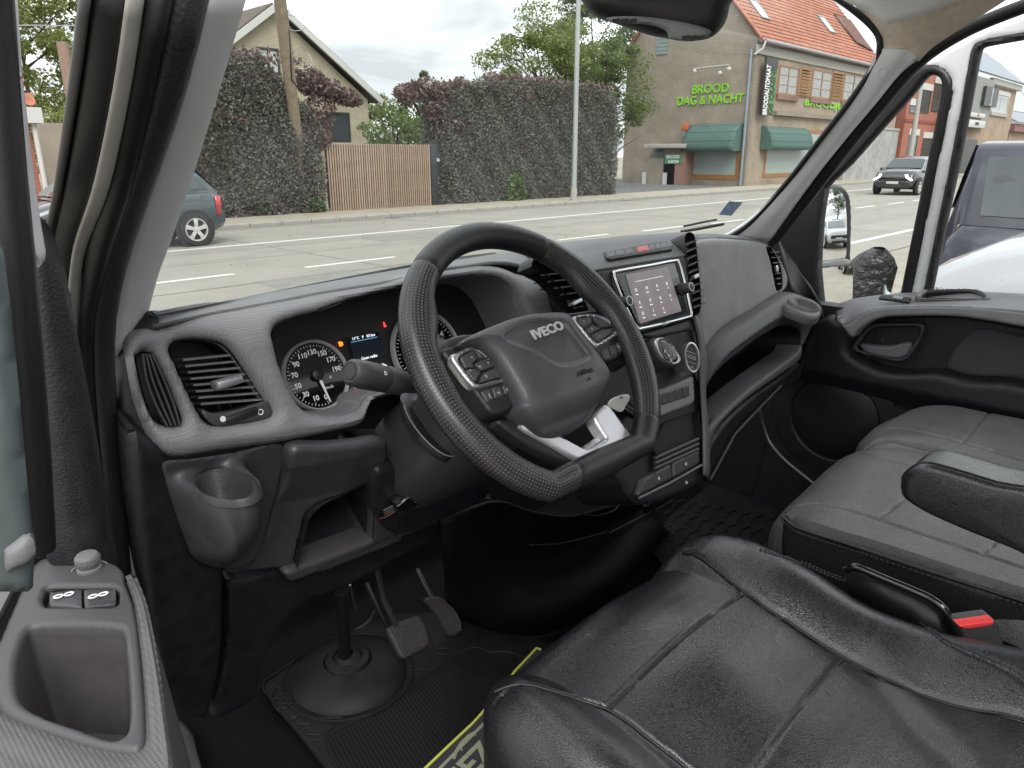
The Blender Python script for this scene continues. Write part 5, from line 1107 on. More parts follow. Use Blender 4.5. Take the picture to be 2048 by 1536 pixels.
mh_out = [(1830, 660), (1846, 585), (1870, 470), (1897, 340), (1920, 220), (1936, 130), (1942, 98), (1953, 82), (1975, 77), (2060, 60), (2200, 40), (2430, 40), (2430, 660)]
ro = lambda L, r=.012: rnd(FPF.pxs(L), r)
frame_o = [(1560, 700), (1560, 480), (1600, 405), (1660, 330), (1730, 250), (1800, 172), (1850, 125), (1900, 90), (1960, 58), (2060, 22), (2200, -20), (2500, -60), (2500, 700)]
def shrink(P, d=.008):
    c = np.mean(np.array(P), 0); out = []
    for p in P: q = np.array(p) - c; l = np.linalg.norm(q); out.append(tuple(c + q * (l - d) / l))
    return out
panel('window_frame', FPF, ro(frame_o), M_WHITE, pdoor, holes=[shrink(FPF.pxs(qh_out)), shrink(FPF.pxs(mh_out))], bev=.006, depth=.02, res=.008)
def ringpanel(name, o, i, m, parent, h, **k):
    return panel(name, FPF, spl(FPF.pxs(o, h), 4) if k.pop('smooth', True) else ro(o), m, parent, holes=[spl(FPF.pxs(i, h), 4)], h=h, **k)
panel('window_seal', FPF, spl(FPF.pxs(qh_out), 3), M_RUB, pdoor, holes=[spl(FPF.pxs(qh_in), 3)], h=.006, bev=.008, depth=.02, res=.005)
panel('window_seal', FPF, ro(mh_out, .02), M_RUB, pdoor, holes=[ro(mh_in, .02)], h=.006, bev=.008, depth=.02, res=.006)
panel('window_glass', FPF, spl(FPF.pxs(qh_in, -.012), 3), M_SGLASS, pdoor, h=-.012, bev=0, depth=0, res=.02)
panel('window_glass', FPF, ro(mh_in, .02), M_SGLASS, pdoor, h=-.016, bev=0, depth=0, res=.03)
panel('mirror_corner_trim', FPF, spl(FPF.pxs([(1522, 640), (1526, 520), (1545, 470), (1590, 420), (1622, 372), (1648, 370), (1640, 440), (1634, 540), (1632, 640)], .008), 3), M_BLACK, pdoor, h=.010, bev=.006, depth=.03, res=.006)
text('glass_print', FPF, 'CARGLASS', .012, M_BLACK, pdoor, *FPF.px(1881, 579, -.014), h=-.0145, thick=.0004)
# moulded panel
pan = [(1622, 660), (1640, 640), (1668, 628), (1690, 640), (1727, 630), (1768, 619), (1850, 616), (2000, 622), (2400, 665), (2500, 1500), (1500, 1400), (1520, 900), (1590, 720)]
hol = [(1703, 697), (1712, 676), (1735, 650), (1754, 641), (1800, 637), (1901, 634), (1982, 645), (2060, 660), (2400, 730), (2400, 860), (2060, 766), (1955, 757), (1901, 745), (1870, 740), (1821, 742), (1768, 737), (1722, 715)]
def ph(u, v, d): return .035 * np.clip((FPD.px(1800, 770)[1] - v) / -.06 + 1, 0, 1) - .03
panel('door_panel', FPD, spl(FPD.pxs(pan), 3), M_BLACK2, pdoor, holes=[spl(FPD.pxs(hol), 3)], h=lambda u, v, d: .0 + .028 * np.clip((v - FPD.px(1750, 800)[1]) / .05, 0, 1), bev=.02, depth=.07, res=.007)
tray('pull_recess', FPD, spl(FPD.pxs(hol), 3), .012, -.025, M_BLACK, pdoor, .97)
FA = Fr(FPD.P(0, 0, .05), FPD.ex, FPD.ey)
ba = [(1666, 620), (1674, 634), (1687, 649), (1704, 640), (1727, 625), (1768, 614), (1848, 611), (1955, 614), (2060, 624), (2400, 660), (2400, 720), (2060, 657), (1982, 643), (1901, 633), (1794, 633), (1754, 639), (1731, 651), (1714, 664), (1706, 675), (1697, 672), (1685, 656), (1671, 635)]
panel('armrest_band', FA, spl(FA.pxs(ba), 4), M_LGREY, pdoor, bev=.006, depth=.04, res=.004)
# ledge from the band to the window
tA = [FA.at(x, y, -.004) for x, y in ((1668, 620), (1690, 606), (1727, 622), (1768, 613), (1848, 610), (1955, 613), (2060, 622), (2400, 655))]
le = loft_rows([[FA.at(x, y, -.002) for x, y in ((1676, 640), (1690, 650), (1727, 626), (1768, 615), (1848, 612), (1955, 615), (2060, 624), (2300, 650))], [at(x, y, X=1.945) for x, y in ((1672, 622), (1700, 612), (1735, 605), (1775, 601), (1850, 597), (1955, 597), (2060, 603), (2300, 618))], [at(x, y, X=1.985) for x, y in ((1668, 613), (1695, 600), (1741, 592), (1790, 587), (1850, 584), (1955, 583), (2060, 588), (2300, 600))], [at(x, y, X=2.02) for x, y in ((1668, 616), (1695, 606), (1741, 598), (1790, 594), (1850, 592), (1955, 590), (2060, 594), (2300, 606))]], 30, 6)
sheet('door_top_ledge', le, M_TOP, pdoor, .006)
fl_ = Fr(at(1925, 597, X=1.95), (0, -1, 0), (.95, 0, .25))
po = [(1838, 602), (1843, 593), (1856, 588), (1925, 586), (1950, 588), (1968, 596), (1974, 605), (1940, 607), (1880, 605)]
lp = Fr(at(1905, 597, X=1.955), (0, -1, 0), (.9, 0, .42))
pt2 = spl(lp.pxs(po, .005), 4); cP = np.mean(np.array(pt2), 0)
panel('ledge_pocket_rim', lp, [tuple(cP + (np.array(p) - cP) * 1.09) for p in pt2], M_TOP, pdoor, holes=[[tuple(cP + (np.array(p) - cP) * .92) for p in pt2]][0:1], h=.019, bev=.004, depth=.03, res=.003)
tray('ledge_pocket', lp, [tuple(cP + (np.array(p) - cP) * .93) for p in pt2], .017, -.012, M_BLACK, pdoor, .9)
f_ = lp.off(*lp.px(1790, 597, .010), .010); box('lock_switch', f_, -.035, .035, -.010, .010, -.004, .002, M_BLACK, pdoor, .002); box('lock_switch_cap', f_, -.005, .018, -.006, .006, .001, .005, M_LGREY, pdoor, .002)
# handle and fabric pad
FR_ = FPD.off(h=.0)
hb = [(1703, 697), (1713, 676), (1735, 652), (1756, 646), (1800, 646), (1838, 646), (1849, 653), (1845, 672), (1822, 711), (1800, 725), (1768, 719), (1722, 708)]
hbi = [(1716, 696), (1724, 680), (1742, 661), (1760, 655), (1800, 654), (1832, 654), (1839, 659), (1836, 672), (1814, 706), (1798, 715), (1770, 710), (1728, 702)]
panel('handle_bezel', FPD, spl(FPD.pxs(hb), 4), M_CHAR, pdoor, holes=[spl(FPD.pxs(hbi), 4)], h=.002, bev=.004, depth=.03, res=.003)
tray('handle_well', FPD, spl(FPD.pxs(hbi), 4), .0, -.022, M_BLACK2, pdoor, .96)
panel('handle_lever', FPD, spl(FPD.pxs([(1719, 688), (1746, 692), (1781, 693), (1800, 688), (1816, 686), (1822, 692), (1818, 703), (1808, 714), (1784, 717), (1741, 709), (1724, 700)], .006), 4), M_TOP, pdoor, h=.006, bev=.006, depth=.018, res=.0025)
lathe('handle_screw', FPD.off(*FPD.px(1766, 679, -.018), -.018), [(.006, -.003), (.006, .001), (.004, .001), (.002, -.001)], M_CHAR, pdoor, 16)
panel('fabric_pad', FPD, spl(FPD.pxs([(1894, 728), (1910, 695), (1928, 675), (1945, 662), (1982, 659), (2060, 676), (2400, 740), (2400, 850), (2060, 763), (1955, 755), (1903, 743)], -.012), 4), mat('pad_fabric', (.05, .05, .055), .85, bump=[('noise', 900, .4, .0008)]), pdoor, h=-.012, bev=.006, depth=.02, res=.006)
wbox('door_skin', 1.985, 1.998, -.6, .80, .75, 1.37, M_BLACK, pdoor)
# speaker cover
fsk = Fr(at(1668, 838, X=1.93), (0, -1, 0), (0, 0, 1))
lathe('speaker_cover', fsk.off(h=.0), [(.165, -.01), (.16, .004), (.12, .006), (.115, .002), (.108, .007), (.06, .009), (.02, .012), (.001, .012)], M_BLACK, pdoor, 48)
# wing mirror
wm_ = Fr(at(1664, 490, X=2.25), (.93, -.36, 0), (0, .03, 1))
mo_ = [(1622, 625), (1626, 480), (1632, 400), (1642, 376), (1665, 370), (1688, 372), (1702, 390), (1706, 430), (1704, 520), (1702, 600), (1690, 625)]
mp = panel('mirror_housing', wm_, spl(wm_.pxs(mo_), 4), M_RUB, pdoor, bev=.012, depth=.14, res=.006)
mg = [(1640, 382), (1665, 378), (1682, 380), (1689, 395), (1691, 440), (1690, 515), (1660, 520), (1630, 524), (1634, 430)]
def mirror(L, rotz, tilt, h=.004):
    c = wm_.at(*np.mean(np.array(L), 0), h)
    uc, vc = np.mean(np.array(wm_.pxs(L, h)), 0)      # a convex glass, as on any van
    o = panel('mirror_glass', wm_, rnd(wm_.pxs(L, h), .008), M_MIRR, mp, h=lambda u, v, d: h - ((u - uc) ** 2 + (v - vc) ** 2) / (2 * 1.3), bev=0, depth=.004, res=.006)
    n = V((math.sin(R(rotz)), -math.cos(R(rotz)), tilt))     # aims the glass by turning it in the housing
    q = wm_.n.rotation_difference(n.normalized())
    M_ = Matrix.Translation(c) @ q.to_matrix().to_4x4() @ Matrix.Translation(-c)
    for vv in o.data.vertices: vv.co = M_ @ vv.co
    return o
mirror(mg, -28, .045, .012)
mirror([(1628, 538), (1660, 534), (1700, 532), (1700, 600), (1695, 616), (1640, 622), (1626, 622)], -31, -.03, .014)
panel('mirror_bar', wm_, rnd(wm_.pxs([(1630, 526), (1690, 516), (1702, 522), (1700, 532), (1628, 538)], .014), .004), M_LGREY, mp, h=.016, bev=.004, depth=.012, res=.004)
tube('mirror_arm', [wm_.at(1664, 500, -.08), V((2.1, .95, 1.45)), V((2.0, .95, 1.40))], .03, M_RUB, mp, 10)
# ------------------------------------------------------------------ driver door, open beside the camera
ddoor = thing('driver_door', 'open driver door with grey armrest, mirror knob, two window switches and a deep pocket', 'door', (.12, .6, .8))
HD = R(18)
FDT = Fr((.10, .50, 1.465), (math.cos(HD), -math.sin(HD), 0), (math.sin(HD), math.cos(HD), 0.02))     # top of the armrest: u across, v to the hinge
def fdt(L, h=0., k=4): return spl(FDT.pxs(L, h), k)
cupd = [(30, 1335), (36, 1300), (50, 1262), (66, 1251), (100, 1248), (170, 1248), (228, 1252), (246, 1262), (252, 1300), (258, 1390), (256, 1450), (240, 1474), (215, 1474), (170, 1458), (100, 1434), (55, 1412), (34, 1385)]
topo = [(60, 1135), (85, 1115), (110, 1112), (160, 1112), (215, 1120), (243, 1135), (250, 1162), (268, 1215), (282, 1330), (290, 1450), (284, 1490), (255, 1500), (190, 1490), (100, 1462), (20, 1430), (-10, 1400), (-30, 1340), (0, 1270), (30, 1200)]
sw = [(84, 1196), (92, 1174), (104, 1171), (225, 1171), (238, 1180), (236, 1205), (228, 1212), (92, 1212)]
panel('armrest_top', FDT, fdt(topo), mat('door_switch_plastic', (.055, .055, .058), .5, bump=[GRAIN], rvar=.05), ddoor, holes=[fdt(cupd), rnd(FDT.pxs(sw), .004)], bev=.004, depth=.012, res=.0017, label='dark grey switch panel on top of the armrest')
tray('deep_pocket', FDT, fdt(cupd), -.007, -.085, mat('pocket_plastic', (.06, .055, .06), .45, bump=[GRAIN], mottle=.25, mscale=30), ddoor, .74)
tray('switch_well', FDT, rnd(FDT.pxs(sw), .004), -.003, -.009, M_BLACK, ddoor, .95)
for x0, x1 in ((98, 162), (168, 230)):
    b_ = panel('window_switch', FDT, rnd(FDT.pxs([(x0, 1176), (x1, 1176), (x1, 1208), (x0, 1208)]), .0015), M_CHAR, ddoor, h=lambda u, v, d: -.003 + .003 * np.abs(np.sin((v - FDT.px(160, 1208)[1]) / .028 * math.pi * .9)), bev=.001, depth=.008, res=.0014)
    f_ = FDT.off(*FDT.px((x0 + x1) / 2 - 2, 1193, .0), .0012)
    for sx in (-1, 1): tube('switch_mark', [f_.P(sx * .0034 + .0030 * math.cos(a), .0020 * math.sin(a)) for a in np.linspace(0, 6.283, 16, endpoint=False)], .0006, M_PALE, b_, 6, closed=True)
fk_ = FDT.off(*FDT.px(178, 1134, .002), .0)
lathe('mirror_knob', fk_, [(0.00891, -0.00132), (0.00891, 0.00198), (0.00759, 0.00264), (0.00759, 0.00462), (0.00858, 0.00594), (0.00911, 0.00858), (0.00858, 0.01122), (0.00845, 0.01188), (0.00739, 0.01353), (0.00396, 0.01419), (0.00026, 0.01426)], M_TOP, ddoor, 40)
kb_ = bmesh.new()
for j in range(4):
    for i in range(26):
        a = (i + .5 * (j % 2)) / 26 * 2 * math.pi; r_ = .0085 + .0005 * (1 - abs(j - 1.5) / 2); p = fk_.P(r_ * math.cos(a), r_ * math.sin(a), .0063 + j * .0015)
        n_ = (fk_.ex * math.cos(a) + fk_.ey * math.sin(a)); lathe_bm(Fr(p, fk_.n, n_.cross(fk_.n) * -1), [(.0008, -.0003), (.0005, .0005), (.0001, .0006)], 5, bm=kb_)
link('knob_studs', kb_, M_TOP, ddoor, 0)['kind'] = 'stuff'
tube('knob_mark', [fk_.P(.0125 * math.cos(a), .0105 * math.sin(a), .0006) for a in np.linspace(.2, 1.3, 8)], .0004, M_ICON, ddoor, 5)
tube('knob_mark', [fk_.P(.0125 * math.cos(a), .0105 * math.sin(a), .0006) for a in np.linspace(2.0, 3.0, 8)], .0004, M_ICON, ddoor, 5)
# dotted grey surround of the armrest, rolling down to the inside
r0 = [FDT.at(x, y, -.004) for x, y in ((252, 1166), (268, 1215), (283, 1330), (291, 1450), (284, 1492), (255, 1502), (190, 1492), (100, 1464), (20, 1432), (-20, 1405), (-60, 1380))]
r1 = [FDT.at(x, y, .0) for x, y in ((262, 1160), (282, 1215), (302, 1330), (316, 1460), (318, 1530), (280, 1560), (190, 1560), (100, 1530), (0, 1490), (-40, 1470), (-90, 1450))]
r2 = [FDT.at(x, y, -.012) for x, y in ((268, 1170), (296, 1230), (322, 1345), (344, 1480), (360, 1600), (320, 1680), (190, 1680), (80, 1650), (-40, 1600), (-80, 1580), (-140, 1540))]
r3 = [p + V((.01, 0, -.12)) for p in r2]
M_SURR = mat('door_dotted_plastic', (.10, .10, .107), .5, bump=[('dots', 400, 1.0, .0008)], mottle=.08, mscale=20)
sheet('armrest_surround', loft_rows([r0, r1, r2, r3], 60, 6), M_SURR, ddoor, .004)
sheet('armrest_back', loft_rows([[FDT.at(x, y, -.004) for x, y in ((-60, 1420), (-10, 1270), (28, 1195), (58, 1136), (84, 1114), (108, 1110))], [FDT.at(x, y, .004) for x, y in ((-80, 1400), (-20, 1255), (14, 1185), (44, 1130), (76, 1106), (108, 1104))], [FDT.at(x, y, -.03) for x, y in ((-120, 1400), (-60, 1250), (-20, 1180), (10, 1130), (50, 1100), (90, 1096))]], 24, 5), M_SURR, ddoor, .004)
wbox('door_core', -.30, .02, .20, .72, .7, 1.25, M_BLACK, ddoor, .02)
# black corner cover standing above the panel, window frame bar and glass run
fsl = Fr((.122, .615, 1.55), (math.cos(R(25)), -math.sin(R(25)), 0), (0, 0, 1))
sl = [(38, 430), (62, 440), (84, 466), (104, 520), (120, 580), (145, 710), (163, 800), (179, 885), (197, 990), (212, 1085), (220, 1180), (110, 1180), (84, 1100), (66, 909), (55, 743), (44, 577), (38, 470)]
panel('corner_cover', fsl, spl(fsl.pxs(sl), 4), M_BLACK2, ddoor, bev=.010, depth=.02, res=.004, h=lambda u, v, d: .010 * np.clip(d / .03, 0, 1))
fbar = Fr((.055, .52, 1.6), (math.cos(R(15)), -math.sin(R(15)), 0), (0, 0, 1))
panel('frame_bar', fbar, fbar.pxs([(-30, -30), (30, -30), (42, 150), (60, 300), (78, 440), (92, 520), (60, 560), (20, 300), (-10, 150)]), M_PILLAR, ddoor, bev=.006, depth=.02, res=.004)
tube('bar_joint', [fbar.at(-4, 152, .001), fbar.at(20, 160, .002), fbar.at(43, 150, .001)], .0016, M_PILLAR, ddoor, 8)
gr_ = [fbar.at(x, y, .012) for x, y in ((-26, -20), (-14, 150), (2, 330), (22, 520), (40, 720), (56, 900), (66, 1060), (68, 1100))]
tube('glass_run', gr_, .012, M_RUB, ddoor, 12)
gw = Fr((.03, .46, 1.5), (math.cos(R(12)), -math.sin(R(12)), 0), (0, 0, 1))
panel('inner_frame', gw, gw.pxs([(-40, 480), (4, 480), (24, 640), (42, 820), (56, 980), (70, 1110), (66, 1190), (-40, 1190)]), mat('teal_grey_trim', (.06, .075, .08), .4, mottle=.1), ddoor, bev=.004, depth=.012, res=.005)
panel('frame_foot', gw, gw.pxs([(8, 1108), (50, 1076), (66, 1078), (74, 1112), (60, 1130), (10, 1150)], .006), M_TOP, ddoor, h=.006, bev=.003, depth=.012, res=.003)
# ------------------------------------------------------------------ outdoors: ground, road, pavement
def struct(name, bm, m, smooth=False): o = link(name, bm, m, None, 30 if smooth else 0, smooth); o['kind'] = 'structure'; return o
M_GROUND = mat('yard_paving', (.36, .33, .27), .9, mottle=.16, mscale=1.3, bump=[('noise', 30, .3, .01)])
M_ROAD = mat('concrete_road', (.35, .33, .29), .9, mottle=.12, mscale=.7, bump=[('noise', 60, .3, .006)])
M_PAVE = mat('pavement_slabs', (.44, .39, .31), .9, mottle=.14, mscale=1.2)
M_KERB = mat('kerb_stone', (.42, .40, .36), .85, mottle=.12, mscale=5)
M_LINE = mat('road_paint', (.80, .80, .77), .7, mottle=.06, mscale=8)
M_ASPH = mat('forecourt_asphalt', (.16, .16, .165), .9, mottle=.12, mscale=2)
def flat(name, x0, x1, y0, y1, z, m, kind='structure'):
    bm = bmesh.new(); bm.faces.new([bm.verts.new(p) for p in ((x0, y0, z), (x1, y0, z), (x1, y1, z), (x0, y1, z))]); o = link(name, bm, m, None, 0, False); o['kind'] = kind; return o
flat('ground', -300, 500, -300, 600, -.02, M_GROUND)
flat('road', -200, 400, 4.7, 18.2, -.008, M_ROAD)
def slab(name, x0, x1, y0, y1, z0, z1, m, bev=.01):
    o = link(name, box_bm(WF, x0, x1, y0, y1, z0, z1, bev, 1), m, None, 30); o['kind'] = 'structure'; return o
slab('kerb', -150, 300, 18.2, 18.45, -.02, .10, M_KERB, .02)
slab('pavement', -150, 300, 18.46, 20.6, -.02, .095, M_PAVE)
slab('forecourt', 28.2, 60, 20.61, 34, -.02, .06, M_ASPH)
flat('edge_line', -100, 300, 14.62, 14.80, -.004, M_LINE); flat('edge_line', -100, 300, 5.66, 5.82, -.004, M_LINE)
for k in range(-3, 30):
    x = 3.6 + k * 3.0; y = 11.2 - .075 * x * .6
    flat('lane_dash', x - .3, x + 1.55, max(9.5, 11.25 - .06 * x), max(9.5, 11.25 - .06 * x) + .14, -.004, M_LINE)
M_TAR = mat('road_tar', (.23, .22, .20), .8, mottle=.3, mscale=6); M_PATCH = mat('road_patch', (.29, .28, .255), .9, mottle=.15, mscale=3); M_WORN = mat('tyre_worn_concrete', (.32, .305, .27), .9, mottle=.14, mscale=1.5)
for y in (7.2, 8.8, 12.6, 13.9): flat('tyre_track', -120, 300, y, y + .42, -.0055, M_WORN)
for k in range(-4, 16): flat('slab_joint', k * 6 + 1.3, k * 6 + 1.33, 4.7, 18.2, -.0048, M_TAR)
flat('road_joint', -150, 300, 10.05, 10.08, -.0044, M_TAR); flat('gutter', -150, 300, 17.85, 18.19, -.0040, mat('gutter_stone', (.30, .285, .26), .9, mottle=.2, mscale=4))
for x, y, a, b in ((9.5, 13.0, 2.2, 1.2), (17.5, 7.6, 3.0, 1.5), (24, 12.2, 2.5, 1.4), (5.0, 9.3, 1.6, .9)): flat('road_patch', x, x + a, y, y + b, -.0050, M_PATCH)
for x in (13.2, 25.0):
    bm = bmesh.new()
    for i in range(6): box_bm(WF, x + i * .08, x + i * .08 + .05, 17.9, 18.15, -.003, .004, bm=bm)
    o = link('drain_grate', bm, M_TAR, None, 30); o['kind'] = 'structure'
for k in range(0, 60): 
    if 4 < k * .9 < 46: box_ = link('kerb_joint', box_bm(WF, k * .9, k * .9 + .02, 18.19, 18.46, -.01, .104), M_TAR, None, 0); box_['kind'] = 'structure'
# ------------------------------------------------------------------ plants
def leaf_mat(name, a, b, trl=.25):
    m = bpy.data.materials.new(name); m.use_nodes = True; nt = m.node_tree; N = nt.nodes; L = nt.links; p = N['Principled BSDF']
    tc = N.new('ShaderNodeTexCoord'); n = N.new('ShaderNodeTexNoise'); n.inputs['Scale'].default_value = 1.1; n.inputs['Detail'].default_value = 5; n.inputs['Roughness'].default_value = .8; L.new(tc.outputs['Object'], n.inputs['Vector'])
    r = N.new('ShaderNodeValToRGB'); L.new(n.outputs[0], r.inputs[0]); r.color_ramp.elements[0].position = .35; r.color_ramp.elements[0].color = (*a, 1); r.color_ramp.elements[1].position = .65; r.color_ramp.elements[1].color = (*b, 1)
    L.new(r.outputs[0], p.inputs['Base Color']); p.inputs['Roughness'].default_value = .5
    t = N.new('ShaderNodeBsdfTranslucent'); L.new(r.outputs[0], t.inputs[0]); x = N.new('ShaderNodeMixShader'); x.inputs[0].default_value = trl
    L.new(p.outputs[0], x.inputs[1]); L.new(t.outputs[0], x.inputs[2]); L.new(x.outputs[0], N['Material Output'].inputs[0]); return m
M_BEECH = leaf_mat('copper_beech_leaf', (.225, .19, .18), (.19, .215, .155))
M_BEECHR = leaf_mat('red_beech_leaf', (.26, .17, .155), (.21, .155, .14))
M_LEAFG = leaf_mat('green_leaf', (.14, .21, .055), (.26, .35, .10), .45); M_LEAFD = leaf_mat('dark_green_leaf', (.09, .14, .06), (.16, .24, .09), .4); M_LEAFY = leaf_mat('yellow_green_leaf', (.21, .27, .07), (.33, .39, .12), .45)
M_BARK = mat('bark', (.10, .075, .055), .9, mottle=.3, mscale=8); M_POLE = mat('weathered_pole_wood', (.27, .21, .145), .9, mottle=.25, mscale=7, bump=[('noise', 20, .5, .01)])
rng = np.random.default_rng(11)
def leaves(name, C_, size, m, parent, up=.3):
    n = len(C_); N_ = rng.normal(size=(n, 3)); N_[:, 2] = np.abs(N_[:, 2]) + up; N_ /= np.linalg.norm(N_, axis=1)[:, None]
    A = np.cross(N_, rng.normal(size=(n, 3))); A /= np.linalg.norm(A, axis=1)[:, None]; B = np.cross(N_, A); s = size * rng.uniform(.6, 1.3, n)[:, None]
    Vv = np.stack([C_ - A * s, C_ + B * s * .55 + N_ * s * .15, C_ + A * s, C_ - B * s * .55 + N_ * s * .15], 1).reshape(-1, 3)
    me = bpy.data.meshes.new(name); me.from_pydata([], [], []) ; me.vertices.add(n * 4); me.vertices.foreach_set('co', Vv.ravel()); me.loops.add(n * 4); me.loops.foreach_set('vertex_index', np.arange(n * 4)); me.polygons.add(n); me.polygons.foreach_set('loop_start', np.arange(n) * 4); me.polygons.foreach_set('loop_total', np.full(n, 4)); me.update(calc_edges=True)
    o = linkme(name, me, m, parent, 0, False); o['kind'] = 'stuff'; return o
def blob(c, r, n): q = rng.normal(size=(n, 3)); q /= np.linalg.norm(q, axis=1)[:, None]; return np.array(c) + q * np.array(r) * (rng.uniform(.35, 1, n) ** .6)[:, None]
def hedge(label, x0, x1, yf, depth, ztop, n, extra=(), name='hedge'):
    t = thing(name, label, 'hedge', ((x0 + x1) / 2, yf + depth / 2, 0))
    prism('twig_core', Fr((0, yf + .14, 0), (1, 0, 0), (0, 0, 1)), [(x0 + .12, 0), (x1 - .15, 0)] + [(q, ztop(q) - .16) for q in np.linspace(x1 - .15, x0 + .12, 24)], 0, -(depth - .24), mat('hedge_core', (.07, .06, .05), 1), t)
    P = []
    fr_n = int(n * .72)
    u = rng.uniform(x0, x1, fr_n); v = rng.uniform(0, 1, fr_n) * np.array([ztop(q) for q in u]); y = yf + np.abs(rng.normal(0, .055, fr_n)) + .10 * np.sin(u * 2.3) * np.sin(v * 2.1) + .06 * np.sin(u * 5 + v * 4) - .05
    P.append(np.stack([u, y, v], 1))
    k = int(n * .14); u = rng.uniform(x0, x1, k); P.append(np.stack([u, rng.uniform(yf, yf + depth, k), np.array([ztop(q) for q in u]) + np.abs(rng.normal(0, .09, k)) - .08], 1))
    k = int(n * .14); v = rng.uniform(0, 1, k); P.append(np.stack([np.where(rng.random(k) < .5, x0, x1) + rng.normal(0, .07, k), rng.uniform(yf, yf + depth, k), v * ztop(x1)], 1))
    sh_x = rng.uniform(x0 + .2, x1 - .2, 46); k = 16
    P.append(np.concatenate([np.stack([q + np.linspace(0, 1, k) * rng.normal(0, .12), np.full(k, yf + rng.uniform(-.05, depth)) , ztop(q) - .05 + np.linspace(0, 1, k) * rng.uniform(.12, .5)], 1) + rng.normal(0, .025, (k, 3)) for q in sh_x]))
    P.append(np.concatenate([blob((q, yf + .02, rng.uniform(.4, ztop(q) - .4)), (.35, .12, .35), 60) for q in rng.uniform(x0 + .3, x1 - .3, 30)]))
    leaves('foliage', np.concatenate(P), .048, M_BEECH, t, .0)
    for C_, m_, sz in extra: leaves('foliage_tuft', C_, sz, m_, t, .1)
    return t
e1 = [(np.concatenate([blob((at(620 + i * 18, 150 + i * 9, Y=20.4).x, 20.5 + .2 * (i % 2), at(620 + i * 18, 160 + i * 8, Y=20.4).z), (.5, .4, .42 - i * .045), 420) for i in range(6)] + [blob(tuple(at(640, 215, Y=20.5)), (.55, .4, .6), 500), blob(tuple(at(640, 270, Y=20.5)), (.45, .3, .5), 400)]), M_BEECHR, .08),
      (np.stack([rng.uniform(8.2, 12.3, 400), rng.uniform(20.3, 21.2, 400), 4.3 + np.abs(rng.normal(0, .14, 400))], 1), M_BEECHR, .08), (blob((12.2, 20.2, .3), (.35, .12, .3), 90), M_LEAFD, .07), (blob(tuple(at(430, 290, Y=20.15)), (.6, .1, .9), 250), M_LEAFG if False else leaf_mat('browning_leaf', (.13, .10, .05), (.10, .11, .05)), .07)]
hedge('tall dark copper hedge left of the wooden gate, with a branch hanging over', 8.0, 12.6, 20.3, 1.1, lambda x: 4.35 + .06 * math.sin(x * 3) if x < 11 else 4.35 - (x - 11) * 1.05, 22000, e1)
e2 = [(np.concatenate([blob(tuple(at(812 + i * 22, 188 - (i % 3) * 7, Y=20.6)), (.42, .4, .34), 330) for i in range(7)] + [blob(tuple(at(870 + i * 12, 215 + i * 12, Y=20.6)), (.5, .4, .5), 350) for i in range(4)]), M_BEECHR, .085),
      (np.stack([rng.uniform(20, 27.4, 900), rng.uniform(20.3, 21.2, 900), np.interp(rng.uniform(20, 27.4, 900), [20, 27.4], [4.45, 4.5]) + np.abs(rng.normal(0, .10, 900))], 1), M_BEECHR, .08), (blob(tuple(at(1032, 385, Y=20.2)), (.55, .22, .75), 700), M_LEAFG, .07)]
hedge('broad flat clipped copper hedge behind the lamp post, one green sprout low in it', 17.35, 27.6, 20.3, 1.1, lambda x: np.interp(x, [17.3, 18, 20, 24, 27.0, 27.6], [3.6, 4.0, 4.35, 4.45, 4.4, 4.0]), 38000, e2)
def tree(label, name, base, h, cr, n, leaf, m, seed=0, trunk=.16, spread=.75, low=.35, group=None):
    t = thing(name, label, 'tree', base, group); rs = np.random.default_rng(seed); b = V(base)
    def wob(q): return V(tuple(rs.normal(0, q, 3)))
    bm = bmesh.new(); tp = b + V((0, 0, h * .8)); tube_bm([b, b + V((0, 0, h * .3)) + wob(.08), b + V((0, 0, h * .55)) + wob(.15), tp + wob(.2)], [trunk, trunk * .8, trunk * .5, trunk * .12], 8, bm)
    C_ = []
    for i in range(14):
        a = rs.uniform(0, 6.283); z0 = h * rs.uniform(low * .7, .7); e = b + V((math.cos(a) * cr[0] * rs.uniform(.5, .9), math.sin(a) * cr[0] * rs.uniform(.5, .9), z0 + rs.uniform(.2, .9) * cr[1] * .5))
        s = b + V((0, 0, z0 * .9)); tube_bm([s, s.lerp(e, .5) + V((0, 0, .2)), e], [trunk * .35, trunk * .2, trunk * .06], 5, bm)
    link('trunk', bm, M_BARK, t, 0)
    K = 46
    for i in range(K):
        q = rs.normal(size=3); q /= np.linalg.norm(q); rr = rs.uniform(.25, 1) ** .5
        c = np.array(b) + np.array([0, 0, h * (low + (1 - low) / 2)]) + q * np.array([cr[0], cr[0], cr[1]]) * rr * .85
        k = int(2.3 * n / K * rs.uniform(.5, 1.4)); r = cr[0] * rs.uniform(.14, .34)
        qq = rs.normal(size=(k, 3)); qq /= np.linalg.norm(qq, axis=1)[:, None]; C_.append(c + qq * np.array([r, r, r * .7]) * (rs.uniform(.2, 1, k) ** .5)[:, None])
    leaves('crown', np.concatenate(C_), leaf * .62, m, t, .3); return t
def gx(px, Y): p = at(px, 330, Y=Y); return (p.x, Y, 0)
tree('tall feathery green tree behind the hedge, its top beside the lamp post', 'broadleaf_tree', gx(1180, 31), 13.0, (3.4, 4.8), 7500, .16, M_LEAFG, 3, low=.35)
tree('wide olive green tree left of the lamp post top, behind the hedge', 'broadleaf_tree', gx(1075, 27), 9.2, (3.2, 2.7), 6000, .14, M_LEAFY, 4, low=.35)
tree('green tree between the hedge end and the brown brick side wall', 'broadleaf_tree', (33.5, 25.6, 0), 8.2, (2.9, 3.4), 6500, .13, M_LEAFG, 5, low=.15)
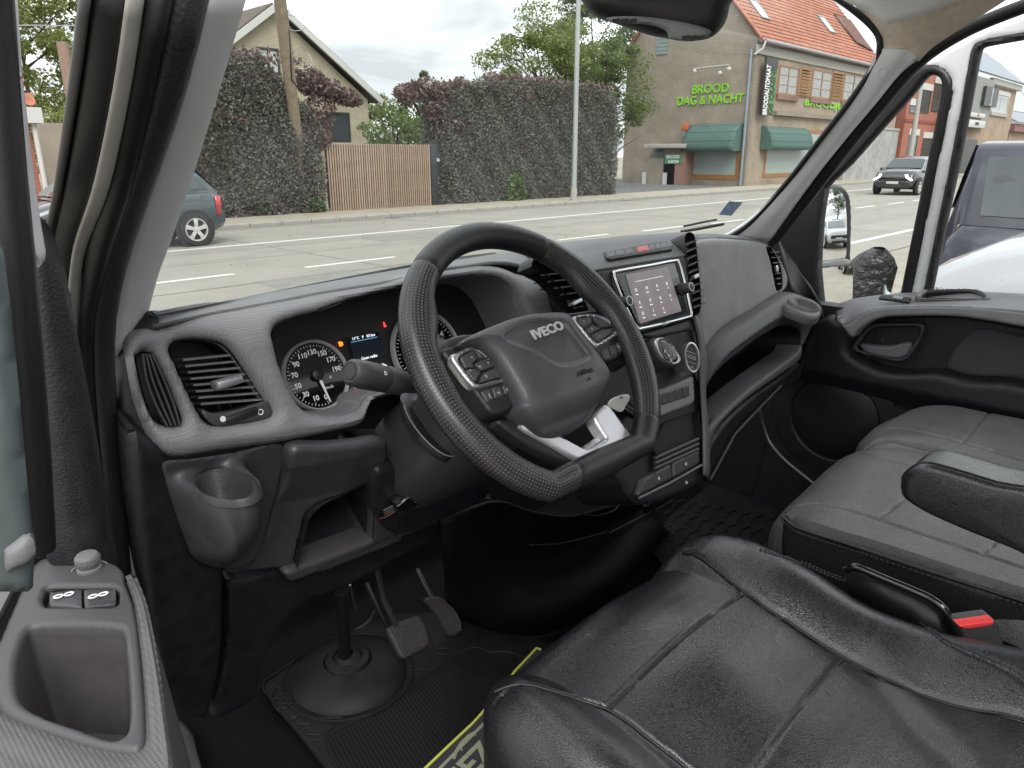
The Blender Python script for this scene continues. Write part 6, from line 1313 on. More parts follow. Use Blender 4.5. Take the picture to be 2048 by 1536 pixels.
tree('dark conifer-like shrub tree rising over the gate post', 'broadleaf_tree', gx(848, 26), 5.6, (1.3, 2.2), 3200, .11, M_LEAFD, 6, low=.2)
tree('low bright green bush seen over the wooden gate', 'bush', gx(795, 25), 4.0, (1.8, 1.3), 2600, .11, M_LEAFG, 7, low=.2)
tree('pale green bush right beside the yellow brick house', 'bush', gx(768, 33), 5.4, (1.6, 1.7), 1800, .12, M_LEAFY, 8, low=.2)
tree('tall olive tree far left seen past the open door', 'broadleaf_tree', (11.5, 46, 0), 11.5, (4.5, 4.4), 7000, .2, M_LEAFY, 9, low=.2)
tree('dark green pointed tree at the far left behind the olive one', 'broadleaf_tree', (9.6, 52, 0), 13.2, (2.2, 5), 3000, .22, M_LEAFD, 10, low=.25)
tree('bright lime green bush in front of the far left trees', 'bush', (9.8, 36, 0), 4.2, (2.2, 1.7), 2600, .14, M_LEAFY, 12, low=.1)
# ------------------------------------------------------------------ brick and tiles
def brick_mat(name, c1, c2, mortar, sc, rough=.9, ax='XZ'):
    m = bpy.data.materials.new(name); m.use_nodes = True; nt = m.node_tree; N = nt.nodes; L = nt.links; p = N['Principled BSDF']; p.inputs['Roughness'].default_value = rough
    tc = N.new('ShaderNodeTexCoord'); s = N.new('ShaderNodeSeparateXYZ'); L.new(tc.outputs['Object'], s.inputs[0]); c = N.new('ShaderNodeCombineXYZ')
    ad = N.new('ShaderNodeMath'); ad.operation = 'ADD'; L.new(s.outputs[0], ad.inputs[0]); L.new(s.outputs[1], ad.inputs[1]); L.new(ad.outputs[0], c.inputs[0]); L.new(s.outputs[2], c.inputs[1])
    b = N.new('ShaderNodeTexBrick'); b.inputs['Scale'].default_value = sc; b.inputs['Color1'].default_value = (*c1, 1); b.inputs['Color2'].default_value = (*c2, 1); b.inputs['Mortar'].default_value = (*mortar, 1); b.inputs['Mortar Size'].default_value = .02
    b.inputs['Brick Width'].default_value = .22; b.inputs['Row Height'].default_value = .075; L.new(c.outputs[0], b.inputs['Vector'])
    n = N.new('ShaderNodeTexNoise'); n.inputs['Scale'].default_value = .6; n.inputs['Detail'].default_value = 5; L.new(tc.outputs['Object'], n.inputs['Vector'])
    r = N.new('ShaderNodeMapRange'); r.inputs['To Min'].default_value = .45; r.inputs['To Max'].default_value = 1.5; n.inputs['Roughness'].default_value = .7; L.new(n.outputs[0], r.inputs[0])
    x = N.new('ShaderNodeMix'); x.data_type = 'RGBA'; x.blend_type = 'MULTIPLY'; x.inputs[0].default_value = 1; L.new(b.outputs[0], x.inputs[6]); L.new(r.outputs[0], x.inputs[7]); L.new(x.outputs[2], p.inputs['Base Color'])
    bp = N.new('ShaderNodeBump'); bp.inputs['Strength'].default_value = .4; bp.inputs['Distance'].default_value = .01; L.new(b.outputs[1], bp.inputs['Height']); bp.invert = True; L.new(bp.outputs[0], p.inputs['Normal']); return m
M_YB = brick_mat('yellow_brick', (.60, .51, .33), (.52, .44, .29), (.46, .42, .33), 1); M_BB = brick_mat('brown_brick', (.33, .27, .205), (.26, .215, .165), (.40, .35, .29), 1)
M_BB2 = brick_mat('sandy_brick', (.48, .36, .26), (.40, .30, .215), (.46, .39, .31), 1); M_RB = brick_mat('orange_red_brick', (.55, .13, .07), (.48, .11, .06), (.42, .2, .14), 1)
M_PB = brick_mat('pillar_brick', (.42, .17, .11), (.34, .14, .10), (.30, .22, .18), 1); M_OB = brick_mat('pale_orange_render', (.50, .36, .25), (.47, .33, .23), (.45, .34, .25), .5)
M_TILE = mat('red_roof_tile', (.46, .18, .11), .8, mottle=.3, mscale=2.2); M_TILED = mat('dark_red_tile', (.17, .075, .06), .8, mottle=.25, mscale=4)
M_SLATE = mat('pale_fibre_slate', (.55, .58, .57), .7, mottle=.08, mscale=3); M_GREYR = mat('blue_grey_roof', (.30, .33, .38), .6, mottle=.1)
M_FRAME = mat('white_window_paint', (.7, .7, .67), .5); M_DARKF = mat('anthracite_frame', (.03, .032, .035), .4); M_PANE = mat('window_pane', (.05, .06, .07), .06, spec=.8); M_CURT = mat('net_curtain', (.62, .62, .6), .8, mottle=.25, mscale=7)
M_OAK = mat('orange_varnished_wood', (.40, .19, .06), .5, mottle=.2, mscale=3); M_SHUT = mat('shutter_wood', (.38, .21, .11), .6, mottle=.2, mscale=4); M_CONC = mat('pale_concrete', (.5, .48, .44), .85, mottle=.1); M_ZINC = mat('zinc', (.38, .40, .43), .45, metal=.4)
M_AWN = mat('green_awning_cloth', (.085, .17, .15), .7, mottle=.1); M_NEON = mat('lime_letter', (.30, .72, .04), .5); M_SIGN = mat('black_sign', (.02, .02, .022), .4); M_GSIGN = mat('green_sign', (.12, .33, .08), .5)
def tiles(name, fr, u0, u1, v0, v1, m, parent, row=.33, wave=.24):
    """courses of roof tiles: stepped sheet, every course proud of the one above it"""
    bm = bmesh.new(); n = max(1, int((v1 - v0) / row))
    k = max(2, int((u1 - u0) / wave) * 2)
    for i in range(n):
        a = v0 + (v1 - v0) * i / n; b = v0 + (v1 - v0) * (i + 1) / n + .03
        A = [bm.verts.new(fr.P(lerp(u0, u1, j / k), a, .05 + .02 * (j % 2))) for j in range(k + 1)]; B = [bm.verts.new(fr.P(lerp(u0, u1, j / k), b, .005 + .02 * (j % 2))) for j in range(k + 1)]; Cc = [bm.verts.new(fr.P(lerp(u0, u1, j / k), a, .0)) for j in range(k + 1)]
        for j in range(k): bm.faces.new([A[j], A[j + 1], B[j + 1], B[j]]); bm.faces.new([Cc[j], Cc[j + 1], A[j + 1], A[j]])
    o = link(name, bm, m, parent, 0, False); o['kind'] = 'stuff'; return o
def window(fr, u0, u1, v0, v1, parent, frame=M_FRAME, pane=M_PANE, bars=(1, 1), inset=.06, fw=.07, curtain=False, name='window'):
    bm = bmesh.new()
    for a, b, c, d in ((u0, u1, v0, v0 + fw), (u0, u1, v1 - fw, v1), (u0, u0 + fw, v0 + fw, v1 - fw), (u1 - fw, u1, v0 + fw, v1 - fw)): box_bm(fr, a, b, c, d, -.06, .03, bm=bm)
    for i in range(1, bars[0]): u = lerp(u0, u1, i / bars[0]); box_bm(fr, u - .03, u + .03, v0 + fw, v1 - fw, -.05, .02, bm=bm)
    for i in range(1, bars[1]): v = lerp(v0, v1, i / bars[1]); box_bm(fr, u0 + fw, u1 - fw, v - .025, v + .025, -.05, .015, bm=bm)
    w_ = link(name, bm, frame, parent, 30); box('pane', fr, u0 + fw * .8, u1 - fw * .8, v0 + fw * .8, v1 - fw * .8, -.03, .004, pane, w_)
    if curtain:
        bm = bmesh.new(); n = 24
        for a, b in ((u0 + fw, u0 + (u1 - u0) * .46), (u0 + (u1 - u0) * .54, u1 - fw)):
            sheet_bm([[fr.P(lerp(a, b, j / n), v, .006 + .006 * math.sin(j * 1.9)) for j in range(n + 1)] for v in (v0 + fw, v1 - fw)], bm)
        link('curtain', bm, M_CURT, w_, 30)
    return w_
def B2(fr, x0, y0, x1, y1, h=0.):
    """window rectangle on a facade from two photo corners"""
    a, b = fr.px(x0, y0, h), fr.px(x1, y1, h); return min(a[0], b[0]), max(a[0], b[0]), min(a[1], b[1]), max(a[1], b[1])
# ---- yellow brick gable house
hs = thing('gable_house', 'yellow brick house with a steep white edged gable behind the hedge', 'house', (14, 31, 0))
HG = Fr((0, 28, 0), (1, 0, 0), (0, 0, 1))
pk, er, el_ = HG.px(548, 22), HG.px(744, 200), None
xr = HG.px(740, 285)[0]; el_ = (2 * pk[0] - xr, er[1])
prism('wall', HG, [(el_[0], 0), (xr, 0), (xr, er[1]), (pk[0], pk[1]), (el_[0], er[1])], 0, -9, M_YB, hs)
for a, b in ((pk, (er[0] + .25, er[1] - .2)), (pk, (el_[0] - .35, er[1] - .2))):
    d = (V(b).to_2d() - V(a).to_2d()); L_ = d.length; d.normalize(); f_ = Fr(HG.P(a[0], a[1], .32), HG.ex * d.x + HG.ey * d.y, HG.n.cross(HG.ex * d.x + HG.ey * d.y)); s = 1 if f_.ey.z > 0 else -1
    box('bargeboard', f_, -.05, L_, .02 if s > 0 else -.24, .24 if s > 0 else -.02, -.05, .05, M_FRAME, hs)
    fr2 = Fr(HG.P(a[0], a[1], .25), -HG.n if s > 0 else -HG.n, HG.ex * d.x + HG.ey * d.y)
    box('roof', Fr(HG.P(a[0], a[1], .27), -HG.n, HG.ex * d.x + HG.ey * d.y), 0, 9.6, 0, L_, (-.30 if Fr((0, 0, 0), -HG.n, HG.ex * d.x + HG.ey * d.y).n.z < 0 else .12), (-.12 if Fr((0, 0, 0), -HG.n, HG.ex * d.x + HG.ey * d.y).n.z < 0 else .30), mat('brown_roof', (.13, .10, .08), .8, mottle=.2, mscale=4), hs)
window(HG, *B2(HG, 511, 93, 561, 150), hs, M_DARKF, M_CURT, (2, 1), fw=.09)
window(HG, *B2(HG, 626, 222, 702, 284), hs, M_DARKF, M_PANE, (2, 1), fw=.09)
u0, u1, v0, v1 = B2(HG, 621, 285, 706, 290); box('sill', HG, u0, u1, v0 - .04, v1, 0, .12, M_CONC, hs)
# ---- gate and post
gate = thing('wooden_gate', 'closed gate of narrow vertical wooden slats between the two hedges', 'gate', (14.8, 20.45, .1))
GF = Fr((0, 20.4, 0), (1, 0, 0), (0, 0, 1)); gx0, gx1 = GF.px(652, 300)[0], GF.px(861, 350)[0]; gz1 = 2.12
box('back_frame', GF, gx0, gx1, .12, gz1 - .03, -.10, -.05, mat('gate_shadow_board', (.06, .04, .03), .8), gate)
M_SLATW = [mat('gate_slat_wood', c, .75, mottle=.14, mscale=5) for c in ((.45, .32, .23), (.52, .385, .29), (.41, .30, .22), (.48, .345, .245))]
ns = 46; sm = [box_bm(Fr((0, 0, 0), (1, 0, 0), (0, 0, 1)), -.026, .026, .10, gz1, -.03, .0, .004, 1) for _ in range(4)]; sme = []
for b_, m_ in zip(sm, M_SLATW): me = bpy.data.meshes.new('slat'); b_.to_mesh(me); b_.free(); me.materials.append(m_); sme.append(me)
for i in range(ns):
    o = bpy.data.objects.new('slat', sme[random.randrange(4)]); COL.objects.link(o); o.location = (lerp(gx0 + .04, gx1 - .04, i / (ns - 1)), 20.4 - .02, random.uniform(-.004, .004)); adopt(o, gate)
gp_ = thing('gate_post', 'black intercom post at the right end of the wooden gate', 'post', (17.1, 20.4, .1))
a, b = GF.px(862, 350)[0], GF.px(889, 350)[0]
box('post_body', GF, a, b, .1, 2.16, -.25, .03, mat('anthracite_post', (.025, .028, .033), .4), gp_, .01)
fpo = GF.off(*GF.px(876, 320, .032), .031); box('call_panel', fpo, -.09, .09, -.13, .13, 0, .012, M_DARKF, gp_, .004)
for i in range(3): box('number_mark', fpo, -.06 + i * .045, -.035 + i * .045, -.05, .06, .011, .016, M_PALE, gp_)
# ---- utility pole with coiled wire
up = thing('utility_pole', 'leaning weathered wooden utility pole with coiled wire standing in the left hedge', 'pole', (12, 20.9, 0))
pA, pB = at(597, 300, Y=20.35), at(571, 90, Y=19.9); dpl = (pA - pB); Pb = pA + dpl * 1.3; Pt = pB - dpl * 1.4
tube('pole_shaft', [V((pA.x + .25, 21.0, 0)), pA.lerp(V((pA.x + .25, 21.0, 0)), .4), pA, pA.lerp(pB, .5), pB, Pt], [.17, .165, .16, .165, .17, .16], M_POLE, up, 14)
for x, y, r_ in ((588, 10, .28), (590, 38, .30), (603, 115, .30)):
    c = at(x, y, Y=19.9); tube('wire_coil', [c + V((r_ * math.cos(a), .12 * math.sin(a * 2), r_ * math.sin(a))) for a in np.linspace(0, 6.283, 28, endpoint=False)], .011, M_ZINC, up, 5, closed=True)
tube('pole_cable', [at(578, 60, Y=19.7), at(584, 160, Y=19.85), at(600, 180, Y=20.0)], .02, M_RUB, up, 6)
# ---- lamp post
lp_ = thing('lamp_post', 'pale galvanised lamp post standing on the far pavement', 'lamp post', (22.1, 18.75, .095))
bx = at(1147, 404, Y=18.75); tx = at(1152, 0, Y=18.75)
tube('post_shaft', [V((bx.x, 18.75, .09)), V((bx.x, 18.75, 1.2)), V((bx.x, 18.75, 9.0))], [.115, .10, .075], mat('galvanised_steel', (.5, .53, .53), .5, metal=.3, mottle=.06, mscale=3), lp_, 16)
tube('post_base', [V((bx.x, 18.75, .09)), V((bx.x, 18.75, .55))], .125, M_CONC, lp_, 16); tube('post_arm', [V((bx.x, 18.75, 9)), V((bx.x, 18.0, 9.25)), V((bx.x, 16.9, 9.3))], .05, M_ZINC, lp_, 8); wbox('lantern', bx.x - .12, bx.x + .12, 16.3, 17.0, 9.22, 9.36, M_ZINC, lp_, .03)
# ---- bakery
bkr = thing('brick_bakery', 'brown brick corner shop with green lettering, green awnings and a red tiled roof', 'shop', (46, 25, 0))
XC, YC = 40.6, 20.75; BS = Fr((XC, 0, 0), (0, -1, 0), (0, 0, 1)); BF = Fr((0, YC, 0), (1, 0, 0), (0, 0, 1))
ZE = 7.85; YB = 29.4; YM = (YC + YB) / 2; ZR = BS.px(1466, 23)[1]; uu = BS.px(1466, 23)[0]
ZP = ZE + (ZR - ZE) / (-(-YC) + uu) * (-YC + YM) if False else ZE + 5.0
XE = 60
prism('wall', BS, [(-YB, 0), (-YC, 0), (-YC, ZE), (-YM, ZP), (-YB, ZE)], 0, -.3, M_BB, bkr)
prism('front_wall', BF, [(XC + .31, 0), (XE, 0), (XE, ZE), (XC + .31, ZE)], 0, -.3, M_BB2, bkr)
rl = math.hypot(YM - YC + .35, ZP - ZE + .25); RFm = Fr((XC - .15, YC - .35, ZE - .25 + .12), (1, 0, 0), (0, YM - YC + .35, ZP - ZE + .25))
tiles('roof', RFm, 0, XE - XC + .1, 0, rl, M_TILE, bkr); box('roof_deck', RFm, 0, XE - XC + .1, 0, rl, -.12, -.004, M_TILED, bkr)
RFb = Fr((XE, YB + .3, ZE - .1), (-1, 0, 0), (0, YM - YB - .3, ZP - ZE + .25)); box('roof_back', RFb, 0, XE - XC + .15, 0, rl, -.12, .02, M_TILE, bkr)
tube('verge', [V((XC - .15, YC - .3, ZE + .0)), V((XC - .15, YM, ZP + .2)), V((XC - .15, YB, ZE + .1))], .10, M_TILE, bkr, 8)
tube('gutter', [V((XC + .1, YC - .42, ZE - .12)), V((XE, YC - .42, ZE - .12))], .10, M_ZINC, bkr, 8); tube('downpipe', [V((XC - .12, YC + .25, ZE - .5)), V((XC - .12, YC + .2, .1))], .075, mat('blue_grey_pipe', (.30, .36, .43), .5), bkr, 10)
tube('gutter_return', [V((XC + .1, YC - .42, ZE - .15)), V((XC + .05, YC - .35, ZE - .5)), V((XC - .1, YC + .05, ZE - .8))], .06, M_FRAME, bkr, 8)
box('eaves_board', BF, XC - .1, XE, ZE - .75, ZE - .3, .0, .10, M_CONC, bkr)
for x0, y0, x1, y1 in ((1499, 4, 1540, 33), (1632, 34, 1678, 64)):
    P4 = [RFm.px(a, b, .08) for a, b in ((x0 - 9, y0), (x1 - 16, y0 + 1), (x1 + 1, y1), (x0 + 17, y1 - 1))]; us = [p[0] for p in P4]; vs = [p[1] for p in P4]
    uc, vc_ = np.mean(us), np.mean(vs); window(RFm.off(0, 0, .10), uc - .55, uc + .55, vc_ - .75, vc_ + .75, bkr, M_ZINC, mat('roof_light_pane', (.62, .66, .66), .1, spec=.8), (1, 1), fw=.09, name='roof_window')
dk = [RFm.px(a, b, .12) for a, b in ((1668, 28), (1700, 40), (1745, 102), (1712, 84))]; prism('roof_patch', RFm, dk, .09, .16, M_TILED, bkr)
M_NE = M_NEON
f_ = BS.off(*BS.px(1413, 182, .08), .05, 0)
hL = abs(BS.px(1413, 168)[1] - BS.px(1413, 192)[1]); wL = abs(BS.px(1384, 180)[0] - BS.px(1459, 180)[0])
def fit_text(name, fr, s, px0, px1, y0, y1, m, parent, h=.03, thick=.08, bold=.02):
    uL, uR = fr.px(px0, (y0 + y1) / 2, h)[0], fr.px(px1, (y0 + y1) / 2, h)[0]; vT, vB = fr.px((px0 + px1) / 2, y0, h)[1], fr.px((px0 + px1) / 2, y1, h)[1]
    o = text(name, fr, s, abs(vT - vB) / .70, m, parent, 0, 0, 0, thick, bold=bold); me = o.data
    P = np.array([[(v.co - fr.o).dot(fr.ex), (v.co - fr.o).dot(fr.ey), (v.co - fr.o).dot(fr.n)] for v in me.vertices]); lo, hi = P.min(0), P.max(0)
    for v, p in zip(me.vertices, P): v.co = fr.P(lerp(min(uL, uR), max(uL, uR), (p[0] - lo[0]) / (hi[0] - lo[0])), lerp(min(vT, vB), max(vT, vB), (p[1] - lo[1]) / (hi[1] - lo[1])), h + p[2])
    return o
fit_text('shop_lettering', BS, 'BROOD', 1385, 1458, 168, 186, M_NE, bkr); fit_text('shop_lettering', BS, 'DAG & NACHT', 1355, 1488, 190, 208, M_NE, bkr)
tube('sign_lamp_bar', [BS.at(1388, 138, .5), BS.at(1458, 130, .5)], .05, M_CONC, bkr, 8)
for x, y in ((1390, 142), (1440, 146), (1458, 138)): lathe('sign_lamp', BS.off(*BS.px(x, y, .5), .5), [(.02, .1), (.11, .05), (.12, -.05), (.05, -.1)], M_FRAME, bkr, 12)
for i in range(6): u0, u1, v0, v1 = B2(BS, 1313, 66 + i * 7.5, 1336, 70 + i * 7.5); box('wall_louvre', BS, u0, u1, v0, v1, 0, .05, mat('grey_blue_louvre', (.27, .33, .33), .5) if i == 0 else bpy.data.materials['grey_blue_louvre'], bkr)
# side shop window: frame, pane, awning
u0, u1, v0, v1 = B2(BS, 1384, 262, 1478, 360); window(BS, u0, u1, v0, v1, bkr, M_OAK, mat('frosted_pane', (.42, .50, .47), .35), (1, 1), fw=.28, name='shop_window')
def awning(fr, x0, x1, y0, y1, name='awning', proj=1.0):
    u0, u1, v0, v1 = B2(fr, x0, y0, x1, y1, .5); rows = []
    for k_ in range(9): a = k_ / 8 * math.pi / 2; rows.append([fr.P(lerp(u0, u1, j / 12), v0 + (v1 - v0) * math.cos(a), proj * math.sin(a) + .02) for j in range(13)])
    o = sheet(name, rows, M_AWN, bkr, .02, sharp=0)
    for u in (u0, u1): prism('awning_cheek', Fr(fr.P(u, 0, 0), fr.n, fr.ey), [(.02, v0)] + [(proj * math.sin(k_ / 8 * math.pi / 2) + .02, v0 + (v1 - v0) * math.cos(k_ / 8 * math.pi / 2)) for k_ in range(8, -1, -1)], 0, .02, M_AWN, o)
    for k_ in (2, 4, 6): a = k_ / 8 * math.pi / 2; tube('awning_rib', [fr.P(u0, v0 + (v1 - v0) * math.cos(a), proj * math.sin(a) + .03), fr.P(u1, v0 + (v1 - v0) * math.cos(a), proj * math.sin(a) + .03)], .03, M_AWN, o, 6)
awning(BS, 1376, 1474, 250, 302); awning(BF, 1540, 1618, 252, 300, proj=.7)
# booth with pillar and canopy on the forecourt side
booth = thing('bread_kiosk', 'small red brick kiosk pillar with a green plate under a flat pale canopy', 'kiosk', (40, 23.8, .06))
BP = Fr((XC - .9, 0, 0), (0, -1, 0), (0, 0, 1)); u0, u1, v0, v1 = B2(BP, 1329, 297, 1366, 376)
wbox('pillar', XC - .9, XC - .05, -u1, -u0, .06, v1, M_PB, booth); u0b = BP.px(1300, 340)[0]
wbox('machine', XC - .6, XC - .05, -u0, -u0b, .06, v1 - .1, mat('dispenser_front', (.10, .17, .16), .3), booth, .02)
wbox('canopy', XC - 1.3, XC - .04, -u1 - .1, -u0b + .3, v1 + .01, v1 + .26, M_CONC, booth, .03)
u0c, u1c, v0c, v1c = B2(BP, 1330, 308, 1362, 328, .03); box('green_plate', BP, u0c, u1c, v0c, v1c, .0, .03, mat('green_plate', (.08, .30, .16), .5), booth)
fit_text('plate_lettering', BP, 'BROOD', 1333, 1359, 310, 317, M_PALE, booth, .035, .01); fit_text('plate_lettering', BP, '24/24', 1336, 1357, 320, 326, M_PALE, booth, .035, .01)
tube('flag_rod', [V((XC - .6, -u1 + .3, v1 + .26)), V((XC - .6, -u1 + .3, v1 + 1.0))], .03, M_FRAME, booth, 6); wbox('orange_lamp', XC - .75, XC - .45, -u1 + .1, -u1 + .5, v1 + 1.0, v1 + 1.45, mat('orange_lamp', (.6, .18, .05), .4), booth, .05)
wbox('low_wall', XC - .9, XC - .06, 24.9, 28.0, .06, 1.6, M_BB, booth); 
for y_ in (25.4, 26.9): wbox('white_marker', XC - 1.05, XC - .92, y_, y_ + .22, .06, .75, M_FRAME, booth)
# facade: windows, shutters, lower shop front, signs
for x0, y0, x1, y1 in ((1560, 129, 1591, 193), (1627, 137, 1658, 200), (1690, 145, 1722, 206)):
    u0, u1, v0, v1 = B2(BF, x0, y0, x1, y1); window(BF, u0, u1, v0, v1, bkr, M_SHUT, M_PANE, (2, 3), fw=.10, curtain=True); box('window_sill', BF, u0 - .15, u1 + .15, v0 - .28, v0 - .01, 0, .14, M_PB, bkr)
    for s in (0, 1):
        a = u1 + .12 if s else u0 - .12 - (u1 - u0) * .55; b = a + (u1 - u0) * .55; sh = box('shutter', BF, a, b, v0, v1, 0.005, .05, M_SHUT, bkr, .01)
        for k_ in range(9): v = lerp(v0 + .1, v1 - .1, k_ / 8.5); box('shutter_louvre', BF, a + .05, b - .05, v, v + .06, .05, .065, M_OAK, sh)
sg_ = thing('hanging_sign', 'tall black shop sign with white and green vertical words on the bakery corner', 'sign', (41.2, 20.2, 5))
SF = Fr((0, YC - .45, 0), (1, 0, 0), (0, 0, 1)); 
q = [SF.px(x, y) for x, y in ((1536, 113), (1559, 115), (1545, 229), (1521, 229))]; u0 = (q[0][0] + q[3][0]) / 2; u1 = (q[1][0] + q[2][0]) / 2; v1 = q[0][1]; v0 = q[3][1]
box('sign_board', SF, u0, u1, v0, v1, -.12, 0, M_SIGN, sg_); box('green_half', SF, (u0 + u1) / 2, u1 - .03, v0 + .05, v1 - .5, -.01, .006, M_GSIGN, sg_)
fv_ = Fr(SF.P((u0 * .74 + u1 * .26), (v0 + v1) / 2 - .2, .01), SF.ey, -SF.ex)
def vtext(fr, s, L_, hgt, m): 
    o = text('sign_lettering', fr, s, hgt / .7, m, sg_, 0, 0, 0, .02, bold=.02); me = o.data; P = np.array([[(v.co - fr.o).dot(fr.ex), (v.co - fr.o).dot(fr.ey), (v.co - fr.o).dot(fr.n)] for v in me.vertices]); w_ = P[:, 0].max() - P[:, 0].min(); c = (P[:, 0].max() + P[:, 0].min()) / 2
    for v, p in zip(me.vertices, P): v.co = fr.P((p[0] - c) / w_ * L_, p[1], p[2])
vtext(fv_, 'BROODAUTOMAAT', (v1 - v0) * .86, (u1 - u0) * .34, M_PALE); fv2 = Fr(SF.P((u0 * .27 + u1 * .73), (v0 + v1) / 2 - .2, .02), SF.ey, -SF.ex); vtext(fv2, 'DE CRAENE', (v1 - v0) * .82, (u1 - u0) * .34, M_SIGN)
fit_text('shop_lettering', BF, 'BROODJES', 1609, 1690, 204, 219, M_NE, bkr, .05, .05); u0, u1, v0, v1 = B2(BF, 1546, 222, 1750, 247); box('shop_fascia', BF, u0, u1, v0, v1, 0, .25, M_BB, bkr)
u0, u1, v0, v1 = B2(BF, 1535, 255, 1640, 350); window(BF, u0, u1, v0, v1, bkr, M_OAK, bpy.data.materials['frosted_pane'], (1, 1), fw=.22, name='shop_window')
u0, u1, v0, v1 = B2(BF, 1650, 255, 1712, 345); window(BF, u0, u1, v0, v1, bkr, M_OAK, M_PANE, (2, 1), fw=.2, name='shop_window')
# second roof and dark end behind, grey wall, red brick house, sandy house, slate barn
nb = thing('terraced_house', 'low terraced house with an orange tiled roof right of the bakery', 'house', (58, 25, 0))
wbox('wall', XE + .02, 66, 21.2, 29, 0, 6.6, M_BB2, nb); r2_ = Fr((XE + .02, 20.9, 6.4), (1, 0, 0), (0, 4.2, 4.2)); tiles('roof', r2_, 0, 7.6, 0, 5.9, mat('orange_roof_tile', (.45, .17, .09), .8, mottle=.25, mscale=2), nb); box('roof_deck', r2_, 0, 7.6, 0, 5.9, -.12, -.004, M_TILED, nb); box('verge_board', r2_, -.25, -.05, 0, 5.9, .0, .14, M_FRAME, nb)
NF = Fr((0, 21.2, 0), (1, 0, 0), (0, 0, 1)); window(NF, 61, 62.2, 3.6, 5.2, nb, M_FRAME, M_PANE, (2, 1)); box('door', NF, 63.6, 64.7, .1, 2.3, 0, .05, M_DARKF, nb)
gw_ = thing('rendered_wall', 'patchy grey rendered garden wall left of the red brick house', 'wall', (60, 19.4, 0))
GW = Fr((0, 20.4, 0), (1, 0, 0), (0, 0, 1)); gu0, gu1 = GW.px(1686, 350)[0], GW.px(1788, 330)[0]; box('wall_body', GW, gu0, gu1, 0, 3.6, -.3, 0, mat('patchy_render', (.42, .42, .42), .9, mottle=.3, mscale=1.6), gw_); box('coping', GW, gu0, gu1, 3.61, 3.75, -.35, .06, M_CONC, gw_)
rh = thing('red_brick_house', 'bright orange red brick house with dark windows and white lintels', 'house', (75, 24, 0))
RH = Fr((0, 20.9, 0), (1, 0, 0), (0, 0, 1)); ru0 = RH.px(1796, 330)[0]; ru1 = RH.px(1893, 320)[0]
box('wall', RH, ru0, ru1 + 1, 0, 9.6, -7, 0, M_RB, rh); box('string_course', RH, ru0, ru1 + 1, 4.35, 4.6, 0, .05, mat('dark_red_band', (.3, .07, .05), .8), rh)
for x0, y0, x1, y1 in ((1842, 178, 1856, 228), (1870, 166, 1884, 226), (1820, 210, 1832, 228), (1846, 276, 1862, 320), (1818, 270, 1828, 322)):
    u0, u1, v0, v1 = B2(RH, x0, y0, x1, y1); window(RH, u0, u1, v0, v1, rh, M_DARKF, M_PANE, (1, 2), fw=.1); box('lintel', RH, u0 - .1, u1 + .1, v1 + .0, v1 + .5, .01, .08, M_FRAME, rh)
wp2 = thing('pale_street_pole', 'thin pale concrete pole in front of the red brick house', 'pole', (66, 19.2, .1)); pp = at(1815, 345, Y=19.3); tube('pole_shaft', [V((pp.x, 19.3, .09)), V((pp.x, 19.3, 9))], [.20, .15], M_CONC, wp2, 10)
sh_ = thing('sandy_corner_house', 'sandy orange house with a pale window, a dark vertical sign and white sign boxes', 'house', (90, 23, 0))
SH = Fr((0, 19.8, 0), (1, 0, 0), (0, 0, 1)); su0, sm_, su1 = SH.px(1930, 250)[0], SH.px(1968, 220)[0], SH.px(2026, 220)[0]
box('wall', SH, su0 - 5, su1, 0, 8.35, -8, 0, M_OB, sh_); box('grey_bay', SH, su0 - 5, sm_, 4.3, 8.6, 0, .5, mat('grey_cladding', (.32, .33, .32), .7), sh_); box('eaves_board', SH, sm_, su1 + .8, 8.36, 8.9, 0, .35, M_CONC, sh_)
rs_ = Fr((su0 - 5, 19.3, 8.95), (1, 0, 0), (0, 4.2, 3.4)); box('roof', rs_, 0, su1 - su0 + 5.5, 0, 5.4, 0, .15, M_GREYR, sh_)
u0, u1, v0, v1 = B2(SH, 1988, 187, 2012, 228); window(SH, u0, u1, v0, v1, sh_, M_FRAME, M_PANE, (2, 1), fw=.2); box('lintel', SH, u0, u1, v1, v1 + .4, 0, .1, M_FRAME, sh_); box('sill', SH, u0 - .2, u1 + .2, v0 - .35, v0, 0, .15, M_CONC, sh_)
u0, u1, v0, v1 = B2(SH, 1972, 172, 1990, 215, .7); bsg = box('shop_sign', SH, u0, u1, v0, v1, .5, .8, M_DARKF, sh_)
f3 = Fr(SH.P((u0 + u1) / 2, (v0 + v1) / 2, .82), SH.ey, -SH.ex); text('sign_lettering', f3, 'BAKKER', (v1 - v0) * .26, M_PALE, bsg, 0, 0, 0, .02)
for (x0, y0, x1, y1, s, m_) in ((1941, 224, 1969, 237, 'CARO', M_RED), (1936, 238, 1968, 257, 'OIMMO', M_GSIGN)):
    u0, u1, v0, v1 = B2(SH, x0, y0, x1, y1, .8); bx_ = box('sign_box', SH, u0, u1, v0, v1, .52, .85, M_FRAME, sh_, .05); text('sign_lettering', SH, s, (v1 - v0) * .62, M_DARKF if m_ != M_RED else M_RED, bx_, (u0 + u1) / 2, (v0 + v1) / 2, .87, .02)
box('shop_front', SH, su0 - 4, sm_ - .5, .1, 3.2, .0, .06, M_DARKF, sh_); 
sb3 = thing('slate_roofed_barn', 'large pale slate roof rising behind the sandy house', 'house', (112, 30, 0))
box('wall', Fr((0, 27, 0), (1, 0, 0), (0, 0, 1)), 92, 150, 0, 8, -14, 0, M_CONC, sb3); RS = Fr((90, 26.5, 7.9), (1, 0, 0), (0, 7, 8.5))
bm = bmesh.new()
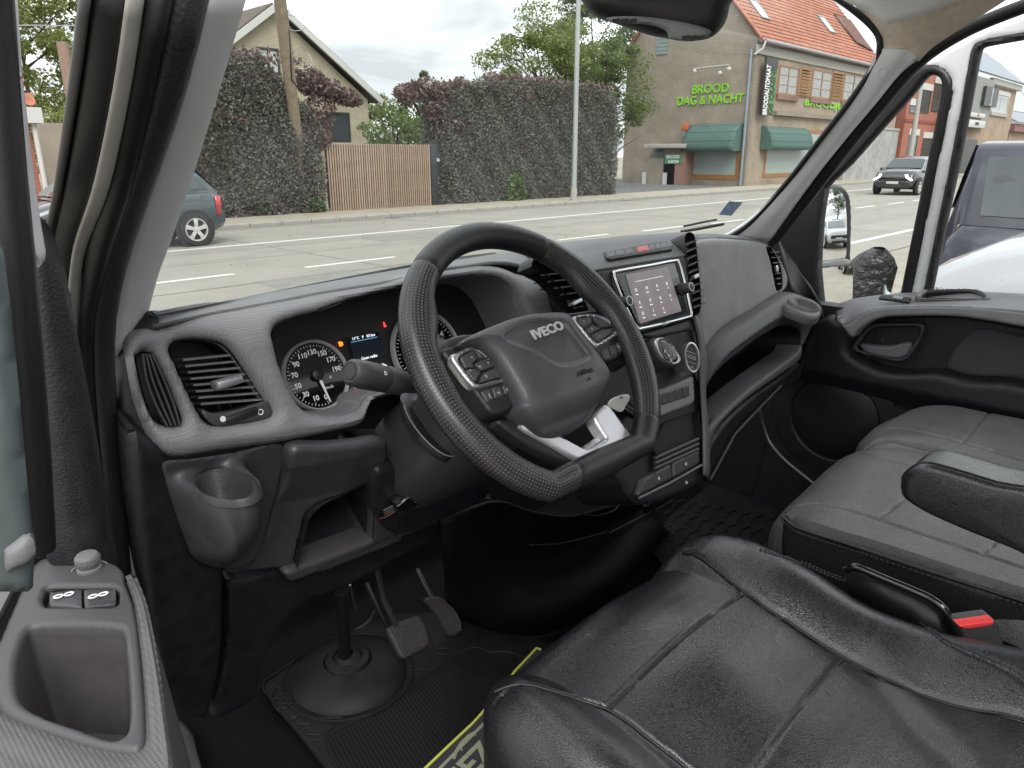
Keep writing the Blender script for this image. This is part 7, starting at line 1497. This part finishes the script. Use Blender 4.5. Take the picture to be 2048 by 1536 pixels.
for i in range(12):
    for j in range(46): u = j * 1.3 + (i % 2) * .65; box_bm(RS, u + .03, u + 1.27, i * .92 + .03, i * .92 + .95, .02, .07 , bm=bm)
o = link('roof', bm, M_SLATE, sb3, 30); o['kind'] = 'stuff'; box('roof_deck', RS, 0, 62, 0, 11.1, -.2, 0, mat('slate_gap', (.3, .32, .31), .8), sb3)
rw = thing('garage_row', 'low building with a grey roof and red fascia at the right edge', 'building', (110, 21, 0))
ru0 = SH.px(2030, 220)[0]; box('wall', SH, ru0 + .5, ru0 + 40, 0, 4.5, -6, -.2, M_OB, rw); box('fascia', SH, ru0, ru0 + 40, 4.3, 5.1, -.15, .3, mat('dusty_red_fascia', (.30, .13, .12), .7), rw); box('roof', Fr((ru0, 19.3, 5.15), (1, 0, 0), (0, 4, 2)), 0, 40, 0, 4, 0, .12, M_GREYR, rw)
for i in range(5): box('garage_door', SH, ru0 + 2 + i * 5, ru0 + 6 + i * 5, .1, 2.9, -.18, -.1, M_DARKF, rw)
# left: red roofed cottage past the door
ct_ = thing('red_roofed_cottage', 'orange brick cottage with a red scalloped tile roof at the far left', 'house', (5.5, 26, 0))
e_ = at(78, 222, Y=24.0); cw = Fr((0, 24, 0), (1, 0, 0), (0, 0, 1)); xw = at(72, 320, Y=24).x
box('wall', cw, xw - 6, xw, 0, e_.z - .35, -7, 0, M_RB, ct_); box('cornice', cw, xw - 6.1, xw + .28, e_.z - .32, e_.z + .08, -.4, .3, M_FRAME, ct_); tube('downpipe', [V((xw + .08, 23.9, e_.z - .3)), V((xw + .08, 23.9, 0))], .07, M_FRAME, ct_, 8)
apx = at(36, 105, Y=24); rf_ = Fr((xw + .15, 23.8, e_.z + .1), (0, 1, 0), (apx.x - xw - .15, 0, apx.z - e_.z)); rl_ = (V((apx.x, 0, apx.z)) - V((xw, 0, e_.z))).length
fr_ = Fr((xw + .15, 23.72, e_.z + .1), (-1, 0, 0), (0, 0, 1))
fx = Fr((xw - 6, 23.72, e_.z + .1), (1, 0, 0), (0, 2.4, 3.4))
bm = bmesh.new()
nr = 12; hh_ = apx.z - e_.z
for i in range(nr):
    z0 = i / nr * 4.2; xr_ = lerp(xw + .2, apx.x, min(1.6, z0 / max(hh_, .1))) - fx.o.x
    for j in range(22):
        u = xr_ - j * .3 - .3 - (i % 2) * .15
        if u < -3: continue
        prism_bm(fx, [(u, z0 + .40), (u, z0 + .1), (u + .08, z0 + .02), (u + .15, z0), (u + .22, z0 + .02), (u + .29, z0 + .1), (u + .29, z0 + .40)], .0, .03 + .02 * (j % 2), bm=bm)
link('roof', bm, M_TILE, ct_, 30)['kind'] = 'stuff'
fw_ = thing('pale_garden_wall', 'pale concrete garden wall beyond the cottage', 'wall', (7.6, 24.5, 0)); p0, p1 = at(76, 245, Y=30), at(130, 245, Y=30); wbox('wall_body', p0.x, p1.x + 4, 30, 30.3, 0, p0.z, M_PAVE, fw_); wbox('window_band', p0.x + .7, p1.x + 2, 29.9, 30.0, p0.z - 2.2, p0.z - 1.8, M_ZINC, fw_)
tp = thing('cut_tree_stump', 'bare pale tree trunk cut off among the far left trees', 'tree', (9.7, 33, 0)); a, b = at(150, 215, Y=33), at(124, 84, Y=33); tube('trunk', [V((a.x + .6, 33, 0)), a, b], [.3, .26, .2], mat('pale_bark', (.35, .25, .19), .9, mottle=.2, mscale=5), tp, 10)
tube('branch_stub', [a.lerp(b, .6), a.lerp(b, .75) + V((.5, -.1, .5))], [.1, .06], bpy.data.materials['pale_bark'], tp, 8)
wi = thing('overhead_wire', 'thin overhead wire crossing in front of the far left trees', 'wire', tuple(at(80, 52, Y=30))); tube('wire', [at(-100, 50, Y=30), at(90, 51, Y=30), at(300, 54, Y=30)], .02, M_ZINC, wi, 5)
# ------------------------------------------------------------------ vehicles
M_TYRE = mat('tyre', (.02, .02, .021), .8); M_ALLOY = mat('alloy_wheel', (.55, .54, .52), .4, metal=.5); M_CGLASS = mat('car_glass', (.03, .04, .045), .04, spec=.9)
M_TAIL = mat('tail_lamp', (.42, .02, .03), .15, coat=.5); M_LAMPW = mat('headlamp_glass', (.8, .82, .85), .1, emit=((1, 1, 1), 1.0)); M_LAMPG = mat('clear_lamp', (.55, .57, .6), .08, coat=.6)
def paint(name, c, r=.25): return mat(name, c, r, coat=.8, spec=.5)
PROF = {'longnose': dict(top=[(0, .50), (.012, .82), (.05, .98), (.11, 1.12), (.2, 1.2), (.5, 1.25), (.9, 1.28), (.985, 1.28), (.995, 1.0), (1, .6)], cab=[(.22, 1.18), (.33, 1.78), (.45, 1.90), (.93, 1.90), (.99, 1.28)]),
        'hatch': dict(top=[(0, .50), (.015, .66), (.06, .78), (.16, .90), (.26, .98), (.5, 1.02), (.85, 1.06), (.955, 1.06), (.985, .92), (1, .60)], cab=[(.19, .96), (.40, 1.52), (.62, 1.585), (.86, 1.53), (.975, 1.06)]),
        'suv': dict(top=[(0, .55), (.012, .82), (.05, .98), (.14, 1.06), (.27, 1.12), (.5, 1.14), (.85, 1.18), (.96, 1.16), (.99, .95), (1, .6)], cab=[(.25, 1.10), (.42, 1.55), (.6, 1.65), (.84, 1.60), (.965, 1.15)]),
        'van': dict(top=[(0, .50), (.012, .85), (.05, 1.02), (.12, 1.14), (.2, 1.22), (.5, 1.25), (.9, 1.28), (.985, 1.28), (.995, 1.0), (1, .6)], cab=[(.15, 1.18), (.30, 1.78), (.45, 1.90), (.975, 1.90), (.996, 1.30)])}
def wheel(fr, r, w_, parent, spokes=5, two=False):
    """fr.n points outwards"""
    t = lathe('wheel', fr, [(r * .66, -w_), (r * .97, -w_), (r, -w_ * .8), (r, -w_ * .2), (r * .97, 0), (r * .72, .006), (r * .68, -.02)], M_TYRE, parent, 36, capb=False)
    bm = bmesh.new(); lathe_bm(fr, [(r * .69, -.02), (r * .70, .004), (r * .64, .002), (r * .62, -.03), (r * .60, -w_ * .7)], 36, bm=bm, capb=False)
    for i in range(spokes):
        a = i / spokes * 2 * math.pi + .3; f = fr.off(rot=a); prism_bm(f, [(r * .1, -r * .12), (r * .42, -r * .10), (r * .66, -r * .17), (r * .66, r * .17), (r * .42, r * .10), (r * .1, r * .12)], -.03, -.004, .004, bm)
    lathe_bm(fr, [(r * .17, -.03), (r * .17, .0), (r * .1, .006)], 20, bm=bm); link('rim', bm, M_ALLOY, t, 40)
    lathe('brake_disc', fr, [(r * .45, -.06), (r * .45, -.05), (.01, -.05)], M_RUB, t, 24, capb=False)
def car(name, label, cat, front, heading, L, W, H, kind, pm, wheel_r=.33, group=None, plate=None, bright=False):
    """front: ground point under the middle of the nose; heading: direction of travel, degrees clockwise from +Y"""
    h = R(heading); d = V((math.sin(h), math.cos(h), 0)); lf = V((-d.y, d.x, 0)); P = PROF[kind]; zs = H / max(z for _, z in P['cab'])
    F = Fr(V(front), d, lf); t = thing(name, label, cat, tuple(V(front) - d * L / 2), group)
    def hw(s): return W / 2 * (1 - .16 * abs(2 * s - 1) ** 5)
    top = [(s, z * zs) for s, z in P['top']]; S = sorted(set([0, .008, .02, .05, .1, .16, .22, .3, .4, .5, .6, .7, .78, .86, .93, .97, .99, 1])); wheels = (.17, .815)
    rows = []
    for s in S:
        zt = np.interp(s, *zip(*top)); w_ = hw(s); z0 = .24 + .10 * (abs(2 * s - 1) ** 8); q = max(0, 1 - min(s, 1 - s) / .03)
        zm = lerp(z0, zt, .5); half = [(0, z0), (w_ * .8, z0), (w_ * .96, z0 + .10), (w_ * (1 - .02 * q), zm), (w_ * (.99 - .02 * q), lerp(zm, zt, .6)), (w_ * .93, zt - .05), (w_ * .86, zt), (w_ * .4, zt + .03), (0, zt + .035)]
        rows.append([F.P(-s * L, y, z) for y, z in half] + [F.P(-s * L, -y, z) for y, z in half[-2::-1]])
    o = sheet('body', rows, pm, t, sharp=40)
    bmc = bmesh.new()
    for rw, rev in ((rows[0], 1), (rows[-1], 0)): bmc.faces.new([bmc.verts.new(p) for p in (rw[:-1] if rev else rw[:-1][::-1])])
    link('bumper', bmc, pm, t, 40)
    cab_ = [(s, z * zs) for s, z in P['cab']]; b0 = cab_[0][1]; rows = []
    CS = sorted({cab_[0][0] + (cab_[-1][0] - cab_[0][0]) * k / 14 for k in range(15)} | {q[0] for q in cab_} | {cab_[-2][0] - .012})
    for s in CS:
        zr = np.interp(s, *zip(*cab_)); zb = np.interp(s, *zip(*top)) - .03; w_ = hw(s); f = np.clip((zr - zb) / .55, 0, 1); wr = w_ * lerp(.90, .74, f)
        half = [(w_ * .91, zb), (lerp(w_ * .91, wr, .55), lerp(zb, zr, .55)), (wr, zr - .07 * f), (wr * .90, zr - .015 * f), (wr * .5, zr + .01), (0, zr + .015)]
        rows.append([F.P(-s * L, y, z) for y, z in half] + [F.P(-s * L, -y, z) for y, z in half[-2::-1]])
    sheet('roof', rows, pm, t, sharp=40)
    def side(y, s, f): # point on the cabin side
        zr = np.interp(s, *zip(*cab_)); zb = np.interp(s, *zip(*top)); w_ = hw(s); g = np.clip((zr - zb) / .55, 0, 1); wr = w_ * lerp(.90, .74, g); return F.P(-s * L, y * (lerp(w_ * .91, wr, f) + .006), lerp(zb + .02, zr - .07 * g, f))
    s0, s1, s2, s3 = cab_[0][0], cab_[1][0], cab_[-2][0], cab_[-1][0]
    for y in (1, -1):
        for a0, a1, b0_, b1 in ((s0 + .07, .50, s1 + .03, .50), (.52, s3 - .05, .52, s2 - .02)):
            rr = [[side(y, lerp(a0 * (1 - f_) + b0_ * f_, a1 * (1 - f_) + b1 * f_, j / 6), .06 + .86 * f_) for j in range(7)] for f_ in (0, .5, 1)]
            sheet('side_window', rr if y > 0 else [r_[::-1] for r_ in rr], M_CGLASS, t, sharp=0)
    def scr(sa, sb, nm, k):
        rr = []
        for f_ in (.08, .5, .93):
            s = lerp(sa, sb, f_); zr = np.interp(s, *zip(*cab_)); w_ = hw(s); g = np.clip((zr - np.interp(s, *zip(*top))) / .55, 0, 1); wr = w_ * lerp(.90, .74, g) * .93
            rr.append([F.P(-s * L + k * .012, wr * (j / 5 - 1), zr + .012 + .01 * (1 - abs(j / 5 - 1)) + .008) for j in range(11)])
        sheet(nm, rr, M_CGLASS, t, sharp=0)
    scr(s0, s1, 'windscreen', 1); scr(s3, s2, 'rear_window', -1)
    for s in wheels:
        for y in (1, -1):
            c = F.P(-s * L, y * (hw(s) + .012), wheel_r); fw_ = Fr(c, F.ex * y, F.n) if False else Fr(c, F.ex, F.n)
            if fw_.n.dot(F.ey * y) < 0: fw_ = Fr(c, -F.ex, F.n)
            lathe('wheel_arch', fw_, [(wheel_r * 1.22, -.02), (wheel_r * 1.20, .002), (wheel_r * 1.10, .003), (wheel_r * 1.06, .0015), (.02, .0012)], M_TYRE, t, 36, capb=False)
            wheel(Fr(c + fw_.n * .045, fw_.ex, fw_.ey), wheel_r, .2, t)
    zh = np.interp(.04, *zip(*top)); zt_ = np.interp(.97, *zip(*top))
    for y in (1, -1):
        if not bright:
            rr = [[F.P(-s * L + .012, y * hw(s) * q, z) for s, q in ((.0, .58), (.012, .78), (.035, .985), (.07, 1.005))] for z in (zh - .20, zh - .08)]
            sheet('headlight', rr, M_LAMPG, t, .01)
        else:
            fq = Fr(F.P(.0 + .02, 0, 0), -F.ey, F.n); lamp = [(y * -.50, zh - .05), (y * -.56, zh - .19), (y * -.80, zh - .33), (y * -.86, zh - .28), (y * -.66, zh - .16), (y * -.60, zh - .03)]
            prism('headlight', fq, [(a, b) for a, b in lamp], -.06, .03, M_LAMPW, t)
        if kind == 'van': continue
        rr = [[F.P(-s * L - .012, y * (hw(s) * q + .008), z) for s, q in ((.945, 1.0), (.975, .98), (.992, .88), (.999, .70))] for z in ((zt_ - .42, zt_ - .2, zt_ - .02) if kind != 'van' else (zt_ - .26, zt_ - .21, zt_ - .17))]
        sheet('tail_light', rr, M_TAIL, t, .012)
        if kind != 'longnose': sheet('wing_mirror', [[F.P(-(s0 + .10) * L + a, y * (hw(.3) + b), 1.02 * zs + c) for a, b in ((0, 0), (.06, .07), (.02, .17), (-.1, .16), (-.12, .0))] for c in (.0, .14)], pm, t, .03)
    fq = Fr(F.P(.012, 0, 0), F.ey if False else -F.ey, F.n)
    if fq.n.dot(d) < 0: fq = Fr(F.P(.012, 0, 0), F.ey, F.n)
    box('grille', fq, -.62, .62, zh - .34, zh - .16, -.05, .008, M_GLOSS, t, .02); box('lower_grille', fq, -.55, .55, .30, .44, -.05, .012, M_RUB, t, .02)
    box('number_plate', fq, -.26, .26, .50, .61, 0, .022, M_FRAME, t, .004)
    fr3 = Fr(F.P(-L - .012, 0, 0), -fq.ex, F.n); box('number_plate', fr3, -.26, .26, .70, .81, 0, .02, M_FRAME, t, .004)
    return t
pr = at(458, 455, Y=15.2)
car('hatchback_car', 'dark blue grey small hatchback driving left beside the copper hedge', 'car', (pr.x - 3.85, 16.05, 0), -90, 3.85, 1.76, 1.6, 'hatch', paint('slate_blue_paint', (.028, .042, .05)), .33)
car('suv', 'black suv with bright angled headlights coming along the road', 'car', (37.4, 11.75, 0), -90, 4.5, 1.88, 1.72, 'suv', paint('black_paint', (.010, .011, .013)), .36, bright=True)
car('parked_van', 'dark indigo parked van beyond the white bonnet, right edge', 'van', (7.7, -3.45, 0), 180, 5.2, 1.95, 1.88, 'van', paint('indigo_paint', (.012, .012, .028)), .34)
# white van with a long bonnet parked alongside
wv = car('white_parked_van', 'bright white parked van whose bonnet fills the passenger window', 'van', (4.9, 1.34, 0), 0, 5.4, 1.95, 2.34, 'longnose', paint('bright_white_paint', (.36, .37, .39)), .34)
car('silver_car', 'silver parked car behind, seen only in the wing mirror', 'car', (5.3, -9.5, 0), 0, 4.3, 1.8, 1.55, 'suv', paint('silver_paint', (.4, .41, .42)), .33)
car('grey_car', 'dark grey parked car behind, seen only in the wing mirror', 'car', (4.6, -16, 0), 0, 4.4, 1.8, 1.6, 'suv', paint('graphite_paint', (.06, .06, .065)), .33)
tree('green tree behind the parked cars, seen in the wing mirror', 'broadleaf_tree', (12, -36, 0), 9.5, (3.6, 3.4), 2500, .2, M_LEAFD, 21, low=.2)
# black sack on the paving beside the mirror
bg_ = thing('black_sack', 'crumpled black plastic sack standing on the paving beside the wing mirror', 'sack', (6.2, 2.1, 0))
sf_ = Fr(at(1722, 560, X=6.2), (.36, -.93, 0), (0, 0, 1)); rows = []
prs = random.Random(4)
for z, rx in ((-.55, .20), (-.3, .24), (0, .22), (.12, .19), (.2, .13), (.26, .05)):
    rows.append([sf_.P((z + .1) * .28 + rx * math.cos(a) * prs.uniform(.8, 1.15), z, .12 * math.sin(a)) for a in np.linspace(0, 6.283, 15)])
sheet('sack_body', rows, mat('crumpled_plastic', (.02, .02, .021), .3, bump=[('noise', 14, 1, .05)]), bg_, sharp=40)

def dim(m, k):
    for n in m.node_tree.nodes:
        if n.type == 'BSDF_PRINCIPLED' and not n.inputs['Base Color'].is_linked: c = n.inputs['Base Color'].default_value; n.inputs['Base Color'].default_value = (c[0] * k, c[1] * k, c[2] * k, 1)
        elif n.type == 'MIX' and n.blend_type == 'MULTIPLY' and not n.inputs[6].is_linked: c = n.inputs[6].default_value; n.inputs[6].default_value = (c[0] * k, c[1] * k, c[2] * k, 1)
        elif n.type == 'TEX_BRICK':
            for i in ('Color1', 'Color2', 'Mortar'): c = n.inputs[i].default_value; n.inputs[i].default_value = (c[0] * k, c[1] * k, c[2] * k, 1)
        elif n.type == 'VALTORGB':
            for e_ in n.color_ramp.elements: c = e_.color; e_.color = (c[0] * k, c[1] * k, c[2] * k, 1)
_out = set()
for o in bpy.data.objects:
    top = o
    while top.parent: top = top.parent
    if o.type == 'MESH' and (top.get('kind') == 'structure' or top.get('category') in ('hedge', 'tree', 'house', 'shop', 'gate', 'pole', 'wall', 'kiosk', 'lamp post', 'building', 'sign')): _out |= {s_.material for s_ in o.material_slots if s_.material}
_in = {s_.material for t_ in (cab, dash, whl, colm, seat, bench, arm, pdoor, ddoor, key, bk, sens, wp, fmat) for c_ in [t_, *t_.children_recursive] if c_.type == 'MESH' for s_ in c_.material_slots}
for m in _out - _in: dim(m, .66)
